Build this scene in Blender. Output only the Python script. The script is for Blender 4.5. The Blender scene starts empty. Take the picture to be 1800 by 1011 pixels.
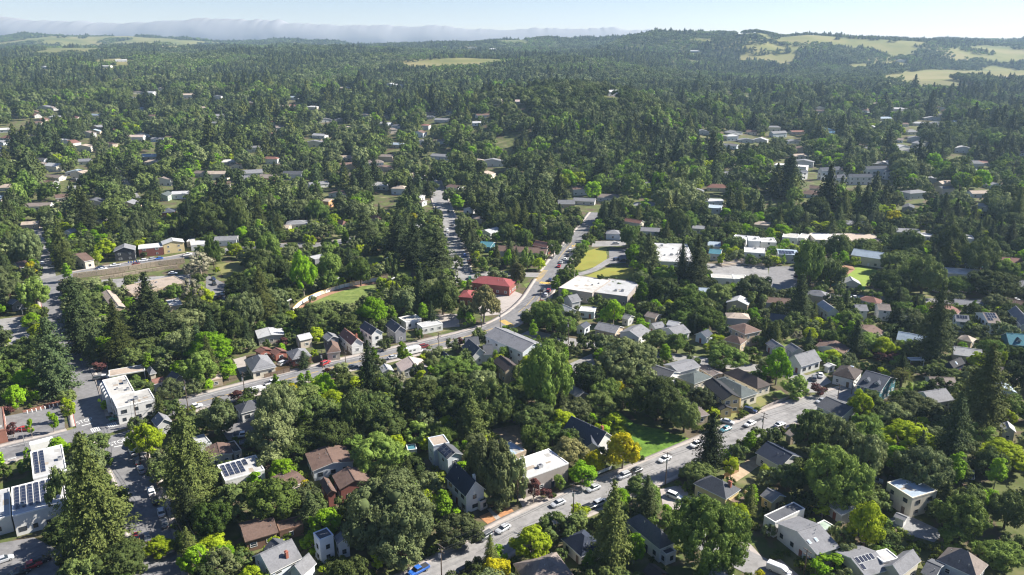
# Aerial view of a leafy hillside town: every building, tree, car and pole stands at its own place on the ground (metres).
import bpy, math, random
import numpy as np
from mathutils import Matrix, Vector
R_ = math.radians
scene = bpy.context.scene

# ------------------------------------------------------------------ camera
EYE = (0.0, 0.0, 120.0)
cam_data = bpy.data.cameras.new('camera')
cam = bpy.data.objects.new('camera', cam_data)
scene.collection.objects.link(cam)
cam_data.sensor_width = 36.0
cam_data.lens = 36.0*1350/1800
cam_data.clip_start = 1.0
cam_data.clip_end = 40000.0
cam.location = EYE
PITCH = math.atan(433.5/1350)
cam.rotation_euler = (math.pi/2-PITCH, 0, 0)
scene.camera = cam

# ------------------------------------------------------------------ light: clear late-afternoon sun from the right
SUN_EL, SUN_AZ = R_(37.0), R_(75.0)          # azimuth clockwise from the viewing direction
world = bpy.data.worlds.new('World')
scene.world = world
world.use_nodes = True
wn = world.node_tree
sky_tex = wn.nodes.new('ShaderNodeTexSky')
sky_tex.sky_type = 'NISHITA'
sky_tex.sun_disc = False
sky_tex.sun_elevation = SUN_EL
sky_tex.sun_rotation = SUN_AZ
sky_tex.altitude = 100
sky_tex.air_density = 0.9
sky_tex.dust_density = 0.0
sky_tex.ozone_density = 3.0
tint = wn.nodes.new('ShaderNodeMix')          # cool white balance of the clear sky
tint.data_type = 'RGBA'; tint.blend_type = 'MULTIPLY'; tint.inputs[0].default_value = 1.0
tint.inputs[7].default_value = (1.05, 1.0, 1.15, 1.0)
wn.links.new(sky_tex.outputs[0], tint.inputs[6])
wn.links.new(tint.outputs[2], wn.nodes['Background'].inputs[0])
wn.nodes['Background'].inputs[1].default_value = 0.05
sun_data = bpy.data.lights.new('sun', 'SUN')
sun_data.energy = 5.0
sun_data.angle = R_(0.53)
sun_data.color = (1.0, 0.95, 0.86)
sun = bpy.data.objects.new('sun', sun_data)
scene.collection.objects.link(sun)
sdir = Vector((math.sin(SUN_AZ)*math.cos(SUN_EL), math.cos(SUN_AZ)*math.cos(SUN_EL), math.sin(SUN_EL)))
sun.rotation_euler = sdir.to_track_quat('Z', 'Y').to_euler()
sun.location = sdir*400
scene.view_settings.view_transform = 'Standard'
scene.view_settings.look = 'None'
scene.view_settings.exposure = 1.28
scene.view_settings.gamma = 1.0
scene.view_settings.use_curve_mapping = False
scene.cycles.max_bounces = 6
scene.cycles.diffuse_bounces = 3
scene.cycles.glossy_bounces = 2
scene.cycles.transmission_bounces = 3
scene.cycles.volume_bounces = 1
scene.cycles.use_denoising = True
scene.cycles.filter_width = 1.2
scene.cycles.transparent_max_bounces = 6
HAZE_DENSITY = 0.7e-4

# ------------------------------------------------------------------ terrain shape
_ridges = [
 (5200.0, 1100.0, [(-900,74),(-300,66),(0,66),(50,61),(130,65),(230,64),(330,70),(420,75),(490,71),(570,72),(650,80),(720,92),(900,110),(2600,110)]),
 (3900.0, 800.0, [(-900,110),(480,110),(560,88),(640,80),(720,78),(800,77),(880,71),(960,69),(1050,71),(1120,66),(1180,66),(1400,70),(2600,80)]),
 (3200.0, 620.0, [(-900,130),(980,120),(1040,88),(1100,71),(1150,62),(1210,59),(1280,62),(1330,58),(1370,66),(1420,62),(1500,67),(1600,72),(1700,77),(1770,80),(1900,77),(2100,70),(2600,75)]),
]
def _hash2(i, j):
    n = (i*374761393 + j*668265263) & 0xffffffff
    n = ((n ^ (n >> 13))*1274126177) & 0xffffffff
    return ((n ^ (n >> 16)) & 0xffff)/65535.0
def vnoise(x, y):
    xi = np.floor(x).astype(np.int64); yi = np.floor(y).astype(np.int64)
    fx = x-xi; fy = y-yi; fx = fx*fx*(3-2*fx); fy = fy*fy*(3-2*fy)
    a = _hash2(xi, yi); b = _hash2(xi+1, yi); c = _hash2(xi, yi+1); d = _hash2(xi+1, yi+1)
    return (a*(1-fx)+b*fx)*(1-fy)+(c*(1-fx)+d*fx)*fy
def terrain(X, Y):
    X = np.asarray(X, float); Y = np.asarray(Y, float)
    Yc = np.maximum(Y, 1.0)
    low = np.clip((900+1418*X/Yc-1060)/260, 0, 1)
    z = np.clip((Yc-800)*(0.043-.020*low), 0, 82-44*low)
    far = np.clip((Yc-700)/1200, 0, 1)
    z = z + far*30*(vnoise(X/520+7, Y/360+3)-0.5) + far*10*(vnoise(X/170, Y/170)-0.5)
    z = z + 46*np.exp(-(((X-85)/150)**2+((Y-1010)/170)**2))
    col = 900+1418*X/Yc
    for D, W, pts in _ridges:
        p = np.array(pts, float)
        yc = np.interp(col, p[:, 0], p[:, 1])
        zc = 120+D*(72-yc)/1418
        u = (Yc-D)/W
        # folded flanks: spurs and gullies make the slope uneven
        u = u + 0.35*(vnoise(X/260+D, Y/260)-0.5)
        z = np.maximum(z, zc*np.exp(-u*u)*(np.abs(u) < 3))
    return np.where(Y < 640, 0.0, z*np.clip((Yc-640)/160, 0, 1))
# ------------------------------------------------------------------ survey data (metres)
ROADS = [('main_road', 11, 0.05, 'wide grey asphalt road curving from the lower corner up to the crossroads', [(-167.8, 194.8), (-162.2, 201.0), (-155.8, 206.9), (-148.5, 212.1), (-139.6, 218.6), (-130.9, 226.6), (-122.8, 233.5), (-112.2, 240.7), (-96.5, 252.5), (-81.0, 263.8), (-66.2, 274.4), (-50.1, 284.6), (-33.0, 296.1), (-17.1, 307.1), (-5.0, 318.9), (3.9, 334.5), (11.1, 354.2), (16.8, 379.0), (24.5, 412.7), (35.4, 453.8), (50.7, 506.3), (63.4, 553.2)]), ('street', 10.5, 0.05, 'long grey residential street running diagonally along the lower edge', [(-32.3, 137.9), (-25.8, 144.2), (-17.4, 151.6), (-8.4, 159.4), (0.0, 167.8), (12.5, 177.6), (28.9, 189.1), (41.7, 197.8), (56.7, 208.6), (80.2, 225.4), (103.2, 240.3), (119.4, 248.3), (132.6, 253.0)]), ('side_street', 8.5, 0.045, '', [(46.9, 166.2), (51.4, 162.7), (54.9, 158.7), (60.7, 152.8), (67.0, 144.2)]), ('shady_street', 9.5, 0.045, '', [(-127.9, 219.0), (-120.6, 210.4), (-113.2, 200.4), (-105.0, 188.8), (-98.1, 177.8), (-91.7, 166.6), (-82.4, 150.0), (-77.0, 140.5)]), ('corner_street', 9, 0.04, '', [(-136.6, 224.3), (-146.4, 239.4), (-158.2, 257.8), (-179.4, 287.6), (-200.0, 316.7), (-222.6, 351.7), (-244.9, 387.0)]), ('upper_street', 9, 0.035, '', [(-256.1, 364.9), (-250.0, 376.1), (-243.7, 387.0), (-236.7, 397.3), (-227.9, 407.1), (-210.1, 419.7), (-197.4, 428.1), (-188.7, 436.7), (-170.8, 445.8), (-156.7, 455.1), (-140.0, 457.9), (-119.4, 459.2), (-107.1, 467.7), (-95.5, 482.5)]), ('leafy_street', 8, 0.03, '', [(-244.9, 387.0), (-263.0, 416.2), (-282.2, 447.1), (-305.7, 482.5), (-333.7, 523.4)]), ('avenue', 11.5, 0.04, '', [(-26.1, 381.9), (-29.8, 410.5), (-32.8, 440.6), (-38.2, 482.5), (-44.4, 523.4), (-51.1, 565.2), (-57.6, 604.3), (-68.6, 676.3), (-77.0, 725.2)]), ('cross_street', 8.5, 0.035, '', [(16.8, 395.2), (7.7, 396.3), (-3.1, 398.4), (-15.4, 397.3), (-26.5, 389.0)]), ('lane', 7.5, 0.03, '', [(6.2, 311.2), (13.4, 305.8), (23.9, 299.9), (37.6, 294.2), (57.3, 286.4), (78.1, 277.8), (92.2, 272.8), (106.5, 266.4), (108.5, 250.6)]), ('school_drive', 4.5, 0.025, '', [(25.6, 388.0), (33.7, 395.2), (43.7, 403.8), (51.3, 416.2), (57.9, 428.1), (63.0, 431.7)]), ('school_street', 8, 0.03, '', [(148.0, 361.3), (168.0, 358.6), (193.5, 353.4), (220.1, 351.7), (261.4, 351.7)]), ('upper_lane', 7, 0.03, '', [(249.9, 475.0), (277.6, 493.3), (309.2, 516.4), (334.0, 525.2), (366.3, 519.9)]), ('hill_street', 7, 0.03, '', [(-405.9, 781.2), (-368.5, 718.7), (-336.4, 665.0), (-285.3, 582.0)])]
LOTS = [('parking_lot', 'asphalt', [(-170.3, 232.2), (-162.9, 236.4), (-155.2, 240.7), (-145.7, 224.3), (-150.3, 218.2), (-153.0, 213.2), (-157.5, 211.8)]), ('parking_lot', 'asphalt2', [(-234.1, 326.2), (-223.4, 330.7), (-204.1, 305.1), (-206.5, 296.1), (-212.4, 292.4)]), ('parking_lot', 'asphalt', [(-130.9, 163.2), (-121.3, 166.2), (-110.4, 160.0), (-105.2, 146.1), (-117.4, 142.3)]), ('parking_lot', 'asphalt', [(-166.9, 269.6), (-157.0, 275.0), (-149.6, 259.3), (-156.0, 256.4), (-159.8, 257.3)]), ('school_yard', 'asphalt2', [(110.2, 418.5), (142.5, 410.5), (135.6, 387.0), (104.1, 393.1)]), ('forecourt', 'concrete', [(-19.1, 360.4), (1.4, 367.6), (7.0, 360.4), (-2.6, 333.8), (-14.3, 330.7)]), ('parking_lot', 'asphalt', [(58.2, 447.1), (69.6, 449.7), (64.6, 419.7), (55.3, 417.3)]), ('driveway', 'asphalt2', [(50.8, 469.1), (71.8, 470.6), (70.0, 457.9), (48.7, 455.1)]), ('parking_lot', 'asphalt2', [(-216.7, 387.0), (-173.7, 397.3), (-164.4, 387.0), (-163.4, 379.0), (-209.1, 373.2)]), ('parking_lot', 'asphalt', [(-165.4, 397.3), (-147.8, 379.0), (-137.6, 353.4), (-150.7, 358.6)]), ('parking_lot', 'asphalt', [(143.9, 412.7), (159.8, 412.7), (141.3, 362.1), (127.7, 364.0)]), ('plaza', 'concrete', [(-35.4, 333.8), (-24.9, 333.8), (-23.1, 317.5), (-33.6, 314.6)]), ('driveway', 'concrete', [(41.6, 188.2), (48.2, 190.6), (50.1, 182.1), (44.0, 178.1), (40.8, 179.1)]), ('driveway', 'concrete', [(54.8, 155.7), (65.3, 157.6), (67.7, 151.6), (61.2, 149.2)]), ('driveway', 'gravel', [(98.2, 173.7), (104.6, 176.5), (110.6, 168.3), (106.0, 164.5), (100.4, 167.8)]), ('driveway', 'concrete', [(51.4, 165.0), (58.4, 168.5), (61.4, 157.2), (55.7, 154.0)]), ('driveway', 'asphalt2', [(109.4, 264.4), (117.8, 269.6), (118.1, 259.3), (111.6, 254.4)]), ('driveway', 'concrete', [(79.5, 250.6), (83.3, 252.5), (84.4, 245.1), (80.7, 243.3)]), ('driveway', 'concrete', [(-110.3, 280.6), (-106.5, 284.0), (-100.3, 270.6), (-102.8, 266.4)]), ('parking_lot', 'asphalt', [(-98.1, 229.0), (-85.5, 233.9), (-78.8, 221.2), (-89.6, 215.7)]), ('driveway', 'concrete', [(0.8, 186.8), (5.1, 189.1), (9.4, 182.6), (3.8, 176.0)]), ('driveway', 'asphalt2', [(22.2, 276.1), (32.1, 286.4), (32.4, 276.1), (23.9, 264.4)]), ('garden_path', 'concrete', [(-6.7, 178.6), (-5.8, 179.1), (-2.7, 174.2), (-3.9, 173.2)])]
LAWNS = [('lawn', 'vivid', [(31.4, 236.4), (35.9, 236.4), (40.3, 227.0), (48.0, 223.1), (56.7, 216.8), (52.7, 210.4), (45.9, 206.9), (39.7, 204.3), (36.5, 213.9), (33.0, 221.2)]), ('lawn', 'yellow', [(34.5, 406.0), (44.4, 445.8), (52.6, 452.4), (57.5, 452.4), (54.8, 426.8), (47.0, 411.6), (38.1, 403.8)]), ('lawn', 'yellow', [(35.7, 390.0), (44.9, 400.5), (55.6, 411.6), (67.8, 410.5), (64.1, 390.0), (48.0, 387.0)]), ('ball_field', 'green', [(-97.3, 350.0), (-86.9, 372.3), (-72.0, 378.0), (-66.5, 367.6), (-71.5, 351.7), (-81.5, 346.6)]), ('lawn', 'green', [(-66.8, 392.1), (-60.9, 428.1), (-57.5, 424.4), (-54.5, 395.2), (-61.5, 387.0)]), ('lawn', 'green', [(-86.2, 431.7), (-76.4, 436.7), (-73.1, 424.4), (-82.0, 417.3)]), ('playing_field', 'lime', [(172.9, 379.0), (187.5, 408.2), (196.3, 410.5), (201.8, 401.6), (191.3, 381.9), (177.6, 374.2)]), ('infield', 'dirt', [(181.8, 410.5), (191.8, 418.5), (189.1, 406.0), (181.4, 397.3), (177.9, 399.5)]), ('lawn', 'dry', [(-166.3, 415.0), (-155.1, 424.4), (-144.4, 401.6), (-152.3, 389.0)]), ('lawn', 'dry', [(134.6, 279.4), (146.2, 282.9), (148.6, 275.0), (136.9, 269.6), (131.7, 271.7)]), ('lawn', 'green', [(112.7, 299.9), (120.7, 303.8), (120.4, 296.1), (112.0, 292.4)]), ('lawn', 'green', [(147.0, 259.3), (151.8, 261.3), (148.7, 253.5), (144.0, 251.6)]), ('lawn', 'green', [(93.0, 250.6), (96.9, 252.5), (98.3, 246.0), (94.2, 243.3)]), ('lawn', 'dry', [(84.4, 245.1), (88.3, 247.4), (89.4, 242.0), (85.3, 239.0)]), ('lawn', 'green', [(-78.8, 276.1), (-75.5, 278.3), (-71.8, 271.7), (-75.6, 269.6)]), ('lawn', 'green', [(5.9, 379.0), (11.9, 384.9), (12.8, 375.1), (7.5, 371.3)]), ('lawn', 'green', [(0.0, 353.4), (5.6, 360.4), (2.7, 343.3), (-1.0, 331.5)]), ('verge', 'dry', [(-149.6, 211.1), (-144.1, 225.0), (-141.5, 222.7), (-145.4, 206.9), (-152.7, 202.0), (-155.8, 206.9)]), ('mulch_bed', 'mulch', [(-166.8, 236.4), (-159.0, 244.7), (-156.4, 240.7), (-164.5, 233.9)]), ('mulch_bed', 'bark', [(-8.7, 175.2), (-3.7, 179.1), (-2.7, 174.2), (-6.2, 171.7)]), ('mulch_bed', 'bark', [(-4.8, 176.0), (-0.8, 180.5), (0.8, 177.3), (-3.0, 172.7)]), ('bare_yard', 'sand', [(-5.9, 223.1), (3.4, 227.0), (4.5, 213.9), (0.0, 206.9), (-5.6, 210.4)]), ('dry_verge', 'dry', [(68.4, 231.0), (75.6, 236.4), (77.4, 229.0), (70.4, 224.3)]), ('lawn', 'green', [(55.2, 167.3), (59.1, 171.0), (61.4, 163.8), (57.9, 161.6)]), ('verge', 'sand', [(61.1, 195.7), (74.4, 206.9), (75.8, 203.0), (63.2, 191.2)])]
MEADOWS = [[(-291, 2097), (-155, 2186), (31, 2185), (22, 2076), (-108, 1895), (-243, 1893)], [(525, 2461), (628, 2724), (773, 2724), (836, 2692), (630, 2458), (540, 2409)], [(966, 2127), (1281, 2428), (1737, 2745), (1333, 2003), (983, 1830), (882, 1866)], [(640, 2878), (875, 3187), (3132, 9424), (905, 2847), (1045, 2815), (960, 2754), (790, 2757), (832, 2819), (697, 2817)], [(1014, 2456), (1225, 2610), (1401, 2664), (1285, 2503), (1019, 2380)], [(-2129, 3202), (-2429, 4406), (-1429, 2926), (-1522, 2753), (-1780, 2671)], [(-2674, 4459), (-2505, 4739), (-3782, 9416), (-1720, 4823), (-1319, 3108), (-2296, 4452)], [(-1281, 2437), (-1128, 2343), (-981, 2097), (-1067, 2054)], [(660, 1072), (764, 1128), (684, 1007), (637, 1007)], [(-631, 2619), (-492, 2673), (-455, 2464), (-544, 2320)], [(-1042, 4921), (-1460, 9408), (-987, 7857), (-657, 3574)], [(-133, 9416), (398, 9420), (213, 3766), (0, 3727)], [(1426, 2992), (1926, 3766), (1548, 2961), (1429, 2929)], [(823, 2696), (976, 2754), (983, 2558), (822, 2455)], [(691, 1718), (758, 1755), (707, 1633)], [(765, 1650), (805, 1685), (766, 1601)], [(-1229, 2438), (-1186, 2439), (-1053, 2162)], [(228, 1589), (249, 1589), (244, 1557)]]
HOUSES = [
('flat_roofed_building', 'low building with bright white membrane roof and brown walls beside the long street', 'the flat white-roofed building', 'graybrown', [(7.2, 192.0, 0.581, 14.9, 9.7, 6, 'flat', 0, 'white')], {'units': 3}),
('house', 'dark slate cross-gabled house with brick chimney beside the bright green lawn', 'the slate house by the lawn', 'white', [(23.7, 213.3, -0.817, 14.6, 7.7, 4, 'ga', 3.2, 'slate'), (24.1, 209.1, -1.584, 8.7, 5.1, 3.4, 'ga', 2.0, 'slate')], {'chimney': 'brick', 'units': 1}),
('house', 'pale yellow house with charcoal hip roof, red brick chimney and raised deck', 'the yellow hip-roofed house', 'yellow', [(55.9, 182.8, -0.843, 10.4, 7.2, 4.4, 'hip', 2.4, 'dkgray')], {'chimney': 'brick', 'deck': [61.5, 178.5, -1.038, 4.5, 7.1]}),
('house', 'white house with charcoal hip roof beside the great round oak', 'the round-oak white house', 'white', [(34.2, 162.8, -1.039, 13.2, 5.2, 4.2, 'hip', 2.8, 'dkgray'), (37.6, 157.0, -1.066, 2.5, 3.2, 3.0, 'flat', 0, 'dkgray')], {'units': 2}),
('house', 'small house with navy hip roof just below the utility pole', 'the navy hip-roofed house', 'cream', [(17.3, 159.7, -1.01, 8.4, 7.2, 3.2, 'hip', 2.4, 'navy')], {'units': 1}),
('house', 'grey-brown hip-roofed house cut off by the bottom edge, beside the lime green tree', 'the grey-brown hip-roofed house', 'white', [(7.3, 149.2, -1.174, 9.8, 11.3, 3.4, 'hip', 3.0, 'graybrown')], {'units': 3}),
('house', 'pale grey roofed house at the bottom edge beside the side street', 'the pale roof at the bottom edge', 'cream', [(47.3, 147.9, -1.073, 4.7, 6.4, 3.2, 'ga', 1.6, 'ltgray')], {}),
('house', 'white house with deep navy gable roof across the street from the green lawn', 'the navy gabled house', 'white', [(78.7, 200.4, -1.018, 9.4, 9.7, 3.8, 'ga', 2.4, 'navy')], {'units': 1}),
('shed', 'dark brown shed roof under the round oak at the bottom edge', 'the brown shed', 'brown', [(33.3, 149.5, -0.94, 4.3, 4.2, 2.6, 'ga', 1.2, 'dkbrown')], {}),
('house', 'two-storey cream house with plain pale blue-grey flat roof among dark trees', 'the pale flat-roofed house', 'cream', [(107.4, 180.0, -1.178, 8.2, 9.0, 6, 'flat', 0, 'bluegray')], {'win2': 1}),
('shed', 'plain pale grey gabled shed half hidden by a lime tree', 'the pale grey shed', 'ltgray', [(87.5, 174.8, -1.196, 5.2, 6.5, 3, 'ga', 1.0, 'ltgray')], {}),
('house', 'grey gabled house with two skylights and a timber-braced white gable', 'the house with two skylights', 'white', [(72.6, 161.1, -1.157, 13.7, 7.3, 4.5, 'gb', 2.0, 'gray'), (70.2, 170.6, -1.009, 3.6, 11.5, 4.4, 'flat', 0, 'dkgray')], {'sky': 2}),
('patio_cover', 'weathered pale green patio cover beside the skylight house', 'the green patio cover', 'white', [(79.3, 167.2, -1.012, 3.2, 4.0, 2.8, 'flat', 0, 'palegreen')], {'open': 1}),
('house', 'crowded cream and grey house with solar panels at the bottom edge', 'the crowded solar-panelled house', 'cream', [(82.2, 152.0, -1.213, 9.7, 7.4, 4, 'gb', 1.6, 'gray'), (90.5, 150.1, -0.927, 4.3, 9.4, 4.5, 'gb', 1.8, 'gray'), (87.5, 152.3, -1.256, 3.8, 4.5, 5, 'flat', 0, 'white')], {'solar': [(0, 6)]}),
('house', 'broad house with brown-grey shingle roof in the bottom corner', 'the brown-grey shingled house', 'bluewhite', [(105.6, 151.8, -0.847, 8.8, 7.2, 3.6, 'hip', 3.4, 'graybrown'), (98.2, 150.4, -0.807, 3.1, 7.2, 3.0, 'ga', 1.2, 'dkgray')], {'units': 3}),
('house', 'little pale house with dark gable at the end of the shady yard', 'the little gabled house', 'yellow', [(70.4, 180.0, -1.021, 4.1, 5.6, 3.2, 'ga', 1.4, 'gray')], {}),
('garden_shed', 'white garden shed with panelled doors on the gravel drive', 'the white garden shed', 'white', [(101.3, 172.0, -0.83, 2.9, 2.8, 2.2, 'ga', 0.5, 'gray')], {}),
('house', 'white farmhouse with steep navy gable roof facing the long street', 'the white farmhouse', 'white', [(-12.7, 182.5, -0.999, 11.3, 6.3, 5.5, 'ga', 3.6, 'navy'), (-8.4, 179.5, -0.839, 2.7, 2.5, 2.6, 'flat', 0, 'navy')], {'chimney': 'white', 'win2': 1}),
('house', 'tall white house with roof terrace and solar panels behind the farmhouse', 'the white house with roof terrace', 'bluewhite', [(-18.1, 198.4, -1.004, 6.7, 5.3, 6, 'ga', 1.4, 'dkgray'), (-21.8, 203.3, -1.163, 5.4, 5.0, 7, 'flat', 0, 'tan')], {'solar': [(0, 8)], 'win2': 1}),
('house', 'brown-roofed house with sunlit white end under the big oaks', 'the brown-roofed house under the oaks', 'bluewhite', [(-53.6, 199.3, -1.122, 10.8, 12.0, 3.6, 'ga', 1.2, 'brown')], {'units': 2}),
('house', 'narrow brown roof with white end fascia beside the yellow shrub', 'the narrow brown roof', 'beige', [(-62.6, 188.4, -0.739, 9.0, 6.3, 3.2, 'gb', 0.8, 'brown')], {'units': 2}),
('house', 'red-brown timber house with stepped brown roofs under the great oak', 'the red-brown timber house', 'redbrown', [(-50.2, 182.9, -1.064, 7.6, 2.7, 4.2, 'ga', 1.0, 'brown'), (-44.4, 186.4, -1.091, 7.9, 9.0, 4.6, 'ga', 1.6, 'brown')], {}),
('long_house', 'long flat brown-roofed building beyond the lower street', 'the long brown-roofed building', 'brown', [(-63.9, 165.5, -1.059, 8.9, 8.1, 3.4, 'gb', 1.6, 'brown'), (-56.6, 167.8, -1.087, 4.3, 6.0, 3.0, 'flat', 0, 'brown')], {}),
('house', 'grey shingled house with steep white front gable at the bottom edge', 'the white-gabled grey house', 'bluewhite', [(-54.9, 151.8, -0.792, 8.7, 8.1, 5, 'gb', 3.0, 'gray'), (-48.3, 148.9, -0.434, 4.1, 5.1, 4.4, 'gb', 2.2, 'gray'), (-56.2, 156.2, -0.755, 3.9, 5.1, 4.5, 'ga', 1.6, 'dkgray')], {'win2': 1, 'chimney': 'brick'}),
('tower_house', 'narrow white tower house with flat slate roof', 'the white tower house', 'bluewhite', [(-45.5, 158.1, -0.918, 3.7, 3.6, 6.8, 'flat', 0, 'slate'), (-41.3, 159.4, -1.106, 3.4, 3.4, 4.5, 'ga', 1.0, 'gray')], {'win2': 1}),
('shed', 'small shed with flat teal roof under the round light green tree', 'the teal-roofed shed', 'white', [(-30.5, 207.1, -1.32, 3.5, 2.9, 2.6, 'flat', 0, 'teal')], {}),
('outbuilding', 'flat pale blue-grey roof beside a bare earth yard', 'the blue-grey outbuilding', 'tan', [(-0.4, 204.5, -0.888, 7.5, 6.1, 3.5, 'flat', 0, 'bluegray')], {}),
('clinic_building', 'modern white flat-roofed building with rows of solar panels beside the huge redwood', 'the white building with solar rows', 'white', [(-132.2, 193.3, -0.993, 17.0, 8.1, 6, 'flat', 0, 'white'), (-124.9, 176.3, -1.004, 15.6, 12.1, 6, 'flat', 0, 'white'), (-134.4, 173.6, -0.992, 15.3, 5.7, 4.6, 'flat', 0, 'ltgray')], {'solar': [(0, 16), (1, 54)], 'units': 2}),
('house', 'white flat-roofed house with three black solar arrays', 'the flat white house with black solar arrays', 'white', [(-77.4, 193.0, -1.01, 9.7, 10.9, 4, 'flat', 0, 'white')], {'solar': [(0, 18)]}),
('house', 'brown shingled house with a carport behind the flat white house', 'the brown house with a carport', 'beige', [(-87.6, 203.7, -1.106, 7.7, 7.1, 3.4, 'ga', 0.9, 'brown'), (-84.3, 207.0, -0.955, 7.3, 2.5, 2.8, 'flat', 0, 'black')], {}),
('outbuilding', 'pale grey metal-roofed outbuilding in the shade of oaks', 'the pale metal outbuilding', 'ltgray', [(-95.4, 210.6, -0.888, 7.4, 3.5, 3, 'flat', 0, 'ltgray')], {}),
('office_building', 'white flat-roofed office with sawtooth bays at the street corner', 'the white sawtooth office', 'white', [(-136.1, 242.3, -0.955, 16.3, 7.5, 6.5, 'flat', 0, 'offwhite'), (-126.9, 233.7, -0.956, 10.0, 11.7, 6, 'flat', 0, 'offwhite')], {'units': 5, 'bays': 1, 'win2': 1}),
('carport', 'tan-roofed carport with white arched front behind the corner office', 'the tan carport', 'white', [(-143.1, 262.3, -1.085, 6.2, 12.0, 3.4, 'flat', 0, 'tan')], {'open': 1}),
('shed', 'tiny grey hip-roofed shed beside the carport', 'the tiny grey shed', 'beige', [(-134.1, 262.5, -0.947, 5.5, 2.5, 3, 'hip', 1.6, 'gray')], {}),
('cottage', 'small cottage with reddish brown gable roof', 'the reddish cottage', 'ltgray', [(-128.0, 253.7, -0.855, 4.0, 4.1, 3, 'gb', 1.2, 'redbrown')], {}),
('house', 'slate blue gabled house behind the olive hedge', 'the slate blue house', 'gray', [(-122.2, 255.9, -0.697, 5.7, 4.9, 3.4, 'ga', 1.8, 'slate')], {}),
('bungalow', 'cream bungalow with grey hip roof and front porch', 'the cream porch bungalow', 'cream', [(-95.8, 269.1, -1.029, 13.2, 9.0, 3.4, 'hip', 2.8, 'gray')], {'units': 1}),
('shed', 'small pinkish flat shed among garden shrubs', 'the pinkish shed', 'tan', [(-108.7, 257.3, -1.041, 4.3, 4.6, 2.8, 'flat', 0, 'pink')], {}),
('house', 'grey-roofed house mostly hidden by the yellow-green street tree', 'the half hidden grey house', 'ltgray', [(-112.7, 222.4, -0.871, 6.2, 5.0, 3.4, 'ga', 2.0, 'gray')], {}),
('house', 'dark grey house with tan hip peak below the main road', 'the dark house below the main road', 'white', [(-87.9, 232.4, -0.923, 7.1, 7.8, 3.6, 'hip', 2.2, 'dkgray')], {}),
('store_building', 'brown flat-roofed shop cut by the picture edge beside the parking lot', 'the brown shop at the edge', 'brick', [(-165.7, 221.0, -0.971, 18.7, 5.6, 4.5, 'flat', 0, 'graybrown')], {}),
('long_house', 'long pale grey low-pitched roof behind a broad hedge', 'the long pale grey roof', 'beige', [(-101.6, 301.0, -1.148, 9.9, 10.9, 3.5, 'ga', 0.8, 'ltgray')], {}),
('cottage', 'small beige cottage with pale grey gable', 'the beige cottage', 'beige', [(-85.7, 294.6, -0.947, 5.8, 5.5, 4, 'gb', 1.4, 'ltgray')], {}),
('cottage', 'small grey gabled cottage behind the brown hip roof', 'the small grey cottage', 'gray', [(-74.8, 295.6, -0.957, 6.0, 5.5, 3.6, 'ga', 1.4, 'gray')], {}),
('bungalow', 'grey-roofed bungalow with orange porch trim', 'the orange-trimmed bungalow', 'redbrown', [(-83.6, 278.7, -1.037, 9.3, 7.7, 3.2, 'hip', 2.2, 'gray')], {}),
('house', 'beige house with brown hip roof facing the main road', 'the brown hip-roofed house', 'beige', [(-71.5, 283.6, -1.231, 10.0, 5.5, 3.8, 'hip', 2.4, 'brown')], {}),
('house', 'white house with long red-brown gable roof facing the main road', 'the red-brown gabled house', 'white', [(-65.7, 292.3, -1.002, 14.1, 5.5, 4.2, 'ga', 2.4, 'redbrown')], {'chimney': 'brick'}),
('house', 'two-storey white house with charcoal gable beside the red-brown one', 'the two-storey white house', 'white', [(-58.4, 297.6, -0.937, 11.5, 5.5, 6, 'ga', 2.2, 'dkgray')], {'win2': 1}),
('house', 'dark-roofed house with small dormer among red shrubs', 'the dark dormer house', 'gray', [(-48.9, 302.9, -1.018, 10.3, 5.5, 5, 'ga', 2.4, 'slate')], {}),
('shed', 'rust red shed beside the orange-trimmed bungalow', 'the rust red shed', 'redbrown', [(-92.4, 281.8, -0.798, 4.8, 5.5, 2.8, 'ga', 1.2, 'redbrown')], {}),
('shed', 'low terracotta roof behind the porch bungalow', 'the low terracotta roof', 'redbrown', [(-98.9, 283.4, -0.745, 4.3, 5.5, 2.8, 'ga', 1.0, 'redbrown')], {}),
('house', 'pale pinkish roofed house on the near side of the main road', 'the pale pinkish house', 'ltgray', [(-37.8, 267.7, -1.153, 8.6, 10.6, 3.2, 'ga', 2.0, 'pink')], {}),
('cottage', 'small pale grey roof beside the pinkish house', 'the small pale roof', 'ltgray', [(-47.1, 264.8, -1.175, 5.6, 4.4, 3, 'ga', 1.0, 'ltgray')], {}),
('house', 'white cottage-style house with charcoal cross gables on the main road', 'the white cross-gabled house', 'white', [(-14.8, 280.3, -1.11, 10.9, 6.3, 4, 'ga', 3.0, 'dkgray'), (-9.6, 279.8, -1.465, 8.0, 3.8, 4, 'gb', 2.6, 'dkgray'), (-16.3, 289.1, -1.353, 7.1, 5.5, 4, 'gb', 2.2, 'dkgray')], {'win2': 1}),
('apartment_house', 'long two-storey bluish white building with grey gable roof at the road bend', 'the long bluish white building', 'bluewhite', [(0.9, 285.7, -0.86, 23.6, 11.9, 6.2, 'ga', 2.2, 'gray')], {'win2': 1, 'units': 6}),
('house', 'tan house with dark brown gable below the long white building', 'the tan brown-roofed house', 'tan', [(-2.0, 263.9, -1.099, 10.5, 6.6, 5, 'ga', 2.0, 'dkbrown')], {'win2': 1}),
('shed', 'small dark gabled shed beside the pale round tree', 'the small dark shed', 'white', [(-26.0, 276.9, -1.065, 4.3, 3.7, 2.8, 'ga', 1.6, 'navy')], {}),
('house', 'low tawny roofed house deep among the oaks', 'the tawny roof in the oaks', 'tan', [(-39.7, 247.5, -0.945, 4.3, 3.8, 3, 'ga', 1.4, 'gray')], {}),
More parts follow.
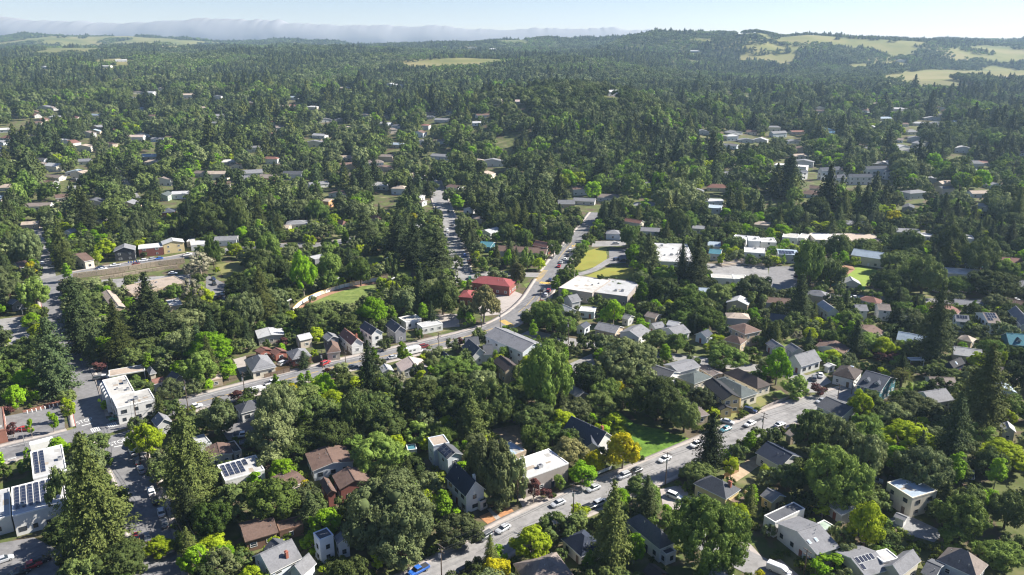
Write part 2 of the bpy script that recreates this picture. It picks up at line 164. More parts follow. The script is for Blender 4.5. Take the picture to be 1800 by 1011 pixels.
('house', 'grey gabled house beside the bright round tree on the lane', 'the grey house on the lane', 'tan', [(41.5, 307.2, -0.569, 10.1, 8.7, 3.2, 'ga', 1.8, 'gray')], {'units': 1}),
('house', 'grey house with white front gable and pale eaves on the lane', 'the white-fronted grey house', 'white', [(51.8, 302.3, -0.665, 9.6, 10.2, 3.4, 'gb', 2.0, 'gray')], {'units': 1}),
('cottage', 'narrow grey roof squeezed between two lane houses', 'the narrow grey roof', 'ltgray', [(62.3, 309.7, -1.123, 5.6, 5.5, 3.4, 'gb', 1.4, 'gray')], {}),
('house', 'broad grey multi-gabled house behind the lane oak', 'the broad grey lane house', 'white', [(69.2, 303.9, -1.025, 9.5, 8.4, 3.4, 'gb', 2.0, 'gray'), (69.6, 309.5, -0.535, 5.1, 5.5, 4.2, 'ga', 1.2, 'ltgray')], {}),
('house', 'small blue-grey cottage with white trim beside the tan house', 'the blue-grey cottage', 'bluewhite', [(80.3, 299.5, -0.831, 5.8, 5.5, 3.2, 'gb', 1.8, 'slate')], {}),
('house', 'tall tan house with brown hip roofs on two levels', 'the tall tan house', 'tan', [(96.8, 299.2, -1.095, 10.2, 9.2, 6, 'hip', 2.0, 'brown'), (90.7, 291.1, -0.705, 7.8, 5.8, 4, 'hip', 2.0, 'brown')], {'win2': 1}),
('house', 'long charcoal roofed building with white gable end and orange timber stair', 'the charcoal roof with white gable end', 'white', [(54.8, 259.2, -0.767, 11.3, 8.2, 4.4, 'ga', 1.6, 'dkgray'), (63.6, 264.6, -1.056, 8.4, 11.1, 4.4, 'gb', 1.2, 'gray')], {'units': 2}),
('house', 'grey-green hip-roofed house in the row above the long street', 'the grey-green hip roof', 'cream', [(66.7, 256.6, -0.925, 8.1, 10.1, 3.4, 'hip', 2.0, 'green')], {'units': 1}),
('garage', 'small tan flat-gabled garage behind the grey-green roof', 'the tan garage', 'tan', [(74.3, 263.5, -1.141, 8.5, 5.4, 2.8, 'ga', 0.8, 'graybrown')], {}),
('house', 'long dark brown hip-roofed house with cream front on the long street', 'the dark brown hip-roofed house', 'cream', [(85.2, 255.2, -1.031, 16.5, 7.2, 3.4, 'hip', 2.4, 'dkbrown')], {}),
('house', 'cream house with wide green-grey hip roof on the long street', 'the wide green-grey roof', 'cream', [(77.7, 247.0, -1.021, 16.1, 8.5, 3.8, 'hip', 2.2, 'green')], {'units': 4}),
('house', 'narrow two-storey yellow house with black gable roof', 'the narrow yellow house', 'yellow', [(72.2, 240.8, -1.33, 14.1, 7.0, 5.5, 'ga', 1.8, 'black'), (71.2, 233.3, -1.374, 4.2, 4.7, 3, 'ga', 1.0, 'black')], {'win2': 1}),
('house', 'grey shingled house half hidden behind the dark spreading tree', 'the half hidden shingled house', 'tan', [(60.7, 230.3, -1.154, 8.9, 5.3, 3.2, 'hip', 2.4, 'graybrown')], {}),
('shed', 'small grey shed in the middle of the wooded yard', 'the grey shed in the wooded yard', 'tan', [(23.0, 244.3, -1.043, 6.5, 5.1, 3, 'ga', 1.4, 'gray')], {}),
('house', 'white house with long grey jerkinhead gable at the junction', 'the white house at the junction', 'white', [(111.7, 271.6, -1.043, 7.5, 11.4, 3.6, 'gb', 3.2, 'gray')], {}),
('cottage', 'small grey roof behind the bright round maple', 'the small grey roof by the maple', 'ltgray', [(106.1, 287.8, -1.352, 5.4, 5.5, 3.2, 'ga', 1.6, 'gray')], {}),
('cottage', 'grey gabled garage beside the white junction house', 'the grey gabled garage', 'ltgray', [(112.7, 284.2, -1.334, 5.7, 5.5, 3.0, 'ga', 1.6, 'gray')], {}),
('house', 'dark roofed house with blue skylight at the end of the street', 'the dark house with blue skylight', 'white', [(123.5, 259.6, -0.672, 8.0, 10.4, 3.8, 'hip', 2.4, 'dkbrown')], {'sky': 1}),
('house', 'teal two-storey house with twin white dormers and white porch', 'the teal dormer house', 'teal', [(129.4, 249.2, -0.787, 8.5, 15.6, 5, 'ga', 3.0, 'slate')], {'dorm': 2, 'win2': 1}),
('house', 'white house with grey octagonal-looking gable beyond the palm', 'the grey gabled house by the palm', 'white', [(145.2, 240.5, -1.272, 8.6, 9.7, 3.4, 'gb', 2.4, 'gray')], {'units': 1}),
('house', 'dark grey gabled house below the teal dormer house', 'the dark gabled house', 'white', [(109.3, 232.6, -0.996, 10.0, 10.5, 3.2, 'ga', 2.0, 'dkgray')], {}),
('house', 'dark navy cottage with black gable roof behind a long hedge', 'the navy cottage', 'navy', [(166.8, 267.0, -0.98, 4.1, 8.5, 4, 'gb', 1.8, 'black')], {'sky': 1}),
('house', 'big teal house with two round-topped white dormers at the picture edge', 'the big teal house', 'teal', [(203.4, 285.0, -0.232, 12.6, 10.3, 6, 'ga', 3.0, 'teal')], {'dorm': 2}),
('house', 'low tan hip-roofed house below the solar house', 'the low tan house', 'tan', [(187.3, 294.8, -0.83, 5.8, 5.5, 3.2, 'hip', 1.6, 'tan')], {}),
('house', 'white gabled house with one dark solar panel block', 'the house with one solar block', 'bluewhite', [(194.7, 312.9, -1.835, 6.4, 5.5, 5, 'gb', 2.0, 'gray')], {'solar': [(0, 4)], 'win2': 1}),
('house', 'white gabled house with two wide solar arrays and a balcony', 'the house with two solar arrays', 'bluewhite', [(206.7, 313.4, -1.714, 13.6, 5.5, 5.5, 'gb', 2.4, 'graybrown')], {'solar': [(0, 10)], 'win2': 1}),
('house', 'large pale grey shingled house at the picture edge', 'the large pale grey house', 'ltgray', [(219.9, 311.6, -1.881, 20.3, 5.5, 6, 'ga', 2.4, 'gray')], {'win2': 1}),
('house', 'grey house with bay front on the shaded upper street', 'the grey bay-fronted house', 'white', [(156.9, 327.0, -1.567, 6.3, 5.5, 5, 'gb', 2.0, 'gray')], {'win2': 1}),
('house', 'tan-roofed narrow house beside the layered cedar', 'the narrow tan-roofed house', 'white', [(167.9, 328.3, -1.772, 7.9, 5.5, 5, 'gb', 1.8, 'graybrown')], {'win2': 1}),
('house', 'pale grey gabled house above the garden with fruit trees', 'the pale gabled garden house', 'white', [(144.1, 330.7, -1.497, 11.3, 5.5, 4, 'ga', 2.0, 'ltgray')], {}),
('garden_shed', 'small white shed beside the junction house drive', 'the small white shed', 'white', [(120.9, 269.0, -1.109, 2.5, 4.2, 2.6, 'ga', 0.6, 'white')], {}),
('canopy', 'white canopy roof over a garden patio', 'the white canopy', 'white', [(156.6, 274.8, -1.515, 2.5, 5.9, 2.8, 'flat', 0, 'white')], {'open': 1}),
('house', 'pale roofed house at the picture edge below the tall pine', 'the pale roof below the pine', 'cream', [(156.0, 216.5, -1.99, 4.5, 4.0, 4, 'ga', 1.4, 'ltgray')], {}),
('house', 'tan-eaved cottage beside the long street at the shady bend', 'the tan-eaved cottage', 'tan', [(88.1, 214.8, -1.078, 2.6, 5.0, 3.2, 'ga', 1.4, 'tan')], {}),
('house', 'cream house with brown cross gables at the upper street corner', 'the cream corner house', 'cream', [(-241.7, 415.4, -0.699, 21.8, 5.5, 4.5, 'gb', 2.2, 'brown')], {'win2': 1}),
('house', 'charcoal two-storey house with wide grey gable over a brick garage', 'the charcoal house', 'charcoal', [(-223.0, 427.9, 0.394, 11.2, 9.8, 6, 'gb', 2.2, 'gray')], {'win2': 1}),
('house', 'low house with white roof over red garage doors', 'the house with red garages', 'redbrown', [(-213.0, 438.4, 0.414, 12.9, 10.1, 5, 'flat', 0, 'white')], {'win2': 1}),
('house', 'tan house with broad white low gable on the upper street', 'the tan white-gabled house', 'yellow', [(-202.4, 444.4, 0.515, 12.2, 8.9, 6, 'gb', 1.6, 'ltgray')], {'win2': 1}),
('carport', 'flat white carport beside the tan upper-street house', 'the flat white carport', 'ltgray', [(-197.1, 458.2, 0.17, 4.1, 6.9, 3.4, 'flat', 0, 'white')], {}),
('garage', 'flat white garage row on the upper street', 'the flat white garages', 'white', [(-190.3, 452.0, 0.396, 8.8, 10.6, 3.4, 'flat', 0, 'white')], {}),
('house', 'white house with grey gable roof above a long hedge', 'the grey gable above the hedge', 'white', [(-176.5, 461.5, 0.154, 13.7, 9.4, 3.6, 'ga', 1.6, 'gray')], {'units': 2}),
('house', 'white gabled house with brown roof at the side street corner', 'the brown-roofed corner cottage', 'bluewhite', [(-267.0, 401.3, -0.652, 11.2, 5.5, 4, 'gb', 2.0, 'brown')], {}),
('house', 'slate hip-roofed house with red base among dark oaks', 'the slate hip roof in the oaks', 'redbrown', [(-246.5, 541.1, 0.295, 9.7, 12, 4, 'hip', 2.0, 'slate')], {}),
('cottage', 'small white gabled cottage behind the tall roadside conifer', 'the small white cottage', 'white', [(-284.2, 480.9, 0.0, 6.3, 8.2, 3.4, 'gb', 1.6, 'ltgray')], {}),
('cottage', 'tan gabled cottage at the leafy side street', 'the tan gabled cottage', 'tan', [(-323.1, 504.1, 0.324, 10.4, 8.1, 3.4, 'ga', 1.4, 'tan')], {}),
('house', 'pale green house above the wooded slope', 'the pale green house', 'palegreen', [(-274.5, 601.2, 0.0, 9.2, 12, 4, 'gb', 2.0, 'green')], {}),
('house', 'white and beige house with pale roof above the oaks', 'the beige house above the oaks', 'white', [(-265.5, 610.2, 0.216, 13.8, 12.4, 4, 'ga', 1.4, 'ltgray')], {}),
('school_building', 'long low school building with tan flat roofs behind conifers', 'the long tan school', 'tan', [(-178.7, 365.2, -0.815, 15.7, 26.1, 4.2, 'flat', 0, 'tan'), (-187.9, 342.4, -0.937, 29.2, 5.5, 4, 'ga', 1.2, 'tan'), (-158.0, 340.1, -1.005, 11.3, 5.9, 3.4, 'flat', 0, 'ltgray')], {'units': 6}),
('house', 'grey shingled cottage beside the far corner parking lot', 'the grey corner cottage', 'gray', [(-233.0, 340.9, -0.747, 7.5, 5.5, 3.4, 'ga', 1.6, 'gray')], {}),
('cottage', 'small beige roofed house behind the upper street conifer', 'the beige roof by the conifer', 'beige', [(-280.1, 512.1, 0.0, 6.2, 8.7, 3.4, 'ga', 1.4, 'tan')], {}),
('house', 'wide grey hip-roofed house on the upper street above the park', 'the wide grey hip roof', 'white', [(-144.7, 505.9, 0.174, 14.3, 11.6, 3.6, 'hip', 1.6, 'gray')], {}),
('house', 'orange-brown hip-roofed house above the park', 'the orange-brown hip roof', 'tan', [(-113.6, 501.9, -0.876, 10.7, 5.5, 4, 'hip', 2.2, 'redbrown')], {}),
('house', 'brown pyramid-roofed house half hidden by redwoods', 'the brown pyramid roof', 'tan', [(-93.0, 516.1, -0.906, 11.0, 5.5, 4, 'hip', 2.4, 'redbrown')], {}),
('community_hall', 'large hall with red hip roofs and brown walls beside the road bend', 'the red-roofed hall', 'redbrown', [(-8.9, 368.1, -0.344, 20.5, 11.1, 5, 'hip', 2.4, 'red'), (-21.2, 351.1, -0.207, 7.2, 10.7, 4, 'hip', 1.6, 'red')], {'units': 3}),
('cottage', 'small tan roofed cottage on the street above the park', 'the small tan cottage', 'tan', [(-148.5, 495.2, 0.0, 4.4, 9.1, 3.2, 'ga', 1.2, 'tan')], {}),
('park_pavilion', 'grey flat-roofed park pavilion behind bright round trees', 'the park pavilion', 'gray', [(-110.0, 420.1, -0.811, 8.2, 8.8, 3.4, 'flat', 0, 'ltgray')], {}),
('house', 'teal-roofed house on the shaded side of the avenue', 'the teal roof on the avenue', 'teal', [(-14.7, 447.6, -0.321, 8.2, 12, 3.6, 'ga', 1.6, 'teal')], {}),
('house', 'pale grey house with white gutters on the avenue', 'the pale grey avenue house', 'white', [(-13.7, 482.0, -0.71, 10.4, 11.8, 3.6, 'gb', 1.6, 'ltgray')], {}),
('house', 'light roofed bungalow high on the avenue', 'the light bungalow high on the avenue', 'white', [(-29.9, 552.2, -0.634, 8.2, 9.2, 3.4, 'gb', 1.4, 'ltgray')], {}),
('house', 'low dark tan house midway along the avenue', 'the dark tan avenue house', 'tan', [(-22.9, 521.7, -0.383, 9.4, 9.6, 3.4, 'ga', 1.2, 'graybrown')], {}),
('house', 'pale roofed house at the top of the avenue', 'the pale house at the avenue top', 'white', [(-73.0, 597.6, -0.373, 6.2, 9.5, 3.6, 'ga', 1.2, 'ltgray')], {}),
('house', 'tan-grey low house beside the avenue top', 'the tan-grey avenue house', 'ltgray', [(-68.7, 578.3, -0.44, 5.0, 8.2, 3.4, 'ga', 1.2, 'graybrown')], {}),
('house', 'orange-tan house on the wooded rise above the park', 'the orange-tan house', 'orange', [(-138.8, 574.7, -0.384, 5.7, 9.1, 5, 'ga', 1.2, 'tan')], {}),
('shop_building', 'low white flat-roofed buildings behind the roadside redwood', 'the low white flats', 'white', [(-45.4, 317.9, -0.954, 7.0, 6.8, 3.6, 'flat', 0, 'offwhite'), (-42.7, 320.4, -1.004, 6.5, 2.5, 3.4, 'flat', 0, 'white')], {}),
('greenhouse_building', 'long white flat-roofed workshop beside the road bank', 'the white workshop', 'white', [(-35.7, 312.6, -1.041, 5.9, 9.7, 3.2, 'flat', 0, 'ltgray')], {}),
('lodge', 'long brown-roofed lodge with cream walls and brick front gable', 'the brown-roofed lodge', 'cream', [(6.3, 432.7, -0.213, 29.3, 10.6, 4, 'ga', 2.0, 'brown'), (18.1, 441.5, -0.664, 10.5, 6.0, 4.4, 'ga', 2.4, 'brick')], {}),
('warehouse', 'two-part flat-roofed warehouse with weathered pale roof at the crossroads', 'the warehouse at the crossroads', 'graybrown', [(36.1, 362.4, -0.493, 17.7, 23.9, 5.5, 'flat', 0, 'weathered'), (51.8, 358.4, -0.402, 16.5, 24.6, 5, 'flat', 0, 'ltgray')], {'units': 4}),
('school_hall', 'large white flat-roofed school hall with dark roof vents', 'the white school hall', 'white', [(92.3, 423.8, -0.114, 19.1, 40, 5, 'flat', 0, 'white')], {'units': 9}),
('school_building', 'white stepped school building with square tower block', 'the white stepped school', 'white', [(140.6, 458.7, -0.498, 9.2, 12, 5, 'flat', 0, 'ltgray'), (142.5, 439.9, -0.244, 6.6, 12, 9, 'flat', 0, 'white'), (155.1, 452.6, -0.184, 9.0, 12, 5, 'flat', 0, 'white'), (139.3, 426.5, -0.27, 11.4, 12, 5.5, 'flat', 0, 'white')], {'units': 6, 'win2': 1}),
('school_building', 'low teal-roofed classroom behind the big redwood', 'the teal-roofed classroom', 'white', [(121.4, 447.0, -0.259, 7.6, 12, 4, 'ga', 1.4, 'bluegray'), (117.8, 429.3, -0.363, 6.9, 10.9, 4, 'ga', 1.4, 'teal')], {}),
('portable_classroom', 'long white portable classroom row beside the seat steps', 'the white portable classrooms', 'white', [(108.8, 380.6, -0.179, 11.1, 8.0, 4, 'flat', 0, 'offwhite'), (117.7, 379.8, -0.152, 6.5, 7.9, 3.8, 'flat', 0, 'offwhite')], {}),
('house', 'blue-grey hip-roofed house beside the hill road', 'the blue-grey hip-roofed house', 'bluewhite', [(64.8, 476.5, -0.234, 9.6, 9.1, 4, 'hip', 1.6, 'gray')], {}),
('house', 'pale grey house with low gable above the school drive', 'the pale house above the school drive', 'ltgray', [(89.2, 482.8, -0.253, 12.2, 8.9, 4, 'ga', 1.6, 'gray')], {}),
('house', 'red tiled roof on a cream house above the school drive', 'the red tiled house', 'cream', [(81.9, 505.0, -0.682, 13.2, 6.4, 4.4, 'ga', 1.6, 'redbrown')], {}),
('house', 'white stepped house on the wooded slope above the school', 'the white stepped slope house', 'bluewhite', [(151.8, 569.8, -0.269, 13.8, 12.4, 6, 'flat', 0, 'ltgray'), (146.7, 546.3, -0.37, 9.4, 12, 6, 'flat', 0, 'bluegray')], {'win2': 1}),
('house', 'grey twin-gabled house beside the warehouse', 'the twin-gabled house', 'ltgray', [(28.3, 341.3, -1.014, 7.1, 5.5, 4.5, 'gb', 2.4, 'gray'), (25.4, 331.4, -0.98, 7.4, 5.5, 3.2, 'ga', 1.4, 'ltgray')], {}),
('mobile_home', 'white and pale blue mobile home beside the garden', 'the white mobile home', 'bluewhite', [(34.6, 331.2, -0.271, 7.2, 6.6, 3.2, 'flat', 0, 'white')], {}),
('cottage', 'blue-grey garage cottage on the lane', 'the blue-grey lane cottage', 'bluewhite', [(30.8, 310.3, -0.566, 4.4, 5.8, 3, 'gb', 1.2, 'slate')], {}),
('house', 'low grey roof behind the bright round tree', 'the low grey roof', 'ltgray', [(51.5, 320.6, -0.7, 3.7, 5.5, 3.2, 'ga', 1.2, 'gray')], {}),
('house', 'low pale house with wide eaves in the school-side gardens', 'the wide-eaved garden house', 'tan', [(63.0, 322.5, -0.679, 5.8, 6.2, 3.4, 'ga', 1.2, 'graybrown')], {}),
('house', 'tan hip-roofed house above the white school', 'the tan hip roof above the school', 'tan', [(167.4, 501.5, -0.425, 9.9, 10.8, 4, 'hip', 1.4, 'tan')], {}),
('house', 'low grey house beside the wide dark oak', 'the low grey house by the dark oak', 'ltgray', [(122.7, 492.7, -0.303, 8.0, 8.8, 3.4, 'ga', 1.2, 'gray')], {}),
('solar_canopy_building', 'grey building under a tilted striped solar roof', 'the striped solar roof', 'ltgray', [(157.6, 424.8, -0.214, 11.1, 12, 5, 'ga', 0.8, 'bluegray')], {'solar': [(0, 24)]}),
('outbuilding', 'plain flat white building in two parts behind a round shrub', 'the plain white building', 'white', [(173.8, 466.0, -0.402, 9.1, 12, 4.4, 'flat', 0, 'offwhite'), (181.5, 465.9, -0.613, 4.9, 12, 4.2, 'flat', 0, 'offwhite')], {}),
('long_building', 'long cream flat-roofed building behind the playing field oaks', 'the long cream building', 'cream', [(197.0, 463.8, -0.119, 20.7, 18.3, 4.2, 'flat', 0, 'weathered'), (217.4, 462.6, -0.138, 17.7, 19.5, 4, 'flat', 0, 'tan')], {}),
('long_building', 'long low building with weathered pale roof among oaks', 'the long weathered roof', 'ltgray', [(240.0, 388.6, -0.252, 20.6, 11.7, 4, 'flat', 0, 'weathered')], {}),
('pool_cover', 'bright teal flat canopy behind the weathered long roof', 'the teal canopy', 'white', [(252.6, 400.6, -0.226, 9.7, 7.1, 3.6, 'flat', 0, 'teal')], {'open': 1}),
('house', 'small white cottage under tall grey-green trees', 'the white cottage under tall trees', 'bluewhite', [(191.2, 516.2, -0.385, 8.0, 10.8, 3.6, 'ga', 1.2, 'bluegray')], {}),
('house', 'low dark gabled house under tall conifers', 'the dark house under conifers', 'gray', [(291.7, 556.4, -0.428, 8.3, 12, 4, 'gb', 1.4, 'dkgray')], {}),
('house', 'long pale roof beside the yellow flowering shrub', 'the long pale roof', 'ltgray', [(350.7, 562.9, -0.552, 6.8, 12, 3.6, 'ga', 1.2, 'ltgray')], {}),
('house', 'low grey house with dark carport behind the yellow-green tree', 'the low house with dark carport', 'ltgray', [(254.9, 483.3, -0.274, 14.1, 12.1, 3.6, 'ga', 1.2, 'gray'), (262.3, 472.1, -0.31, 7.2, 8.4, 3.2, 'flat', 0, 'ltgray')], {}),
('house', 'pale flat roof at the bend of the tree-lined lane', 'the lane-bend flat roof', 'white', [(284.2, 467.6, -0.381, 7.8, 9.8, 3.4, 'flat', 0, 'offwhite')], {}),
('condo_building', 'white condominium wing with slate-grey roof and dark gable end at the woodland edge', 'the white condominiums', 'white', [(288.2, 696.4, 0.339, 22.1, 5.5, 8.5, 'ga', 2.6, 'slate'), (264.1, 695.7, 0.593, 9.2, 5.5, 6.5, 'ga', 1.8, 'slate')], {'win2': 1}),
('condo_building', 'middle condominium block with charcoal stair tower in front of its sloping roofs', 'the middle condominium block', 'ltgray', [(304.4, 669.7, 0.047, 20.7, 5.5, 7, 'ga', 2.4, 'slate'), (279.6, 654.9, 0.325, 11.7, 5.5, 9, 'ga', 2.2, 'slate')], {'win2': 1}),
('condo_building', 'far right condominium wing with white walls below a long slate roof', 'the far condominium block', 'white', [(333.1, 703.2, 0.199, 21.8, 5.5, 8.5, 'ga', 2.6, 'slate'), (342.4, 697.3, 0.236, 8.9, 5.5, 6.5, 'ga', 1.6, 'slate')], {'win2': 1}),
('long_building', 'long flat white roof just above the condominiums', 'the long flat white roof', 'white', [(270.4, 743.7, -0.534, 29.6, 12.0, 5, 'flat', 0, 'white')], {})]
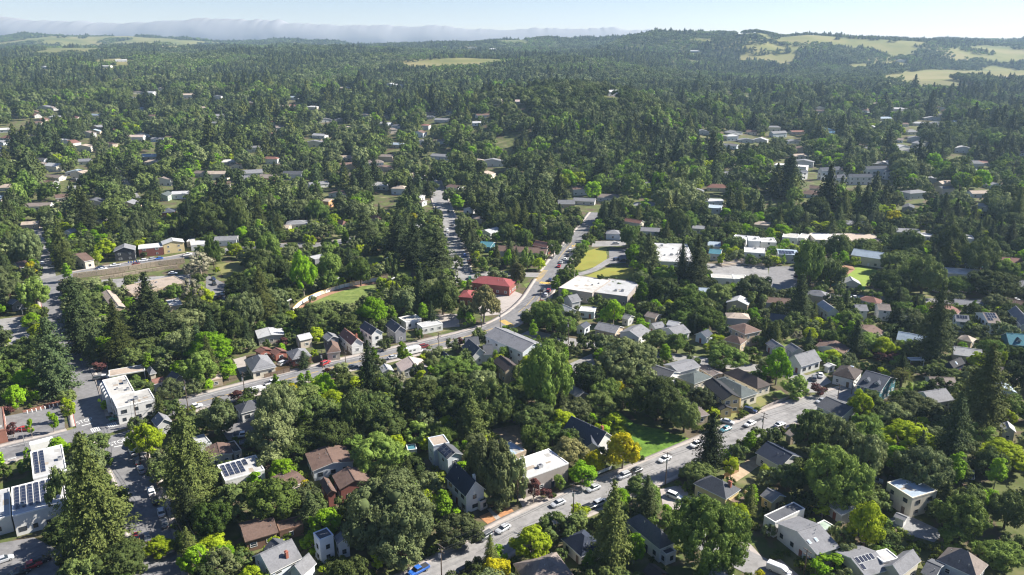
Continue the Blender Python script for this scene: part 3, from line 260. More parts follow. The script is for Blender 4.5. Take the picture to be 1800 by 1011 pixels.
FAR_HOUSES = [
(-736.3, 1240.4, 17.8, -0.21, 24.7, 12.2, 3.6, 'gb', 1.8, 'gray', 'ltgray'),
(-672.8, 1419.6, 29.4, 0.42, 20.4, 13.2, 3.2, 'gb', 1.7, 'brown', 'cream'),
(-636.1, 1390.8, 28.4, -0.48, 25.3, 11.1, 5.5, 'ga', 2.2, 'ltgray', 'white'),
(-649.3, 1464.8, 33.0, -0.01, 20.1, 11.6, 3.6, 'gb', 1.7, 'tan', 'white'),
(-603.3, 1334.1, 25.2, -0.2, 18.4, 12.7, 3.6, 'ga', 1.9, 'graybrown', 'cream'),
(-497.4, 1334.4, 25.9, -0.28, 21.1, 11.8, 5.5, 'gb', 1.7, 'gray', 'white'),
(-411.1, 1253.7, 20.8, -0.47, 23.8, 10.1, 5.5, 'hip', 1.9, 'tan', 'orange'),
(-367.0, 1321.2, 26.6, -0.12, 19.4, 9.8, 3.6, 'hip', 2.0, 'bluegray', 'white'),
(-656.8, 1129.6, 12.4, -0.2, 21.5, 9.3, 3.2, 'hip', 1.9, 'ltgray', 'white'),
(-647.1, 1061.3, 10.8, 0.31, 16.9, 10.5, 3.2, 'ga', 2.1, 'brown', 'cream'),
(-657.4, 1095.0, 11.7, -0.28, 20.4, 11.6, 3.6, 'gb', 1.7, 'redbrown', 'tan'),
(-652.1, 997.3, 8.4, 0.4, 22.3, 8.7, 3.6, 'hip', 2.1, 'white', 'white'),
(-619.0, 976.2, 7.0, 0.32, 15.7, 10.2, 3.6, 'ga', 2.0, 'ltgray', 'bluewhite'),
(-560.5, 936.0, 4.6, 0.33, 16.1, 10.4, 5.5, 'hip', 1.6, 'tan', 'cream'),
(-510.1, 897.5, 2.9, -0.48, 21.9, 10.5, 5.5, 'gb', 2.5, 'redbrown', 'white'),
(-481.0, 869.9, 1.9, -0.04, 21.6, 10.5, 5.5, 'gb', 1.9, 'tan', 'cream'),
(-536.9, 926.3, 4.0, 0.04, 20.0, 8.9, 3.2, 'gb', 1.7, 'ltgray', 'white'),
(-538.8, 816.3, -0.1, 0.0, 20.9, 8.3, 3.6, 'ga', 2.5, 'white', 'white'),
(-408.6, 720.3, -0.3, 0.2, 19.3, 8.0, 3.2, 'gb', 2.1, 'bluegray', 'white'),
(-391.3, 697.7, -0.3, -0.37, 19.4, 9.5, 5.5, 'gb', 2.5, 'tan', 'cream'),
(-379.7, 976.5, 7.7, 0.43, 17.0, 9.2, 3.2, 'ga', 1.9, 'ltgray', 'bluewhite'),
(-294.1, 956.5, 7.4, -0.21, 18.4, 9.6, 3.2, 'gb', 2.2, 'redbrown', 'cream'),
(-233.4, 946.4, 7.0, -0.42, 19.3, 8.5, 3.6, 'ga', 2.2, 'ltgray', 'white'),
(-367.6, 861.0, 2.5, 0.22, 16.0, 8.5, 5.5, 'ga', 2.3, 'tan', 'white'),
(-288.8, 783.1, -0.3, 0.35, 15.4, 9.3, 3.6, 'hip', 2.0, 'white', 'ltgray'),
(-247.8, 791.1, -0.3, -0.16, 18.3, 8.4, 5.5, 'hip', 1.8, 'redbrown', 'white'),
(-343.1, 735.5, -0.3, 0.3, 17.3, 10.6, 3.2, 'ga', 2.2, 'graybrown', 'ltgray'),
(-288.8, 712.5, -0.3, -0.27, 18.9, 8.2, 3.6, 'hip', 1.9, 'graybrown', 'cream'),
(-268.4, 697.9, -0.3, 0.02, 20.2, 9.5, 5.5, 'ga', 2.2, 'tan', 'cream'),
(-453.0, 936.0, 4.8, 0.07, 20.7, 10.2, 5.5, 'ga', 2.2, 'pink', 'white'),
(-1044.8, 2140.0, 66.9, 0.48, 28.8, 14.0, 3.6, 'ga', 2.2, 'white', 'white'),
(-1154.5, 1970.8, 53.8, -0.05, 22.2, 12.3, 5.5, 'gb', 1.7, 'white', 'white'),
(-1012.3, 1992.0, 56.7, -0.01, 28.3, 14.8, 3.2, 'ga', 2.1, 'white', 'white'),
(-814.1, 1279.5, 19.4, 0.23, 21.6, 10.0, 3.6, 'gb', 2.2, 'gray', 'cream'),
(-345.7, 1203.3, 18.9, -0.29, 18.7, 10.9, 5.5, 'hip', 2.2, 'tan', 'cream'),
(-824.7, 1332.6, 19.5, 0.05, 18.8, 11.3, 3.6, 'gb', 1.9, 'ltgray', 'white'),
(-641.8, 1334.1, 24.6, -0.49, 18.0, 11.5, 3.2, 'hip', 2.4, 'gray', 'white'),
(-551.0, 1348.4, 26.9, 0.22, 18.9, 10.0, 5.5, 'ga', 2.3, 'tan', 'white'),
(-219.5, 690.5, -0.3, -0.34, 17.6, 8.3, 3.2, 'ga', 2.6, 'tan', 'orange'),
(-226.4, 888.7, 4.1, 0.06, 21.3, 8.8, 5.5, 'gb', 2.3, 'gray', 'cream'),
(-308.9, 1465.2, 33.7, -0.37, 26.0, 12.4, 3.6, 'hip', 2.5, 'tan', 'orange'),
(-236.1, 1542.2, 36.2, -0.33, 21.2, 13.1, 3.6, 'gb', 2.5, 'ltgray', 'white'),
(-215.2, 1510.7, 34.4, 0.49, 19.2, 13.3, 5.5, 'gb', 2.1, 'white', 'white'),
(-199.8, 1306.9, 22.6, -0.01, 18.0, 11.5, 5.5, 'ga', 1.9, 'gray', 'ltgray'),
(-112.1, 1293.5, 22.7, 0.06, 20.7, 9.6, 3.6, 'ga', 2.0, 'gray', 'white'),
(-92.2, 1254.7, 22.5, -0.35, 18.8, 12.4, 3.2, 'gb', 1.8, 'ltgray', 'white'),
(-18.4, 1017.9, 41.0, -0.36, 18.1, 10.5, 5.5, 'hip', 2.6, 'tan', 'cream'),
(13.0, 978.6, 45.3, 0.02, 18.5, 8.9, 3.2, 'ga', 2.2, 'pink', 'cream'),
(-38.1, 923.2, 24.5, 0.24, 18.6, 8.4, 3.6, 'ga', 1.7, 'ltgray', 'white'),
(18.3, 886.0, 26.5, -0.4, 15.3, 9.8, 3.6, 'hip', 2.2, 'gray', 'ltgray'),
(-111.2, 1043.0, 20.7, 0.0, 17.4, 8.5, 3.2, 'hip', 1.9, 'gray', 'ltgray'),
(-130.2, 870.9, 5.9, -0.36, 20.7, 9.2, 3.6, 'hip', 1.8, 'bluegray', 'white'),
(-182.8, 917.4, 6.5, -0.15, 21.1, 8.6, 3.2, 'ga', 2.2, 'ltgray', 'white'),
(-72.9, 800.3, 3.0, -0.4, 21.8, 10.0, 3.6, 'ga', 1.9, 'gray', 'ltgray'),
(-32.8, 759.5, 1.7, 0.49, 18.4, 9.8, 5.5, 'gb', 2.0, 'tan', 'orange'),
(-18.8, 759.5, 2.0, -0.09, 21.9, 8.2, 5.5, 'gb', 2.2, 'gray', 'white'),
(-124.1, 743.4, 0.0, -0.24, 20.7, 9.8, 3.6, 'gb', 1.6, 'brown', 'tan'),
(-24.5, 705.2, 0.1, -0.41, 16.7, 10.5, 3.6, 'gb', 2.0, 'tan', 'cream'),
(-64.9, 728.0, 0.3, 0.38, 19.7, 8.6, 3.2, 'ga', 2.3, 'ltgray', 'ltgray'),
(218.4, 1494.2, 30.6, -0.03, 25.6, 10.5, 3.2, 'ga', 2.3, 'white', 'white'),
(129.9, 1001.5, 53.3, 0.4, 22.3, 8.6, 5.5, 'ga', 2.4, 'ltgray', 'white'),
(-111.4, 648.4, -0.3, -0.37, 17.1, 9.3, 3.6, 'hip', 2.6, 'white', 'white'),
(-161.5, 751.1, -0.1, 0.48, 20.0, 8.7, 5.5, 'ga', 1.6, 'brown', 'tan'),
(-130.1, 800.0, 0.8, -0.2, 16.1, 9.3, 5.5, 'ga', 1.8, 'graybrown', 'tan'),
(-76.3, 3232.5, 84.0, 0.41, 31.8, 17.9, 5.5, 'hip', 2.4, 'white', 'white'),
(0.0, 3501.6, 88.5, 0.02, 37.2, 19.3, 5.5, 'gb', 1.7, 'white', 'white'),
(330.9, 2592.3, 76.8, 0.05, 26.3, 13.6, 5.5, 'gb', 2.3, 'tan', 'white'),
(-173.4, 3501.6, 89.4, 0.2, 37.1, 22.0, 3.2, 'gb', 2.3, 'white', 'cream'),
(404.7, 1007.3, 7.6, -0.39, 22.2, 9.1, 3.2, 'gb', 1.9, 'blue', 'bluewhite'),
(403.6, 976.2, 6.6, -0.41, 17.6, 10.5, 3.6, 'hip', 2.2, 'blue', 'bluewhite'),
(263.9, 929.3, 13.2, 0.49, 21.0, 11.1, 3.2, 'gb', 1.9, 'gray', 'ltgray'),
(250.3, 890.6, 11.1, 0.33, 15.8, 10.3, 5.5, 'hip', 1.6, 'ltgray', 'white'),
(267.8, 890.2, 9.0, 0.04, 19.8, 8.8, 3.2, 'gb', 1.7, 'gray', 'ltgray'),
(288.0, 899.1, 7.9, -0.46, 16.6, 9.5, 3.2, 'gb', 2.5, 'ltgray', 'ltgray'),
(323.5, 946.8, 8.1, 0.42, 22.4, 8.2, 5.5, 'ga', 2.2, 'gray', 'bluewhite'),
(314.8, 843.4, 3.1, 0.09, 17.9, 9.2, 5.5, 'gb', 2.1, 'brown', 'tan'),
(219.9, 901.8, 17.1, -0.02, 15.8, 9.0, 3.2, 'gb', 2.2, 'gray', 'ltgray'),
(604.8, 1129.1, 11.0, -0.13, 22.9, 10.2, 3.2, 'gb', 2.5, 'ltgray', 'ltgray'),
(480.2, 926.3, 4.8, -0.3, 15.4, 9.0, 5.5, 'gb', 1.7, 'gray', 'ltgray'),
(433.1, 861.0, 2.6, 0.44, 17.8, 8.5, 5.5, 'gb', 2.2, 'ltgray', 'white'),
(468.0, 888.4, 3.6, 0.49, 20.2, 8.8, 5.5, 'gb', 1.8, 'gray', 'ltgray'),
(607.6, 1239.5, 14.9, -0.27, 23.6, 10.6, 3.2, 'hip', 2.0, 'white', 'white'),
(582.0, 1071.8, 9.2, 0.3, 20.0, 10.0, 3.6, 'gb', 2.0, 'gray', 'ltgray'),
(455.6, 758.9, 0.0, -0.21, 16.9, 10.2, 5.5, 'hip', 2.3, 'gray', 'ltgray'),
(439.8, 720.2, -0.2, -0.48, 15.0, 10.3, 3.2, 'ga', 2.2, 'ltgray', 'bluewhite'),
(173.5, 641.6, -0.3, -0.22, 18.9, 9.7, 3.2, 'hip', 2.5, 'redbrown', 'cream'),
(377.8, 774.9, 0.2, 0.43, 15.0, 10.4, 3.6, 'ga', 1.6, 'white', 'ltgray'),
(495.8, 851.8, 2.4, -0.18, 18.6, 8.0, 5.5, 'gb', 2.3, 'white', 'white'),
(624.4, 2753.7, 83.8, -0.17, 35.0, 16.7, 3.6, 'hip', 2.0, 'white', 'white'),
(1225.2, 1983.0, 29.0, 0.37, 29.1, 15.5, 3.2, 'hip', 2.6, 'white', 'white'),
(1268.6, 2610.1, 54.9, -0.26, 27.5, 18.1, 5.5, 'gb', 2.3, 'tan', 'cream'),
(491.8, 1553.1, 22.0, 0.44, 27.6, 13.0, 5.5, 'gb', 2.5, 'white', 'white'),
(604.0, 1304.9, 17.2, -0.25, 18.5, 10.3, 3.6, 'ga', 1.7, 'tan', 'cream')]
MORE_HOUSES = [(-321, 807, 15, 11), (238, 848, 19, 8), (-88, 990, 19, 11), (473, 776, 13, 11), (-468, 1209, 13, 8), (-351, 1019, 13, 9), (-422, 1136, 15, 11), (675, 1223, 13, 8), (-101, 876, 17, 8), (-384, 1154, 19, 11), (-262, 1244, 15, 11), (-109, 918, 15, 11), (-402, 1060, 15, 9), (-717, 1180, 13, 9), (-697, 1145, 19, 11), (302, 811, 17, 11), (-207, 646, 13, 9), (-590, 949, 19, 8), (378, 614, 19, 8), (598, 1210, 15, 9), (-283, 911, 19, 9), (-374, 1013, 13, 9), (-464, 897, 15, 8), (-174, 1201, 15, 8), (439, 1143, 13, 9), (-485, 794, 15, 11), (-549, 1034, 17, 11), (-238, 1083, 13, 11), (-400, 906, 17, 11), (-406, 924, 13, 9), (-107, 959, 13, 11), (-139, 776, 19, 8), (-405, 592, 15, 9), (334, 999, 19, 8), (-323, 739, 13, 8), (-175, 808, 15, 9), (322, 609, 19, 11), (-304, 666, 15, 8), (-582, 870, 19, 11), (787, 1203, 15, 8), (-304, 1200, 17, 11), (615, 1089, 13, 8), (-533, 995, 15, 8), (-716, 1227, 13, 9), (291, 767, 19, 9), (-611, 1150, 19, 8), (-645, 960, 15, 8), (116, 653, 13, 11), (-283, 561, 13, 11), (-287, 858, 19, 8), (-376, 676, 17, 11), (-215, 1003, 19, 8), (531, 1061, 13, 9), (393, 856, 17, 9), (475, 1029, 13, 8), (-443, 745, 17, 11), (-319, 579, 17, 11), (-397, 652, 19, 9), (-92, 626, 13, 9), (251, 715, 19, 9), (506, 989, 17, 11), (242, 613, 15, 11), (534, 1121, 17, 8), (56, 625, 15, 11), (56, 585, 17, 8), (-353, 564, 19, 8), (231, 505, 13, 11), (76, 598, 17, 9), (-436, 787, 13, 9), (-383, 817, 17, 11), (-621, 1120, 13, 11), (-146, 995, 15, 8), (-599, 909, 13, 9), (-167, 657, 17, 9), (-87, 1056, 13, 9), (-148, 958, 13, 8), (-426, 644, 15, 11), (306, 718, 13, 11), (-484, 1226, 15, 8), (-395, 570, 17, 8), (-527, 967, 19, 8), (-166, 1026, 17, 11), (328, 905, 19, 8), (372, 679, 15, 9), (553, 1220, 17, 9), (394, 876, 19, 8), (558, 1071, 19, 8), (-459, 964, 19, 8), (-610, 941, 17, 11), (197, 697, 17, 9), (-424, 931, 17, 8), (-509, 1075, 13, 8), (212, 726, 13, 8), (-249, 654, 15, 8), (458, 925, 15, 8), (-297, 1011, 19, 9), (758, 1208, 19, 9), (629, 1236, 19, 11), (-340, 1226, 15, 8), (-375, 1054, 17, 11), (432, 834, 15, 9), (-36, 959, 17, 9), (150, 625, 15, 8), (-529, 1202, 19, 9), (461, 1174, 13, 8), (489, 1247, 15, 9), (362, 755, 17, 11), (384, 935, 15, 8), (-337, 971, 19, 11), (-352, 599, 15, 8), (477, 1213, 15, 8), (706, 1068, 19, 11), (-467, 726, 15, 8), (-257, 1076, 19, 8), (674, 1039, 17, 8), (-146, 704, 13, 9), (563, 1047, 19, 8), (-510, 1002, 17, 11), (-110, 1076, 19, 9), (634, 1159, 15, 9), (-48, 641, 13, 9), (-273, 760, 13, 8), (-243, 716, 19, 9), (575, 1008, 15, 8), (-361, 635, 15, 8), (-239, 684, 15, 11), (-68, 494, 17, 8), (360, 984, 19, 9), (-466, 760, 17, 8), (202, 417, 19, 11), (371, 1124, 17, 11), (-207, 1104, 15, 8), (-635, 1232, 13, 11), (-139, 613, 17, 8), (277, 413, 13, 8), (-104, 1175, 15, 8), (-720, 1135, 19, 11), (-571, 1212, 15, 11), (218, 556, 13, 9), (-88, 688, 13, 11), (-362, 1220, 15, 8), (-443, 690, 19, 9), (356, 626, 13, 9), (-414, 693, 19, 9), (555, 835, 19, 11), (368, 648, 19, 9), (-487, 1064, 13, 9), (-364, 784, 19, 8), (293, 950, 13, 11), (-516, 1130, 19, 8), (-209, 1126, 15, 9), (-82, 869, 15, 9), (-199, 696, 17, 8), (100, 570, 19, 11), (257, 635, 17, 8), (-214, 908, 19, 9), (-321, 1052, 17, 11), (-226, 628, 19, 11), (427, 880, 13, 9), (41, 573, 13, 8), (-176, 1093, 13, 8), (413, 655, 13, 9), (454, 787, 19, 8), (676, 1244, 19, 8), (387, 1168, 17, 9), (155, 254, 9, 7), (146, 348, 9, 7), (197, 330, 12, 8), (172, 372, 9, 7), (119, 318, 10, 8), (179, 280, 10, 8), (96, 358, 9, 8), (151, 305, 12, 8), (170, 344, 10, 8), (216, 369, 9, 8), (240, 367, 12, 8), (176, 316, 10, 7), (116, 359, 12, 8), (105, 337, 10, 8), (193, 369, 10, 7), (99, 317, 10, 7), (213, 339, 12, 7), (123, 338, 12, 8), (235, 340, 9, 8), (128, 285, 12, 8), (258, 369, 12, 8), (134, 363, 9, 7), (169, 244, 10, 7), (182, 261, 10, 8), (165, 294, 12, 8)]
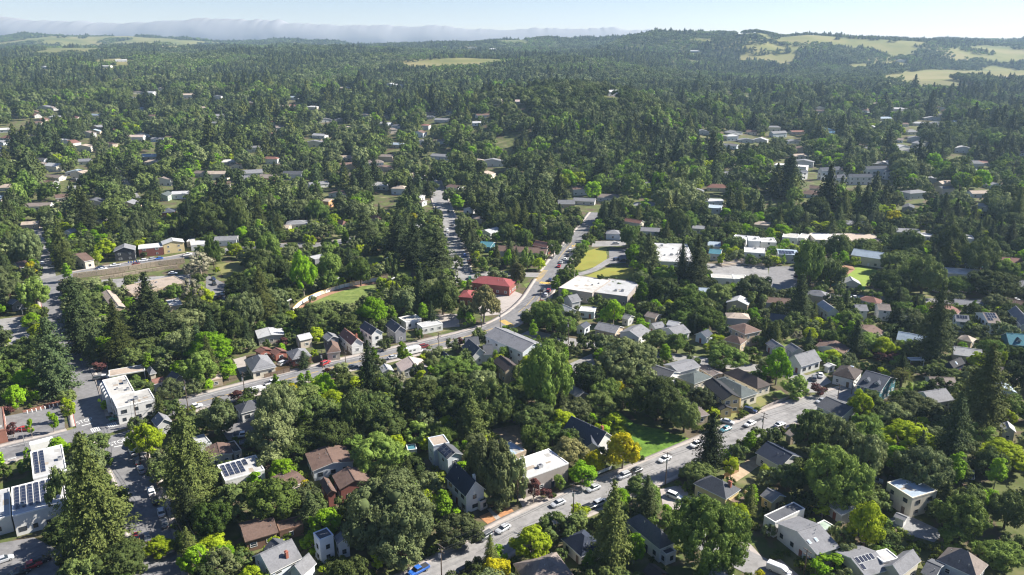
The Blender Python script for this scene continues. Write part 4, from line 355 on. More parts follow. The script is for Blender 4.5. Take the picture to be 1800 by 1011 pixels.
TREES = """O 89 1351 28 55
S 712 1352 74 105
O 549 1353 48 95
S 850 1356 31 56
G 622 1357 29 50
L -925 1357 33 61
G -430 1361 42 77
S 488 1362 45 64
O -508 1362 48 94
S 929 1363 26 45
O 161 1364 59 101
S -598 1366 45 67
L -168 1367 20 40
S -827 1367 44 74
A 437 1369 22 80
O -120 1370 49 73
O 806 1371 38 61
L 302 1371 46 85
M -691 1372 32 66
O 50 1374 30 48
O -980 1374 47 84
U 976 1375 21 36
M -214 1376 20 47
G -36 1388 57 105
P 634 1393 16 87
M 419 1395 27 55
C 545 1399 21 86
O 917 1401 33 54
O -464 1402 27 55
O 851 1402 35 52
S -542 1411 39 72
O 110 1414 31 54
S -892 1416 53 74
O -630 1419 35 56
G -149 1419 36 72
O 263 1421 48 74
O 346 1426 32 52
O -87 1433 37 70
O -688 1435 41 74
H -3 1436 11 13
H -420 1441 12 13
H -508 1442 17 22
Y 557 1442 29 66
H 139 1443 21 23
H 442 1443 15 17
O 1025 1444 29 50
L 807 1445 17 31
H 938 1445 11 13
H 398 1446 10 13
H 911 1447 11 17
H 492 1451 12 19
H 965 1451 19 21
O -371 1452 51 92
H -127 1453 18 21
L -592 1455 38 73
G 759 1455 28 57
H 849 1460 11 14
H 416 1461 10 11
H 315 1462 16 18
O -973 1463 56 93
O 212 1466 41 68
Y -37 1471 42 81
H 276 1474 18 28
H -743 1476 20 27
H 1030 1477 11 15
H 1001 1477 15 22
H 386 1483 18 18
H -412 1488 10 14
M 703 1489 25 63
O 168 1491 28 45
G -670 1493 41 80
H -605 1496 14 19
H 285 1497 13 13
O -906 1503 60 99
H -333 1503 18 20
H 556 1505 12 14
H -399 1506 12 14
L -439 1507 23 33
O -84 1510 27 45
P 180 1518 15 71
M -743 1520 36 79
M 746 1520 28 55
A 233 1525 51 257
H 356 1526 9 12
S 459 1527 84 193
H 7 1527 13 14
A -51 1528 25 107
H 712 1531 19 28
H -413 1532 9 12
H 686 1533 16 22
A -1025 1536 39 74
H 980 1537 9 15
L -321 1539 20 45
O -641 1542 30 50
S 1168 1546 51 66
M -687 1548 34 60
H 3 1550 14 18
H -466 1551 12 15
H -511 1552 14 17
H -351 1553 13 14
H -430 1553 17 19
A -774 1557 25 109
H 1078 1557 11 14
A -984 1557 81 358
H -384 1557 9 14
H 698 1559 15 18
H 1024 1560 17 22
H -408 1560 13 20
M -30 1561 20 47
H -1085 1561 17 21
G -268 1562 68 112
M 293 1562 32 89
H 967 1563 15 17
H -617 1565 12 19
S 895 1567 29 46
G 795 1567 33 56
H 339 1568 9 11
L 48 1573 46 94
S 647 1581 14 18
R 253 1584 33 107
L -576 1585 25 52
H -1058 1586 10 15
H 1035 1589 19 27
H 980 1590 19 25
S 1147 1592 28 33
L -865 1595 38 43
H 673 1595 10 11
H -199 1597 15 17
H -665 1599 18 24
H 408 1599 12 17
O 1236 1599 35 56
H -550 1601 14 22
M -489 1602 29 60
L -738 1603 40 45
O 924 1604 35 58
H 814 1606 12 13
S -799 1611 35 57
H 215 1612 10 12
G -1047 1616 31 55
H -524 1617 10 10
H 439 1617 15 21
H 1013 1620 14 16
S -415 1621 17 32
L 874 1622 42 137
H -571 1623 12 14
H 993 1623 11 13
H 294 1625 14 21
S 1091 1626 35 59
H 394 1631 16 24
H -980 1632 18 27
G -367 1632 53 94
G -130 1633 60 74
G 54 1634 33 50
H -1004 1634 12 15
O 826 1635 28 57
G -298 1637 112 185
H 960 1638 11 18
O -1103 1640 53 81
H -562 1647 16 19
O 114 1649 47 74
H 1006 1651 9 14
H -512 1655 12 16
O 247 1658 41 68
S -756 1658 52 109
S 1134 1666 59 123
H -1157 1666 20 22
H 983 1666 19 23
S 918 1667 38 71
M -472 1670 40 79
H 193 1671 11 14
H 756 1672 10 15
S 386 1674 41 73
H 544 1676 15 20
H 853 1677 10 15
H 821 1681 12 13
O 156 1685 37 59
H -400 1687 17 27
H 960 1690 16 24
R -828 1691 37 148
P 603 1692 7 36
H -207 1694 13 16
H 558 1694 10 10
H 628 1696 13 18
O 1271 1700 47 113
H -116 1700 21 27
H 747 1701 15 20
R -518 1703 33 108
H -876 1703 9 10
H 775 1703 16 24
H 189 1704 12 13
H 514 1708 12 18
H -363 1712 10 11
H 918 1714 13 18
H 410 1714 14 21
R 347 1714 36 150
H -483 1714 15 15
H 485 1715 18 25
S 222 1715 20 25
O -1043 1716 58 101
S 268 1716 41 61
O -1155 1717 35 161
H 623 1718 10 12
L -242 1718 15 30
U -385 1719 20 37
L 585 1720 33 61
S -216 1720 22 40
O -428 1721 37 82
M -147 1725 20 41
P -179 1735 20 101
O 1199 1736 46 87
L 179 1736 25 50
S -624 1737 72 127
M 403 1739 15 47
H 660 1740 15 16
H -112 1740 13 18
O -805 1741 36 63
H 508 1741 21 26
O 1121 1743 33 50
L 818 1745 26 37
H -462 1746 10 10
H 928 1749 13 17
O -517 1750 34 63
H 299 1752 17 24
O -724 1753 60 90
H 574 1755 15 20
H -150 1757 11 14
A 628 1758 22 95
H 251 1765 9 14
H 267 1765 9 9
M 1260 1765 35 73
O -1102 1766 36 62
H 1011 1767 11 14
H 474 1769 19 31
H -429 1771 13 16
L -232 1772 35 69
H 678 1775 10 13
O -318 1775 56 88
O 781 1776 34 64
H 525 1777 17 17
O 963 1777 37 68
H -459 1778 17 22
S 364 1779 36 77
H -1053 1781 17 25
P 641 1781 16 85
O -387 1783 43 69
A 1161 1784 28 92
H 733 1785 17 20
H -1166 1791 18 19
G -551 1791 40 70
H -670 1793 10 11
G -43 1795 36 51
O 1224 1796 34 67
O -783 1797 28 55
H 506 1797 18 21
H -442 1798 10 11
G -37 1799 38 161
A -866 1801 79 309
S 863 1801 82 168
Y -183 1803 21 44
M 288 1803 30 54
H -677 1808 9 14
H -620 1810 18 27
G 15 1813 29 147
U 58 1814 23 77
H -1192 1814 20 26
O 995 1821 30 47
O 1273 1821 28 50
H 774 1822 16 21
H -524 1823 10 15
M -280 1824 30 63
H -399 1827 10 12
H 736 1833 11 13
H -180 1835 17 24
U 94 1836 16 35
G -61 1837 58 200
H 687 1837 16 23
H -776 1838 9 11
H -4 1838 10 15
G -227 1839 41 69
Y -567 1841 22 51
O -1140 1844 40 68
H 114 1844 10 11
H 658 1847 18 19
H 1264 1849 9 12
H -814 1851 14 18
H 498 1853 10 13
H 613 1853 19 23
O 355 1854 38 57
H 1030 1860 10 10
H 1302 1866 11 16
H 1048 1866 13 14
H -948 1866 9 14
A -290 1868 30 115
G 1140 1868 77 133
H -255 1871 9 12
G -1203 1871 36 67
H -522 1873 19 24
H -751 1873 14 16
P 1231 1875 27 136
H 490 1878 14 21
O 773 1878 48 85
S 134 1882 16 47
O 949 1882 61 96
H 1075 1882 11 12
O -356 1882 46 73
P 1354 1883 23 113
H 886 1884 12 18
M -719 1884 24 53
H 1297 1885 9 10
H -570 1887 12 16
H -22 1888 10 15
H -1145 1891 13 18
H -216 1893 10 11
H 591 1895 13 14
O -847 1895 29 53
H -239 1900 11 17
H 470 1902 10 15
H 1304 1902 11 12
L -53 1904 28 58
H 621 1906 14 22
M 200 1906 40 70
O -900 1907 41 73
O -986 1909 44 70
H -498 1909 15 23
O 528 1909 48 68
L 835 1911 29 55
O -288 1920 45 75
H -206 1920 21 25
S -105 1921 36 60
H -515 1922 13 18
H -1161 1922 14 19
H -846 1928 11 14
G 1009 1929 54 149
S -1451 1930 18 52
H 758 1930 15 20
O 1282 1936 34 66
H -607 1937 19 20
H -477 1938 21 23
M -143 1938 26 54
M -658 1939 39 64
O 1225 1940 41 61
H 493 1943 13 13
H 161 1944 10 12
M -10 1944 24 55
L 630 1945 22 70
O 1375 1945 48 92
G -1226 1946 55 89
H -924 1946 12 15
R 1170 1952 36 148
H -201 1953 13 15
O 838 1953 30 59
H 502 1961 12 19
H -864 1965 9 10
S -382 1967 82 119
G -1016 1968 36 65
H -897 1972 18 19
H -43 1972 11 14
H -1280 1972 16 16
G -708 1974 38 67
H 54 1975 12 17
Y 240 1976 33 71
G 909 1977 56 88
M 1123 1980 42 88
O -94 1981 48 85
H -227 1981 11 15
H -635 1981 15 22
H 1212 1983 16 17
R 578 1983 47 192
S -1421 1985 27 44
H -264 1987 10 14
G 976 1990 30 52
Y 325 1991 51 129
H -915 1993 18 22
L 1069 1994 38 78
H 1234 1994 13 14
H 1187 1996 10 10
M 1158 1998 17 40
H 51 1998 18 23
R 1290 1999 59 247
L -969 2000 42 78
L 1442 2001 75 88
H -1386 2002 11 12
H 858 2003 18 20
S -1207 2003 29 49
H -135 2004 13 19
S -285 2005 25 41
N 167 2005 54 99
M -1052 2006 20 44
H 639 2007 18 27
O 271 2009 31 58
H 73 2010 9 10
O 1019 2013 34 60
H -34 2014 14 19
H -323 2024 12 16
O -652 2025 41 59
H -58 2025 13 20
H -1385 2027 19 29
H -302 2028 12 16
G 1355 2033 42 94
H 362 2033 13 15
H -443 2034 15 16
M -1450 2035 11 46
H 853 2036 13 18
H -577 2042 10 12
H 389 2042 11 14
G -402 2043 28 55
O -1263 2044 52 90
G -1016 2046 29 57
L -1097 2050 53 124
H 831 2052 11 16
H -1434 2053 13 14
H -1321 2053 16 18
U 1252 2054 21 35
G -102 2057 47 67
P 167 2059 17 90
H 127 2060 16 21
H -795 2061 17 17
H -968 2064 13 16
S -476 2064 37 61
M -1373 2064 33 66
G -718 2064 68 140
S 1063 2066 58 113
S -170 2069 23 41
L 1189 2069 75 119
H 308 2069 15 20
R 776 2070 25 87
P 722 2075 16 88
G 980 2077 52 130
H 361 2077 11 15
H 833 2077 12 15
H -1408 2079 12 14
S 65 2082 39 96
O 904 2083 56 148
L -354 2085 32 64
L -258 2086 23 51
H 339 2086 15 18
O 1380 2087 42 66
L -1304 2091 21 42
H -1127 2092 10 15
M -143 2092 18 35
S 65 2093 39 60
H 19 2094 11 15
H -1043 2095 16 21
H -896 2097 19 25
H -85 2097 10 12
O -618 2097 70 74
H 374 2098 21 25
O -556 2099 63 105
H -61 2103 10 15
H -1342 2103 15 15
H -168 2104 10 10
H 707 2104 19 28
H -780 2105 12 14
O 171 2105 35 66
H -434 2107 11 15
S 756 2107 38 63
G 1295 2108 55 81
H 346 2110 17 20
S -219 2115 47 84
H -1371 2116 10 15
H -1027 2117 9 10
H 326 2118 10 11
H -889 2121 15 22
O -476 2124 43 67
H -1065 2124 11 13
L 958 2126 26 59
S -296 2130 46 73
S 126 2130 38 77
L 1088 2132 42 80
H -921 2134 13 16
S 1462 2139 40 64
H -1353 2140 17 27
H -850 2142 10 11
H -803 2147 17 23
L 1423 2149 18 38
S -338 2150 22 42
O 1037 2151 33 55
H 324 2153 18 28
O 1231 2154 50 94
S 1340 2156 39 64
A -130 2157 59 186
H -874 2161 10 12
O -400 2162 71 113
H -1166 2163 15 18
H -58 2167 20 20
O -1014 2169 52 79
H -1119 2172 11 13
H -545 2173 11 11
M 290 2174 22 47
O -640 2174 38 60
M -1522 2175 14 67
H 1096 2176 14 15
G 975 2177 38 67
H 1018 2178 10 16
H 847 2179 11 14
U -1586 2183 23 47
G -739 2187 76 181
H 1077 2190 13 20
G -926 2190 52 124
L 1301 2191 32 70
O -491 2193 58 172
H -1075 2193 21 26
S 1145 2193 49 70
H 862 2202 19 24
P -668 2202 18 97
H 930 2203 12 17
H 1417 2203 18 21
L 342 2204 32 34
O -581 2204 42 80
L -210 2207 30 65
H 899 2208 20 23
O 1367 2210 39 57
O 552 2211 50 114
M -1473 2211 18 73
G -273 2212 42 81
L 164 2213 44 79
U -1045 2215 22 37
H 640 2217 16 24
P 1101 2219 13 69
O 68 2220 71 103
H 606 2221 14 17
H -990 2224 9 12
H -1171 2224 13 16
H -534 2224 9 13
A 1504 2225 94 307
G 1236 2227 52 86
H -791 2229 14 17
H 1178 2232 12 15
H -354 2234 11 14
L 332 2237 35 57
H 1052 2238 15 22
O -72 2238 75 168
S 967 2242 38 63
H -965 2244 15 18
H -371 2245 15 16
O -433 2253 63 118
H 642 2254 11 12
O -637 2255 69 108
L 1622 2258 24 55
H -980 2264 12 12
M 558 2266 27 49
U -1087 2266 21 35
A -1155 2268 28 117
H -493 2272 11 12
H 1123 2272 14 17
O -185 2272 67 140
U 1425 2273 17 30
O -769 2277 52 85
S -553 2278 47 79
O -302 2279 67 150
H 988 2280 12 16
L 7 2281 45 82
H 958 2284 11 18
H -377 2284 19 27
H 1041 2284 16 25
O 292 2289 31 32
G 1327 2290 89 91
O 477 2294 82 153
L -1468 2295 24 82
H 1456 2295 12 17
H 1604 2295 12 12
H -1035 2296 14 15
G 212 2301 54 72
L 1155 2301 38 108
H -480 2302 17 22
H 1219 2305 19 29
L -242 2305 24 55
H 996 2306 12 17
H 770 2307 16 17
H -949 2308 10 12
O -1133 2309 38 69
H -387 2310 15 21
S 1662 2313 48 78
H -522 2314 11 11
L 670 2314 26 37
H 1424 2319 11 15
H -1494 2322 10 16
H 643 2322 11 14
O -701 2323 71 101
O 1548 2324 43 64
L 1256 2325 27 52
M -85 2328 48 94
O -976 2334 39 64
H 1456 2334 14 15
S 108 2336 75 265
H -14 2337 16 24
H 782 2338 14 14
O 1604 2339 44 66
O 297 2341 50 81
L -607 2344 49 88
U -1700 2345 17 32
H -1046 2345 10 14
L -333 2345 41 71
H 18 2347 16 17
M 417 2347 31 62
H -1508 2350 21 26
H -1088 2350 17 23
M -1372 2353 20 46
S -205 2354 58 87
H -40 2356 13 16
O 1210 2356 47 78
H 1519 2357 11 15
H 833 2357 13 17
G -795 2359 51 97
H -942 2361 12 19
H 172 2364 14 15
H 592 2364 17 22
A 485 2364 22 89
U 1645 2364 28 47
O -136 2365 44 70
H 1265 2367 19 20
G -521 2367 53 80
G 541 2369 47 73
M 1319 2370 28 49
H -16 2370 17 25
H -372 2376 13 17
L -434 2376 25 57
M -1693 2377 34 97
H -1519 2379 11 12
O 379 2379 44 71
S -916 2380 28 44
H 803 2381 11 18
H 1284 2383 11 13
G 654 2384 49 74
H -972 2385 12 17
H -1655 2385 9 14
H -1011 2385 16 23
H 470 2390 14 16
O -67 2393 46 82
H -589 2394 11 12
H -748 2394 19 22
H 443 2394 9 13
R 169 2395 23 80
M -714 2405 27 54
S -279 2411 41 72
S 1348 2411 38 58
O 29 2412 49 74
U -955 2414 30 50
M -651 2416 47 123
S 326 2417 49 97
U -827 2423 29 50
O -426 2432 40 98
S 579 2434 29 46
P 179 2434 13 67
U 1628 2437 19 34
O 103 2439 54 96
G -1185 2440 49 81
M 469 2441 25 46
R -496 2441 44 231
O -143 2452 37 69
O -600 2454 44 67
L 161 2455 22 45
Y -775 2458 31 62
O 1507 2463 44 73
O -1322 2471 44 67
Y 374 2472 31 64
S 996 2474 45 80
O -203 2475 55 91
P -834 2478 17 92
G -286 2479 47 76
O 437 2480 38 68
K 1375 2480 38 106
S 17 2483 38 65
P 1409 2484 11 57
U 1088 2485 27 45
S -691 2487 44 63
S -31 2492 22 37
L -469 2492 34 71
L -556 2496 35 63
C -1619 2496 107 294
S 181 2498 43 73
S 612 2501 21 41
M -1739 2501 48 92
O 273 2503 63 117
U -55 2511 16 29
S 1721 2512 43 74
S 1480 2515 26 36
G 112 2516 55 79
S -1805 2520 30 45
O 1803 2522 43 109
B -409 2534 33 77
L -1336 2536 21 33
G -112 2538 53 75
S -1370 2542 27 50
O -597 2544 44 49
P -1829 2557 12 66
S -1136 2568 70 125
L -331 2569 25 58
M 966 2571 49 152
P -541 2574 17 91
S 903 2580 30 52
O 121 2587 46 65
P -749 2587 11 57
P 328 2588 16 83
S -1867 2589 26 71
U -1243 2592 18 33
S -208 2596 86 88
R 1432 2599 30 122
O 1644 2600 42 42
G 418 2605 112 161
L 1371 2608 28 50
G -346 2608 26 69
M -1051 2609 27 57
O -1818 2618 41 67
S -91 2621 37 79
M 207 2623 28 56
M -299 2624 26 50
P -529 2626 14 73
L 1756 2629 27 52
M -1240 2638 38 70
G 967 2639 48 73
U -695 2643 19 34
S -1875 2643 40 71
P -1066 2644 29 74
M 119 2645 24 50
G -1746 2645 49 91
M -1198 2655 26 55
P -1367 2663 19 97
G -646 2665 32 42
A -1142 2666 42 164
O 1395 2681 24 40
L 60 2687 37 70
M -1340 2696 27 50
S 1351 2697 24 33
U -1579 2699 30 34
S 813 2705 70 101
L 1869 2706 18 86
O 484 2708 52 77
L 1781 2709 38 75
L -50 2714 30 63
U 1528 2718 15 28
U -854 2724 16 29
O -1801 2724 76 119
O 145 2725 58 90
O -1458 2726 48 82
C -801 2726 40 72
S 1494 2732 27 45
S 1241 2734 29 43
P -529 2735 16 86
O -1906 2737 70 99
S 1863 2739 36 99
P -424 2745 23 114
R -1254 2746 43 177
P 593 2747 20 101
R -1623 2756 34 136
M -1163 2756 91 145
G 1311 2759 36 43
O -1380 2760 69 69
P 207 2765 15 79
R 1635 2769 64 340
M 1204 2774 26 51
U 1490 2774 31 35
A -1531 2776 64 267
S 1960 2776 47 74
L 1254 2779 33 58
M 352 2779 28 62
S 940 2783 39 60
G -306 2789 39 61
S -43 2789 33 63
L -1299 2789 24 50
U -1460 2792 14 25
O 510 2793 42 72
O 1568 2798 42 73
U 1452 2800 34 34
P -1332 2805 11 57
S 173 2806 42 72
C -1237 2810 44 149
S 1400 2810 25 43
S 1892 2813 49 86
M -1614 2826 50 98
O -1918 2827 45 80
O -1470 2838 50 71
O 1662 2842 42 77
R -1709 2844 77 334
L 1483 2851 40 85
L 1544 2852 17 42
O 713 2857 23 43
C 1374 2858 57 150
G -1319 2861 69 110
S 665 2876 45 85
G 372 2876 43 81
S 1599 2881 37 61
P 107 2887 15 79
C -1216 2891 58 181
S 818 2895 26 45
C 1203 2900 24 93
S 1434 2901 52 81
L -1890 2910 32 66
O 590 2911 54 87
U 1259 2912 20 41
O 1994 2918 49 57
U -936 2920 28 48
S 1333 2926 48 85
A 1080 2926 30 115
S -1946 2930 36 61
P 1383 2934 26 131
S -1402 2934 44 67
C -1285 2937 34 111
G -1597 2940 73 124
O 1226 2949 38 38
U -213 2951 19 35
R -1094 2954 27 119
R -1483 2954 97 322
S 1726 2954 24 49
U -1359 2955 21 36
L 850 2967 27 48
P -627 2970 11 61
O -1167 2975 77 145
O 1108 2977 53 107
L -1325 2980 35 72
L -815 2984 39 73
A 1052 2985 22 90
U 1477 2990 19 34
S 1350 2995 30 39
S -1661 2997 56 81
B 1190 2998 30 51
R 1407 3002 32 121
S 6 3007 29 54
L 1247 3008 33 61
P 88 3011 18 96
L -1990 3014 38 79
G 1694 3023 51 113
S 1314 3025 27 41
R -854 3032 43 151
M -637 3033 30 58
U 844 3033 16 29
U -1612 3038 21 36
M -1479 3043 26 61
S 1270 3052 30 40
P -817 3052 13 69
R 1347 3056 27 90
G -1375 3059 106 117
S 1118 3063 35 65
S -923 3067 36 59
O -702 3068 62 96
L -1550 3069 38 84
S 230 3072 45 86
G -1238 3078 51 79
R 779 3080 29 107
U 950 3090 23 39
L 1982 3092 40 50
S -1495 3094 33 62
L -761 3099 28 52
L 1363 3100 29 54
S 152 3102 73 144
S -1622 3105 59 84
G -1145 3107 76 185
O -1001 3107 49 85
U -626 3110 20 36
S -1069 3111 32 50
C 1666 3117 80 110
M 566 3118 29 60
O -843 3127 96 112
S 842 3129 77 108
L 1329 3140 28 59
M -2094 3142 41 80
S 1556 3144 26 45
P -1289 3148 11 59
M 1405 3149 28 54
S 1481 3150 48 76
M 1098 3154 28 56
P -917 3156 17 93
S 756 3160 55 79
M -1510 3160 33 59
U 926 3170 13 24
M -603 3171 72 148
R -354 3174 26 121
R 2128 3174 23 86
M -1427 3174 25 56
L -1242 3176 34 59
O 97 3178 57 80
M -1807 3186 31 55
S -1739 3188 46 73
S 704 3188 30 54
L -1613 3190 31 58
M 1446 3190 27 59
M -1941 3190 33 57
P -524 3191 16 88
S -691 3191 38 68
L -981 3192 38 70
M 449 3192 44 127
O -1341 3193 62 103
A -1100 3193 69 280
U -1552 3198 20 35
C -1030 3198 32 119
S -1163 3206 25 49
P -395 3209 21 113
P -231 3215 15 80
R 1276 3218 64 234
M -1651 3221 36 67
A 1348 3229 24 102
N -125 3230 70 182
M 2116 3230 28 60
M -1240 3230 46 86
S -557 3232 41 79
M 1080 3242 34 65
S 782 3245 67 117
O 2247 3246 54 87
S -1371 3246 25 48
O -1941 3248 51 82
S -1299 3256 42 69
M 150 3256 46 89
S 521 3258 37 65
M -2349 3263 50 105
L 451 3265 31 67
G -1439 3276 57 105
S 1779 3277 44 78
M -2001 3287 30 60
M 2365 3290 29 58
M 1862 3291 32 65
M -1353 3292 29 58
O 866 3294 57 98
U -746 3296 26 45
R 1133 3296 24 99
U 1089 3299 16 29
L -2172 3301 32 64
G -490 3303 58 129
C -1032 3313 24 105
M -1479 3315 26 59
L -1291 3319 32 68
M -1209 3321 41 78
S 139 3325 49 70
S -1639 3330 48 79
O -317 3330 75 170
S -2397 3331 28 47
S 1734 3331 39 71
R 1532 3335 29 127
S -2336 3337 28 49
M 657 3338 37 73
G -1094 3339 66 121
S 440 3340 43 66
G 2228 3346 62 94
P 2131 3347 14 72
L 726 3349 37 67
S 2057 3350 29 46
U -1402 3350 27 46
S -531 3351 27 55
S 1650 3352 31 50
R 1779 3355 36 139
R 1902 3358 18 80
P -1297 3369 14 76
C -426 3375 56 238
S -821 3377 28 55
R 1882 3383 21 82
S 840 3384 66 106
A 1343 3385 25 84
S -2226 3391 66 163
M -1785 3393 34 66
U -1701 3399 24 43
P 604 3404 27 168
B -1497 3412 66 160
S -1297 3418 41 74
O -1999 3420 60 85
R -558 3422 36 130
L -1465 3431 64 108
R 2424 3435 25 105
O 1824 3443 56 99
O 712 3445 81 137
O -1069 3446 50 93
S -436 3447 40 76
O 990 3449 81 107
R -1258 3457 39 150
G -2384 3461 71 141
O -2301 3462 55 92
M 863 3463 37 69
S -631 3471 39 57
G 1155 3490 92 138
S 1386 3491 35 53
S 282 3494 28 51
S -300 3497 49 91
S 1739 3504 36 58
P 1054 3505 21 103
O -418 3507 51 102
P -2317 3508 14 75
R -553 3509 30 111
O -1313 3509 64 117
M 1137 3509 21 66
S -1618 3517 52 83
R -2518 3519 35 131
S 657 3525 43 72
U -1426 3529 16 29
S 1600 3531 37 62
S -1151 3549 52 83
S -2021 3553 44 69
S 823 3567 39 61
P 702 3569 12 64
O 2348 3569 121 133
A -1251 3570 32 115
S 2552 3578 47 71
G -391 3583 54 101
G 1912 3588 42 122
S 875 3595 40 64
L -591 3595 48 86
O 768 3596 51 98
M 1082 3600 31 67
O -1338 3600 58 101
A -217 3601 24 85
S -1675 3604 33 60
M -1030 3606 66 242
M -1175 3607 32 64
U 1431 3611 27 46
R 677 3613 32 106
O 1853 3618 81 133
O 2030 3619 102 196
S 2209 3620 67 93
U 2524 3620 19 35
S -1565 3630 38 60
G -2091 3636 64 81
U -621 3637 21 37
P 218 3642 21 107
L -2483 3647 33 61
P 2471 3655 20 101
G -2016 3655 36 70
S 1114 3659 30 56
S 872 3665 36 66
S 522 3665 49 52
O -1257 3674 72 108
S -922 3685 49 100
P 1584 3686 15 80
G 649 3693 53 100
S 1489 3704 71 263
P -1082 3716 12 64
S 445 3720 22 74
R 931 3720 65 287
S 773 3722 61 108
U 1184 3723 14 26
P -311 3726 20 105
O -403 3727 61 111
U -2287 3727 12 22
R 699 3729 36 116
N 32 3732 43 144
O 1624 3734 65 150
G -2654 3734 71 122
M -939 3740 37 63
O -1180 3747 62 146
S -1310 3749 60 113
U 2496 3750 23 40
R 1919 3754 35 135
R 866 3760 44 251
S -777 3765 58 160
O 2095 3766 80 148
S -547 3767 32 56
S 278 3769 51 89
P 1493 3773 25 123
U 2454 3777 23 40
R 1966 3781 35 119
R -1237 3781 38 153
C 2178 3784 43 180
U -881 3788 14 26
M 2017 3788 32 68
O -2720 3800 66 97
M 2647 3802 38 71
R -2629 3809 44 183
O 827 3809 52 59
S 1550 3811 65 112
S -362 3814 43 77
S 746 3826 29 57
C 288 3831 24 81
P 2693 3832 17 93
O -837 3834 65 95
P -2321 3837 22 108
O -629 3842 33 140
U 2650 3846 21 36
P -1098 3846 16 83
S -949 3850 63 167
O 2004 3850 64 96
S 1617 3853 50 74
P 678 3853 20 102
S -1180 3853 45 68
S 2215 3857 42 69
S -1044 3861 50 84
U 1513 3864 26 45
S 2582 3865 68 110
M 2133 3866 35 77
G 2744 3870 70 113
M 774 3877 36 73
P 342 3881 10 56
M 695 3887 36 66
R -1228 3889 35 123
B -1704 3891 45 91
P 845 3892 15 80
S -89 3902 30 58
O -1323 3902 70 119
A 10 3908 38 148
P 1011 3910 15 78
U -1086 3911 26 45
M 2118 3913 39 70
Y -2557 3915 34 89
A -2793 3917 57 232
S -838 3920 52 78
L 2030 3925 35 74
R -398 3929 103 270
O 2500 3946 99 201
P 2789 3947 11 61
R 2639 3947 42 91
P -1147 3949 21 104
G 1665 3951 71 108
B -1673 3955 72 138
R 729 3958 73 236
M 2205 3977 44 85
O -1367 3988 76 140
R -877 3990 37 149
A 1717 3995 26 111
O -2788 4002 63 115
S 2706 4010 44 67
S -2875 4013 61 88
S -165 4014 38 84
O 2076 4014 69 126
S 84 4016 38 139
S 2281 4017 41 62
A 2367 4020 55 200
U -704 4033 16 28
P 2886 4044 29 144
A -2457 4047 63 309
M 1710 4048 33 70
S 2189 4053 45 74
L 147 4054 38 75
R -434 4058 45 160
S -1301 4060 53 96
R -2907 4061 26 108
L 2428 4062 50 109
S -1643 4068 47 181
O -305 4069 35 77
L 1620 4071 40 77
U 2255 4071 30 51
R 2314 4077 36 144
M -22 4078 27 116
A -2506 4079 25 101
O -939 4082 68 121
A 13 4088 21 79
G -1384 4095 65 115
R -539 4098 91 297
P 1787 4103 20 99
S 2888 4107 58 84
G -2688 4109 90 201
O 2554 4112 69 119
P -1297 4113 21 112
S -391 4118 48 75
R 714 4121 27 100
L 1170 4123 24 76
R 2359 4127 34 144
S -1721 4132 45 69
U -229 4137 25 43
O 2241 4151 75 107
C 1807 4157 25 97
O -2936 4159 71 112
S 1337 4162 33 59
M 679 4162 44 126
R 1866 4164 22 78
L -2334 4164 32 85
S 125 4166 35 64
M -459 4168 43 90
S 1674 4169 38 67
O 2452 4170 88 227
L -2546 4172 43 89
S -913 4173 60 98
P 1534 4181 11 60
R 24 4184 26 97
R 2723 4186 28 105
S -1376 4186 72 184
R 2973 4188 49 151
A -87 4192 32 113
S -2783 4196 42 80
M 2904 4196 46 85
S 2580 4197 51 92
Y 2185 4206 41 82
S 735 4207 59 102
P -3026 4211 21 103
L -205 4211 24 73
A -2527 4220 25 96
L 3016 4228 39 79
S -2584 4230 37 65
A 2103 4234 20 80
O 1867 4245 73 153
R -13 4257 32 135
O 2282 4267 86 176
R -650 4276 103 304
S -2513 4278 39 61
S 1080 4278 47 69
M 2363 4281 37 73
G 1311 4282 29 54
L -2343 4285 57 125
O 2794 4289 71 117
L -1596 4289 47 97
P -733 4290 14 74
O 2038 4295 78 115
O 2952 4297 74 121
C -2812 4299 33 139
R -2986 4303 26 99
S 760 4311 78 116
S 2435 4323 47 78
S 243 4325 36 105
A -2512 4330 31 110
S -1054 4333 48 77
S -2915 4333 38 72
S 3027 4344 43 67
S -957 4344 21 48
S -3015 4344 37 67
M 2332 4347 40 77
S 1689 4349 34 66
M -3099 4357 46 86
R 2808 4360 34 133
P 1912 4366 15 80
S -2825 4367 49 85
R -2270 4368 51 204
U -522 4373 16 28
R -666 4380 22 88
R 2593 4386 23 88
R -230 4389 32 125
O -461 4393 72 109
P -1041 4396 18 96
A -2699 4396 25 110
R -2986 4398 39 129
S -1092 4398 42 68
R 2939 4399 53 199
R 82 4399 30 121
S 410 4400 36 65
P -1673 4401 14 74
O -745 4402 68 125
A -2659 4407 25 90
C -1417 4412 52 193
S 3020 4413 49 85
O 1318 4423 63 106
S -620 4425 57 84
L -2222 4431 41 77
P -897 4435 13 69
R -257 4439 30 122
L -2587 4443 38 52
L 2408 4448 47 92
Y -2895 4448 45 98
R -2261 4451 21 86
A -3010 4458 36 133
A -2459 4460 22 96
S -2738 4462 56 83
S 2918 4470 54 99
S 2679 4474 36 69
S -1120 4486 37 68
A -2 4490 30 123
A -2422 4491 29 100
R -2278 4494 46 179
S -2553 4495 40 59
M -2474 4506 47 99
S 77 4509 52 125
R -3129 4516 35 127
R 786 4518 24 103
P -1016 4518 19 101
P 1061 4520 17 90
O 296 4531 72 150
S 712 4533 56 148
R 3153 4534 60 199
O -490 4537 74 137
O -2980 4540 67 125
R -895 4543 96 261
U 1291 4552 21 38
R -256 4553 43 171
O -33 4560 52 161
P 2897 4568 14 76
S 2285 4577 43 75
U -2047 4582 26 44
L -2406 4589 46 86
C 2945 4590 47 153
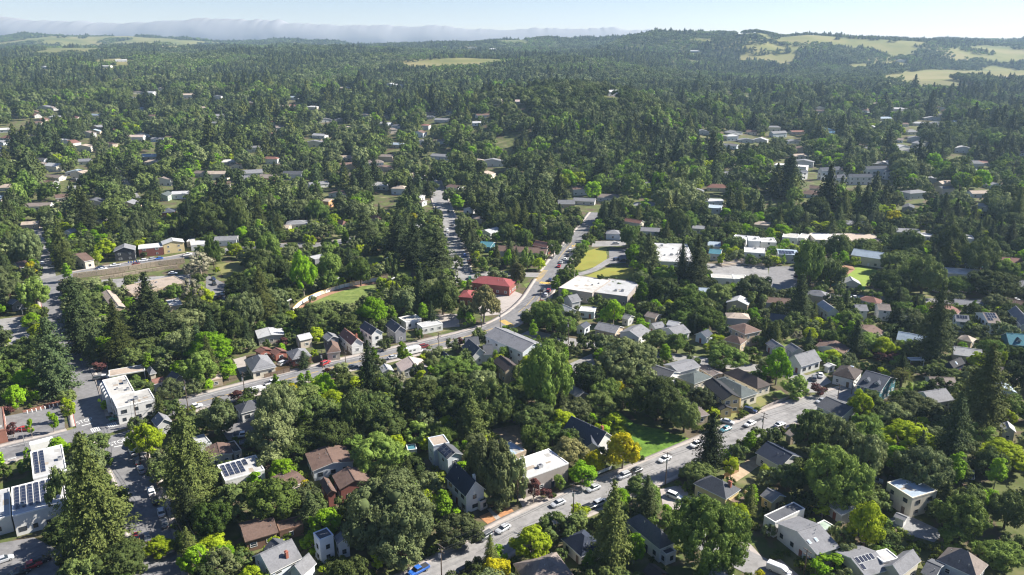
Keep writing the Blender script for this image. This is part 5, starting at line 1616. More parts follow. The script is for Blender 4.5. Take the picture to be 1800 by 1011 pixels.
S -3166 4599 80 130
U 97 4601 24 43
R -951 4607 24 83
A 952 4608 39 158
P -1022 4615 17 90
S -1877 4616 44 77
P 1115 4620 15 79
R 2334 4621 36 136
G 286 4630 77 139
O -826 4637 73 130
S -2188 4639 52 87
U -1949 4641 18 32
R 1077 4641 30 117
S -1455 4643 47 79
U -1976 4644 20 35
U 857 4648 27 47
R 3293 4649 52 188
R 3031 4650 46 167
M -2612 4657 47 87
U 1349 4675 31 52
R 169 4676 31 188
P 950 4677 20 98
S 3355 4682 40 73
S -2412 4683 43 71
A -1812 4689 23 87
G -2336 4689 71 194
R -2562 4697 30 115
M -2682 4697 47 82
R 2932 4697 35 139
R -2135 4700 30 126
M -1696 4700 49 94
S 1518 4704 50 90
R 2753 4706 31 107
S -1298 4707 36 74
R 3305 4707 22 89
A -757 4709 40 141
P 203 4716 18 95
P -679 4719 22 118
O -3180 4720 75 126
O 1043 4724 72 198
R -2084 4725 50 160
O -1901 4726 121 247
R 513 4727 27 95
S 1235 4727 41 66
S -2188 4732 58 106
G -2268 4736 49 131
R 123 4742 53 169
A 3264 4744 43 183
S 2931 4747 39 68
R 2027 4754 48 148
M 1716 4756 63 98
A -1479 4757 54 171
G -310 4757 54 162
A 2787 4758 48 156
A -9 4759 35 131
A -2525 4764 75 210
P -2742 4767 25 124
A 1107 4768 26 90
A -2326 4771 34 140
S 1894 4773 38 78
S 1394 4774 63 115
R -3335 4774 53 206
S 1797 4779 49 80
R 3314 4781 32 130
U 191 4788 18 32
O -1764 4795 100 253
P -1619 4795 26 130
U -3407 4800 30 52
A -2009 4805 39 144
S 266 4806 50 81
R 2925 4807 36 139
O 2850 4814 74 129
C 80 4814 30 109
S -2661 4821 42 76
M 1506 4822 46 88
P -1136 4824 15 82
L -2284 4825 45 96
P 3352 4831 22 111
S -3215 4833 46 69
P -1837 4834 25 124
R -677 4837 36 149
U 2359 4838 26 44
R -2575 4839 25 104
R -2738 4839 78 291
R 2758 4839 52 198
A 1726 4843 42 146
A 3084 4853 27 117
R -1534 4854 42 169
L 2036 4856 74 93
S 2426 4868 44 76
L -2906 4869 47 91
A 76 4871 56 231
O 3249 4871 83 137
A -14 4872 54 183
L 2221 4873 60 60
S -3406 4873 39 74
L -1273 4874 46 93
S -2123 4874 39 71
S 584 4877 32 72
P -1177 4877 27 135
S 741 4880 45 64
S 2903 4881 41 76
A -667 4884 29 118
R -765 4884 28 108
L -2592 4888 44 81
U -2853 4891 17 31
A -1777 4892 44 194
C 3484 4892 44 195
M -2809 4895 46 83
A 3089 4899 33 133
A -2263 4902 23 79
R 1551 4906 36 117
S -2324 4908 58 96
A -1955 4910 72 246
P -3471 4913 17 88
S 2148 4916 49 86
R -1829 4925 46 152
S -981 4926 61 98
A 2087 4928 33 131
R 2268 4936 39 138
R 56 4939 31 117
O -70 4940 76 132
O -2056 4941 79 134
U 2350 4944 25 42
R -1715 4944 23 82
A 3038 4945 32 122
R 2887 4945 40 148
Y -528 4946 42 94
S 3124 4951 46 74
R -2410 4958 58 189
R 3414 4958 38 148
R 1429 4963 40 134
U -2741 4964 17 31
A -3499 4966 53 171
S 1066 4978 55 84
A 17 4982 49 158
R 2166 4984 55 183
R -1529 4985 21 91
R 2068 4990 34 122
G -1247 4992 43 84
R -707 4996 28 100
S -998 4998 51 87
S 1172 4999 76 120
A -1066 5001 24 86
O 3304 5010 71 131
P 208 5015 16 85
U 1369 5015 17 31
A 1784 5015 38 155
U -2802 5016 16 30
R 1956 5022 34 127
R -3080 5025 43 138
S 1430 5027 43 70
Y 2543 5028 57 135
S -329 5032 41 72
R -2004 5033 32 139
A 245 5034 26 89
G 2437 5034 52 122
R 674 5036 54 212
R 2783 5036 25 85
R -2055 5038 29 110
R -2900 5040 24 79
R 2112 5041 45 145
R 1027 5041 25 84
P 3549 5042 19 97
R 312 5044 31 112
P -3036 5047 24 118
R -1819 5053 43 168
A 23 5057 46 195
A -1708 5058 65 241
L -1200 5063 47 102
U 718 5063 20 36
R -3389 5063 69 218
R -1900 5065 41 147
C 1345 5070 31 100
A 3398 5071 63 281
O 1865 5072 91 180
S 1581 5073 72 107
M 2744 5076 50 88
C -2181 5078 50 199
A 2140 5081 27 105
R -1359 5084 22 85
P -3162 5088 16 87
S 2828 5088 77 109
R -514 5091 38 145
A 3133 5100 38 140
R -2051 5102 60 185
P -3478 5103 28 140
C 2095 5106 31 124
S 978 5107 65 115
A 190 5111 24 105
R 628 5117 43 175
A 37 5117 47 174
P 2909 5121 27 134
M 1676 5123 47 97
S 2669 5128 57 83
R 1625 5131 29 123
A 861 5132 46 155
A -3078 5140 27 109
G 2373 5143 54 79
O 1272 5145 83 161
R 712 5146 43 173
A -1963 5152 40 131
S 3455 5153 59 106
O -3190 5157 77 132
C 1854 5157 19 83
Y -682 5160 47 87
S 195 5160 45 74
A 2274 5161 60 195
S -3641 5166 63 114
G -1470 5173 78 137
S 626 5177 42 81
P -1730 5181 27 136
S -3427 5183 59 125
P -2482 5183 15 77
A 3721 5183 29 119
S -1337 5184 78 168
P -3525 5189 17 89
S -1585 5192 68 116
P 2805 5193 25 126
R 2975 5199 64 219
A -1952 5200 21 90
O 2095 5200 98 184
A 1075 5201 55 176
A -1672 5204 45 149
S 1825 5209 63 109
A 934 5216 43 134
R 694 5223 36 141
R -66 5230 45 146
R 1498 5231 26 95
R -3399 5232 19 80
R 3091 5233 35 132
C -921 5237 30 133
R -1738 5242 59 218
O -1227 5245 64 97
R 331 5245 39 128
R 143 5247 52 188
U 1660 5249 22 39
M 2631 5259 47 87
R 2458 5262 69 249
A 1588 5264 56 206
A 2317 5265 65 216
P -1681 5265 20 107
R 3231 5266 24 102
A 2761 5266 22 91
R 1139 5268 55 222
U -934 5271 23 39
S 997 5271 67 107
P -2005 5276 14 74
R 711 5281 54 173
R 3760 5283 69 212
S -3443 5285 61 100
P 1944 5285 30 149
S 419 5287 58 104
R 1803 5288 40 158
R 3441 5291 25 83
G -1466 5293 78 147
L 1514 5293 45 90
R 2096 5294 22 85
R 1862 5294 37 131
O 3556 5294 78 140
A 475 5296 22 87
P 2899 5296 24 121
C -1899 5296 27 97
R 649 5297 31 135
L 3287 5319 45 77
O -1608 5340 91 137
P 937 5348 46 150
P -406 5563 50 150
G 2845 5657 74 129
U 3166 5696 29 96"""
WOOD = """S 237 333 3
S 131 471 4
S 71 378 3
S -336 529 4
S -157 442 4
S -107 307 3
S -309 470 4
S -197 529 4
S 3 472 4
S 286 424 3
S -109 477 4
S 31 399 3
S -39 301 2
S 86 396 3
S 99 465 4
S 234 440 4
S -24 472 4
S -344 497 4
S -237 356 3
S 271 452 4
S -125 512 4
S -244 373 3
S 297 445 3
S -191 519 4
S 211 483 4
S 238 528 4
S 187 447 3
S 21 267 2
S -90 389 3
S 228 482 4
S 200 516 4
S 306 480 4
S 26 508 4
S -143 379 3
S -213 348 3
S 134 436 3
S -117 433 3
S -102 398 3
S -44 366 3
S 101 517 4
S -94 428 3
S 40 513 4
S 3 403 3
S 142 295 2
S 149 355 3
S -298 461 3
S -123 384 3
S 162 413 3
S 79 476 3
S -225 507 4
S 129 371 3
S -56 459 3
S 183 334 2
S -47 468 3
S -146 414 3
S 322 509 4
S 222 441 3
S 17 420 3
S 32 500 4
S 222 526 4
S -32 510 4
S 23 347 2
S 172 521 4
S -357 495 3
S 190 327 2
S 4 384 3
S 276 403 2
S 87 400 2
S 227 329 2
S 126 432 3
S 259 515 4
S -220 367 2
S -100 291 2
S 45 512 4
S -335 485 3
S -330 529 4
S 20 491 4
S -214 494 4
S 25 372 2
S 114 481 3
S 122 508 4
S -139 342 2
S 7 326 2
S 280 442 3
S 55 471 3
S -244 490 3
S -57 522 4
S 57 323 2
S -209 341 2
S 333 511 3
S 54 489 3
S -26 507 3
S 83 523 3
S -140 389 2
S 218 446 3
S -271 475 3
S 140 519 3
S 49 463 3
S 50 478 2
S 128 376 2
S 326 479 3
S -181 522 3
S -211 483 2
S 152 415 2
S 83 489 3
S 59 509 3
S 237 407 2
S 134 454 2
S -107 445 2
S -111 427 2
S -79 476 2
S 34 420 2
S 76 439 2
S 20 462 2
S 30 496 2
S 49 527 2
S -155 526 3
S -144 484 2
S -325 476 2
S -9 444 2
S 10 511 2
S 321 516 2
S 33 514 2
S -141 514 2
L 199 492 4
L -48 375 3
M -82 487 4
M -268 455 4
M 184 412 4
L 49 329 2
M 147 519 5
M 64 204 2
L 221 328 3
L 20 272 2
M 30 518 4
M 79 528 5
M -263 405 3
L 82 437 3
L 147 414 3
M 315 483 4
M 199 526 5
M -19 317 3
M -77 258 2
L -38 329 3
M -93 287 2
L -35 277 2
M 367 528 4
L -88 423 3
M 25 352 3
L 15 255 2
L -35 205 2
L -49 400 3
M 100 490 4
L 343 484 4
L 126 427 3
L -47 370 3
L 73 194 2
M -180 257 2
L -9 212 2
M 241 425 3
M 77 334 3
Y -89 436 3
L -123 451 4
M -197 356 3
L 28 220 2
M 82 304 2
M -6 463 4
M 162 468 4
L -216 515 4
M 341 477 3
L -88 375 3
M 40 320 3
L 320 459 3
L 255 527 4
M -144 421 3
M -153 357 3
L 237 418 3
M -129 299 2
M -78 481 4
M 10 293 2
M 58 500 4
M -19 293 2
M -86 324 2
L 284 489 4
L 93 325 2
M -147 436 3
Y -183 315 2
L -66 371 3
M -257 428 3
L 190 409 3
M -63 327 2
M 54 330 3
M -54 254 2
M 67 404 3
L -192 525 4
M -52 428 3
L -241 369 2
L 53 483 3
L 14 515 4
M -34 241 2
L 264 455 3
M 76 412 3
L 217 440 3
L 298 472 3
M -306 442 3
M -24 366 3
M 216 528 4
L -73 398 3
L 141 304 2
L -77 513 4
M -3 308 2
M 141 308 2
M 77 331 2
M -221 448 3
L 276 400 3
L -90 303 2
M -68 456 3
L -78 280 2
M 63 525 4
L -241 475 3
L -233 515 4
M -274 453 3
L -152 302 2
M -263 366 2
L -157 447 3
L -162 362 3
Y 318 529 4
M -40 277 2
M -146 313 2
M -36 351 3
M 187 312 2
M -166 474 3
M -95 423 3
L -86 471 3
M 105 420 3
M -66 350 2
M -113 385 3
L 220 517 4
L -0 377 2
L -71 253 2
M -245 439 3
M -276 492 3
L -113 398 3
M -47 360 2
M 100 457 3
M -121 485 3
L 166 379 3
M 161 442 3
M 165 449 3
L 4 481 4
M 26 226 2
L 60 352 2
M 9 529 4
M 217 475 3
M 55 339 2
M -252 516 3
L 27 513 4
M -166 243 2
M 123 466 3
M -39 427 3
M -113 380 2
M -23 242 2
L -73 315 2
L 295 485 3
Y -208 294 2
L 167 521 3
M 69 428 3
L 182 430 3
Y 195 432 3
M 63 359 2
M 272 406 3
L -275 527 4
M -260 472 3
M -254 487 3
M 101 381 2
L -122 403 3
L -278 521 3
L 184 338 2
M 152 432 3
M -168 324 2
M -227 512 3
M -274 396 3
M -296 422 2
M 91 516 3
L 166 440 3
L -288 440 3
L 168 430 3
L 20 450 3
L 116 465 3
M 149 430 2
M 43 445 3
L -118 400 2
M -152 326 2
L -141 477 3
L -263 530 3
L -83 333 2
M 218 450 3
M 271 465 3
M -109 252 2
M -92 379 2
M 158 438 2
L -149 421 2
M 342 490 3
M 126 436 3
M 248 444 2
M -40 438 3
M 183 289 2
L 125 355 2
M 231 368 2
L 139 471 3
L -111 507 3
M 202 445 3
M -177 322 2
L -235 450 3
L -196 483 3
Y -130 475 3
L 10 445 3
L -311 465 3
M -81 334 2
Y 238 438 3
L -4 412 3
M 69 408 2
L 118 307 2
L -225 457 3
M -273 519 3
M -270 522 3
L -201 488 3
L -315 526 3
M -132 451 2
L 333 507 3
M -119 517 3
L -88 525 3
L 130 432 3
Y 167 472 3
M -151 333 2
M -111 340 2
L 45 454 2
L -226 468 3
M -6 471 3
M 146 261 2
L 241 482 3
L 145 479 3
L -242 454 3
M 239 497 3
M 87 520 3
L -34 385 2
L 84 363 2
L 140 485 3
L 249 432 2
M -222 513 3
M -295 445 2
L 347 528 3
M -260 480 3
M 179 341 2
L -65 358 2
M -222 481 3
L -225 502 3
M 156 346 2
L 123 352 2
M -75 406 2
M -64 412 2
L 235 488 2
M -155 461 2
L -145 376 2
M 174 365 2
M -22 375 2
M 268 467 2
M -318 448 2
M -20 470 3
L 79 289 2
L -68 477 3
Y 58 505 3
L 207 448 2
L 193 477 2
M -96 306 2
M 91 489 3
M -78 334 2
L 309 450 2
L 30 387 2
L -268 496 3
M -59 345 2
M -235 524 3
M -295 430 2
M 217 315 2
M -12 431 2
L 237 432 2
M 83 391 2
M 162 474 2
Y -277 450 2
Y 5 389 2
L 196 340 2
L 320 478 2
L -127 504 3
L -72 512 2
M -58 465 2
M -119 498 3
M 22 497 3
L 14 342 2
M -146 469 2
L 46 515 2
M 146 453 2
L -11 458 2
Y 247 491 2
Y 255 457 2
M 82 517 3
M -343 476 2
M -94 311 1
L -3 480 2
L 247 441 2
M -90 496 2
L 305 426 2
M 330 510 2
L 182 488 2
M 214 362 2
L 201 520 2
M -325 520 2
L 171 391 2
M -335 516 2
M -117 476 2
L -132 496 2
L 323 530 2
L 83 401 2
L -136 437 2
M 177 454 2
M 292 406 2
L 181 497 2
Y 57 373 2
M 138 507 2
M -21 467 2
M 313 502 2
L -256 518 2
M 306 462 2
M -124 482 2
L 180 486 2
M -95 507 2
L 311 499 2
L -281 406 2
M -99 517 2
M -125 517 2
M -137 480 2
M -147 353 2
M -85 416 2
L 98 482 2
M 96 471 2
L 281 502 2
L -11 385 2
Y -318 486 2
M -240 510 2
M -291 525 2
M 132 450 2
M -16 461 2
Y 254 453 2
M 156 486 2
M 3 380 1
L 3 521 2
L -159 397 2
M -141 489 2
L -6 478 2
M 90 496 2
L 240 495 2
L -70 473 2
M -312 517 2
L -273 523 2
L 119 513 2
M -134 488 2
M -57 423 2
M -18 490 2
L 204 493 2
M -176 506 2
M 298 499 2
Y 227 523 2
L 105 508 2
Y 134 490 2
M 224 521 2
M -337 517 1
M -149 484 2
Y -331 507 2
G 177 294 4
G 205 299 5
O -187 327 5
O -140 431 6
O 68 204 3
O 270 426 7
G -131 266 4
O -54 486 8
O -334 496 8
O 52 244 4
G 169 257 4
O -174 243 4
O 82 216 3
G -74 323 5
G 72 189 3
O -211 322 5
G -56 330 5
G -9 248 4
G 37 272 4
O 114 338 5
O 102 324 4
O -64 259 4
G -31 362 6
O -294 511 7
G 128 527 7
O 13 226 3
G 151 293 4
O -198 281 4
O 313 466 7
O 10 203 3
G 265 411 6
O 156 242 4
O 105 305 5
O -111 529 8
G -102 225 3
G 255 429 7
O -33 219 3
O 157 260 4
G -288 498 7
O 194 288 4
O 120 227 3
G 194 298 4
O -109 285 4
O -196 287 4
O -95 395 5
G -50 346 5
O 288 518 8
G -169 313 4
O 12 157 2
G -101 525 7
G 114 213 3
G -28 466 6
G 186 306 4
O 10 505 7
G -8 379 5
O -264 515 7
O -189 317 5
O -111 365 5
O -159 466 6
O 6 263 4
O -44 380 5
O 24 223 3
O 104 220 3
O -123 398 5
O 122 311 5
O -18 271 4
O 177 302 4
G 128 310 4
O -210 522 7
G -186 310 4
O 123 457 7
G -303 427 6
O -154 285 4
G -178 312 4
O 113 204 3
O -102 372 5
G 273 499 6
O -170 295 4
O -213 355 5
O 66 485 7
O 55 270 3
O 90 304 4
O -124 338 4
O -300 523 7
O -109 270 3
G -129 311 4
O -203 309 4
O -42 232 3
G -68 185 2
O -243 481 6
O 24 315 5
O -358 510 7
O -165 491 6
O 62 346 4
G 49 252 4
O 262 497 7
O -169 259 4
O -66 523 7
O 30 291 4
O 13 286 4
G 65 166 2
O -73 529 6
G -78 202 2
G -262 431 6
O -235 360 4
G -34 245 3
G -17 241 3
O -121 222 3
G -117 347 5
O -140 374 5
O -46 234 3
G 150 232 3
O 128 504 6
O -46 255 4
O -15 528 7
O 16 320 4
O 71 327 5
G -117 341 5
G -28 257 3
O -338 470 6
G -286 423 6
O 4 259 4
O 232 325 4
G -124 475 6
G 1 530 6
O 195 304 4
G 216 320 4
O -245 429 5
O 135 345 5
O -214 501 7
O 84 283 4
O 21 195 2
O -287 517 6
G -258 497 6
O -157 315 4
O 270 479 6
O -122 353 5
G -284 528 6
G -233 457 6
O 249 370 4
O 227 446 6
O -177 497 6
O -64 464 6
O 162 302 4
O -84 198 2
O -131 382 4
O 169 239 3
O -256 357 5
O 134 332 4
G 154 238 3
O -111 515 6
O -118 407 5
G 179 322 4
O 195 482 6
G -245 355 4
O 101 224 3
O -77 448 6
G 74 405 5
O -125 299 3
O -77 305 4
O 237 474 7
O 190 266 3
O 6 295 3
G 28 490 6
O -51 356 4
G -51 269 3
G -20 166 2
O -30 489 6
O 109 486 6
O -57 307 4
G -182 305 4
O 253 494 6
O 159 265 3
G -117 471 6
O 194 320 4
O -35 250 3
O 159 247 3
O 285 401 5
G -22 216 3
O -81 251 3
O -314 442 6
G -218 362 5
G -45 424 6
O 174 429 5
G 37 251 3
G 114 516 6
G -81 328 4
G -38 345 4
O 8 215 3
O 19 293 4
O 298 491 6
O -81 506 6
O -251 440 5
G -67 448 5
O 102 294 3
G -370 525 7
G 130 349 4
O 42 284 4
O -237 436 5
O -175 298 4
G -13 293 4
O -175 306 4
O 62 180 2
O -154 241 3
O -11 513 6
G 72 366 4
O -71 506 6
O 262 449 5
O 13 494 6
G -162 326 4
O -110 376 5
O 163 270 3
O -66 406 5
O -92 325 4
G -238 444 6
O -102 378 4
G -21 332 4
O 155 516 6
O 33 175 2
O -51 363 4
G 88 323 4
O 193 270 3
O -15 190 2
O 154 263 3
O -50 339 4
O 325 454 5
O -197 333 4
O -37 403 5
O -53 314 4
G 73 354 4
O -112 213 3
O 349 498 6
O -228 462 5
O -306 459 6
O -60 452 6
G -113 249 3
G -123 415 5
O 168 411 5
O -225 528 7
O 314 444 6
O 29 257 3
G 25 284 3
G -247 345 4
O -171 332 4
O -177 257 3
O 120 329 4
G 81 349 4
O -52 463 6
O 151 496 6
G 215 312 4
G 42 521 6
O -123 270 3
O 2 464 5
G 177 309 3
O -91 244 3
O -67 415 5
O 209 328 4
O -90 480 5
G 275 437 5
O -269 387 5
O 119 283 3
O 336 518 6
O -53 421 5
O 151 322 4
O 116 310 3
O -114 284 3
O 357 497 6
O -85 445 5
G -203 333 4
O 62 330 4
O 225 371 4
O -252 386 5
O -157 476 5
O -31 269 3
G 96 182 2
O 61 270 3
O -289 471 5
G 128 268 3
O -206 348 4
G -262 458 5
O 124 183 2
G -70 394 4
O -158 506 6
G 177 511 5
O -168 425 4
G -68 329 4
O 233 452 5
O 214 331 4
G -348 485 5
O 306 472 5
G 358 515 5
O 265 442 5
O 128 332 4
O 92 447 4
O -73 387 4
O -119 424 4
O 225 390 4
O -166 328 3
G -110 351 4
O 99 450 5
O 216 434 5
O 40 342 4
G 113 325 3
O 191 341 3
G -60 338 4
O 107 446 5
O 322 468 5
G -329 483 5
G 154 289 3
O -104 351 4
G 211 345 4
O -45 431 4
O 151 329 4
G -42 331 4
O -249 458 5
O -38 365 4
O -132 480 5
O 176 403 4
G 133 498 6
G 101 329 3
O 148 265 3
G 224 477 6
G -94 470 5
G -267 505 5
G 27 528 5
G -190 354 4
O -298 503 6
O 187 483 5
O -257 379 4
G -60 354 4
G -153 349 4
G 199 507 6
O -129 439 4
G 107 459 5
O -71 300 3
O -166 339 3
O -199 290 3
O 310 438 5
O -104 327 3
G -99 367 4
O -52 291 3
O -327 469 5
O 159 227 2
O -40 326 3
O 268 459 4
G 128 421 4
O -118 367 4
G -93 441 5
O 114 450 5
O -85 518 6
O -50 256 2
O -14 301 3
G 158 334 3
O -102 393 4
O 181 267 3
G -67 340 4
O 69 271 3
O 83 210 2
G 173 421 4
G 209 409 4
O 219 391 4
O 87 386 4
O 201 313 3
G -128 465 4
O 214 416 4
G -311 509 6
O 255 375 4
O 58 253 3
O -138 269 3
O -223 496 5
O -249 468 5
G 104 407 4
O 124 362 4
O -170 350 4
O -60 216 2
O 304 500 5
G -153 428 4
G 94 499 5
O -58 509 6
G -24 288 3
O 230 374 4
O 38 423 4
G -74 455 5
G -306 495 5
O 85 450 4
O -190 333 4
O 108 439 5
G -135 426 4
O 246 361 4
G 263 434 4
G 6 408 4
O -156 493 5
O -7 505 5
O 228 395 4
O -266 447 4
O 159 317 3
G 73 447 4
G 214 410 4
O -4 303 3
G -107 290 3
O -183 281 3
G -129 426 4
O -134 528 5
O 94 334 3
O -237 422 4
O 306 455 5
G 263 375 4
O -177 294 3
O -215 448 5
O 173 288 3
O -242 503 5
O 155 366 3
O -48 387 3
G -299 490 5
O -76 391 4
G -116 331 3
O -107 229 2
O -24 483 5
G -378 529 5
G 20 284 3
G 150 341 4
O 153 463 5
G 110 506 5
O 18 257 3
O 60 279 3
O 27 238 2
O 112 470 4
G -27 235 2
G 170 261 3
G -81 210 2
O -79 523 5
O 300 451 4
O 96 390 4
O 253 517 5
G 199 318 3
O -92 297 3
O -52 517 5
G 64 340 3
O -185 321 3
O -59 369 4
O -193 372 4
O 326 516 5
O 77 520 5
O 350 509 5
G -20 431 5
O -170 308 3
O -291 450 4
O -119 226 2
O -299 483 4
O -55 442 4
O 120 522 5
O 140 491 5
O -0 414 4
O 101 387 4
G -93 335 3
G -48 491 4
O 194 348 3
O -231 444 4
G -285 413 4
G -305 452 4
O -138 380 4
O -23 224 2
G 240 459 4
O -2 515 5
O -63 477 5
O 107 416 4
O 336 488 4
G 207 385 4
G -167 419 4
O 203 320 3
O -216 326 3
O -202 471 4
G -308 446 4
G 41 503 5
G -150 417 4
O 133 326 3
O 306 529 5
O -16 338 3
O 80 446 4
O 115 460 4
O 320 502 5
O -162 381 4
G 213 299 3
O 10 466 4
O -53 527 5
O -55 433 4
O -225 518 5
O 173 528 5
O 88 529 4
O -97 330 3
G -217 484 4
O 272 378 3
G 131 476 4
G 28 322 3
O 176 495 5
O 32 470 4
O 232 330 3
O -353 504 5
G -363 530 5
O 14 450 4
O 17 459 4
O 264 404 4
O -321 453 4
O 34 509 5
O -163 439 4
O 91 342 3
G 256 441 4
O 274 396 4
O 141 311 3
O -276 427 4
G -166 355 3
O 268 520 4
G 136 512 5
O -44 460 4
G 3 253 2
O -118 391 4
O -249 487 4
O 211 476 4
O -242 338 3
G 367 513 5
O 173 266 2
O -269 394 4
G 43 275 3
O 147 487 4
O 95 383 4
G -57 471 5
O 148 466 4
O -230 498 4
O 35 479 4
O -219 453 4
O -254 510 4
O -245 514 5
O -31 356 3
O 101 396 4
O 67 315 3
G -184 518 5
O -16 495 4
O 235 447 4
O 335 474 4
G 119 324 3
G 227 318 3
O -262 452 4
G -86 410 4
O -147 408 3
O -136 337 3
G -360 500 4
O 159 307 3
O -19 408 4
O -104 514 5
O 46 342 3
G -196 499 4
G 177 247 2
O 285 440 4
O -61 331 3
O -140 365 3
O -327 463 4
O 91 310 2
O -306 518 4
G 277 420 4
O -204 465 5
O -249 412 4
G 322 448 4
O -183 347 3
O 219 324 3
O -76 253 2
O 163 432 4
O -18 277 3
O -40 418 4
G 34 486 4
O -210 454 4
O -275 387 4
O -176 515 5
G 20 486 5
G -87 491 5
G -130 433 4
O 24 475 4
O -33 377 3
G 27 499 4
O 139 254 2
O -207 358 3
O 6 519 4
G 275 520 5
O -140 285 2
O 133 484 4
G 271 443 4
O 138 336 3
O -181 433 4
G 88 456 4
O -20 326 3
G -158 367 3
O 148 508 5
O -83 436 4
O 132 460 4
O 201 374 3
O -127 494 4
O -320 527 5
O 66 494 5
O -141 470 4
O 258 522 5
G 99 378 3
O 282 391 4
O -264 477 4
G -8 407 4
O -294 426 4
O 16 481 4
O 17 506 5
O -192 338 3
O 24 521 4
G -87 337 3
G -48 473 4
O 172 326 3
G -311 529 4
O 34 284 3
O -163 511 4
O 79 416 3
O 162 344 3
O -187 512 4
G -2 443 4
O 191 524 4
O 285 452 4
O -80 457 4
O -322 465 4
O 18 339 3
G -195 510 4
G -153 311 3
O 212 308 3
G 79 459 4
O -135 367 3
O -49 394 3
O -277 411 4
O -233 504 4
O 14 291 2
O -46 324 3
G 60 335 3
G 122 419 3
O 144 472 4
O 65 381 3
G -221 372 3
O 184 271 2
G -135 473 4
O -66 314 3
O -146 448 4
O -187 285 2
O -213 478 4
O -132 445 4
O 31 260 2
O 124 368 3
O -188 498 4
O -34 369 3
O -174 337 3
O -159 486 4
O -241 358 3
O -89 333 3
O 23 258 2
O 103 481 4
O -80 498 4
O -174 292 2
G 125 344 3
O -100 426 3
O 39 497 4
O -262 438 4
O 91 338 3
O 194 496 4
G -99 506 4
O -207 353 3
O 193 490 4
O 156 475 4
G -20 455 4
O -154 513 5
G 87 351 3
O 216 400 3
O -261 386 3
O 245 510 4
O -223 363 3
G 241 466 4
G 313 476 4
G 214 426 4
G 35 493 4
G 287 436 4
O -292 476 3
O -170 513 4
O -211 466 3
O 66 375 3
G 241 379 3
O -250 504 4
O 67 357 3
O 81 441 3
O 178 435 3
G 118 364 3
G 162 461 3
O -105 403 3
O 118 240 2
G -333 464 4
O 252 383 3
O 339 530 5
O -127 418 3
O 101 368 3
O 291 464 4
O 239 523 4
O -14 381 3
O 248 427 3
O -72 466 4
O -113 432 4
G -151 467 4
G 47 467 3
O 80 402 3
O -89 404 3
O -238 337 3
O 101 445 3
O 304 519 4
G 283 445 4
O 93 456 3
O -253 530 4
G -111 359 3
G 239 454 3
G -313 479 3
O -252 523 4
O 177 415 3
O -33 522 4
O -350 523 4
O -179 429 3
G -168 499 4
O 142 410 3
G 270 528 4
O 109 420 3
O -37 340 2
O -300 419 3
O 228 438 4
O -73 478 4
G 164 366 3
O -357 524 4
O 187 324 3
G 69 294 2
G -101 418 3
G -216 526 4
O -100 403 3
O -240 365 3
O -151 450 3
O -21 463 3
O 159 481 4
O 62 374 2
O -131 507 4
G 140 343 2
O 211 431 3
G -206 290 2
G -204 518 4
O 28 313 2
O -44 328 2
O 261 507 4
O -61 515 4
O 252 448 3
O -165 465 3
O -6 307 2
O -272 515 4
O -103 482 4
O -286 462 4
O 247 496 4
O 142 511 4
G 139 340 2
G 65 295 2
O -277 461 3
G 339 500 3
O -231 509 3
O 91 391 3
O -87 501 4
O 219 506 4
O 206 292 2
G 267 387 3
O 175 489 3
O 121 529 4
G 301 480 4
G -140 339 2
O -49 481 4
O 11 456 3
O 52 377 3
G -133 501 4
G 95 489 4
O 237 374 3
G -27 499 4
G -74 334 2
O 116 509 3
O 315 489 4
O 322 496 4
G -172 420 3
G 77 471 3
G -106 491 4
O 52 336 2
O -58 498 4
O -145 425 3
G 129 488 3
O 170 382 2
G -210 459 3
G -51 297 2
O -257 524 4
O 267 417 3
O -12 500 4
G -222 487 4
O 91 351 3
G 146 339 2
G -269 460 3
O -113 327 2
G 232 469 3
O -66 322 2
G -218 458 3
O 156 391 3
O 166 402 3
G 25 443 3
O 202 499 4
G -204 525 4
G -129 396 3
O 228 365 2
O 140 319 2
O 142 416 3
O 218 513 3
O 134 522 3
O -251 495 4
O -179 529 4
G -17 465 3
O 5 445 3
O 360 507 4
O -207 482 3
O -122 444 3
O 99 503 3
G -309 430 3
O -104 496 3
O -177 469 3
O -65 367 3
O 164 339 2
O 48 457 3
O 72 472 3
O -106 425 3
O 269 395 3
G 260 362 2
O -173 435 3
G -21 490 3
O -50 503 4
G 116 438 3
O -40 306 2
G -96 349 2
G -121 429 3
O -137 492 3
O -50 446 3
O -18 500 3
G -46 357 2
O -12 416 3
O 48 295 2
O 102 375 3
G -303 467 3
O -166 480 3
O -286 432 3
O -186 526 4
O 247 469 3
O 73 482 3
O 31 337 2
O -246 508 3
G 22 467 3
G -130 420 3
O 204 440 3
O 232 491 3
O 233 421 3
O -267 434 3
G -10 435 3
O -193 359 2
O 83 472 3
G -153 435 3
O 170 364 2
O 189 439 3
O -10 470 3
O 174 516 3
O 297 465 3
O -269 490 3
O -133 344 2
O 130 465 3
O -63 374 2
O -159 358 2
O -163 502 3
O 111 456 3
G -195 363 2
G 57 478 3
O -235 511 3
O 37 417 2
G -96 378 2
G -135 468 3
O 77 494 3
G 21 322 2
G 33 405 3
G 301 457 3
O -16 505 3
O -204 453 3
G 259 456 3
O -235 486 3
O -103 413 2
O -26 341 2
G 183 374 2
G -321 478 3
O 244 455 2
O 101 401 2
G 78 467 3
G -308 475 3
G 288 429 2
O -74 461 3
O 178 444 3
O 136 412 3
O 40 436 3
O 53 476 3
O -72 343 2
O -311 524 3
O 334 493 3
O -297 434 3
O 279 403 2
G -97 447 2
O 156 373 2
G -239 518 3
O 182 450 3
G 81 398 2
O 182 439 3
O -18 388 2
O -58 502 3
O -346 501 3
G -332 503 3
O -82 403 2
O -115 416 3
O -63 500 3
O 250 463 3
O 312 433 2
G 311 504 3
O -200 522 3
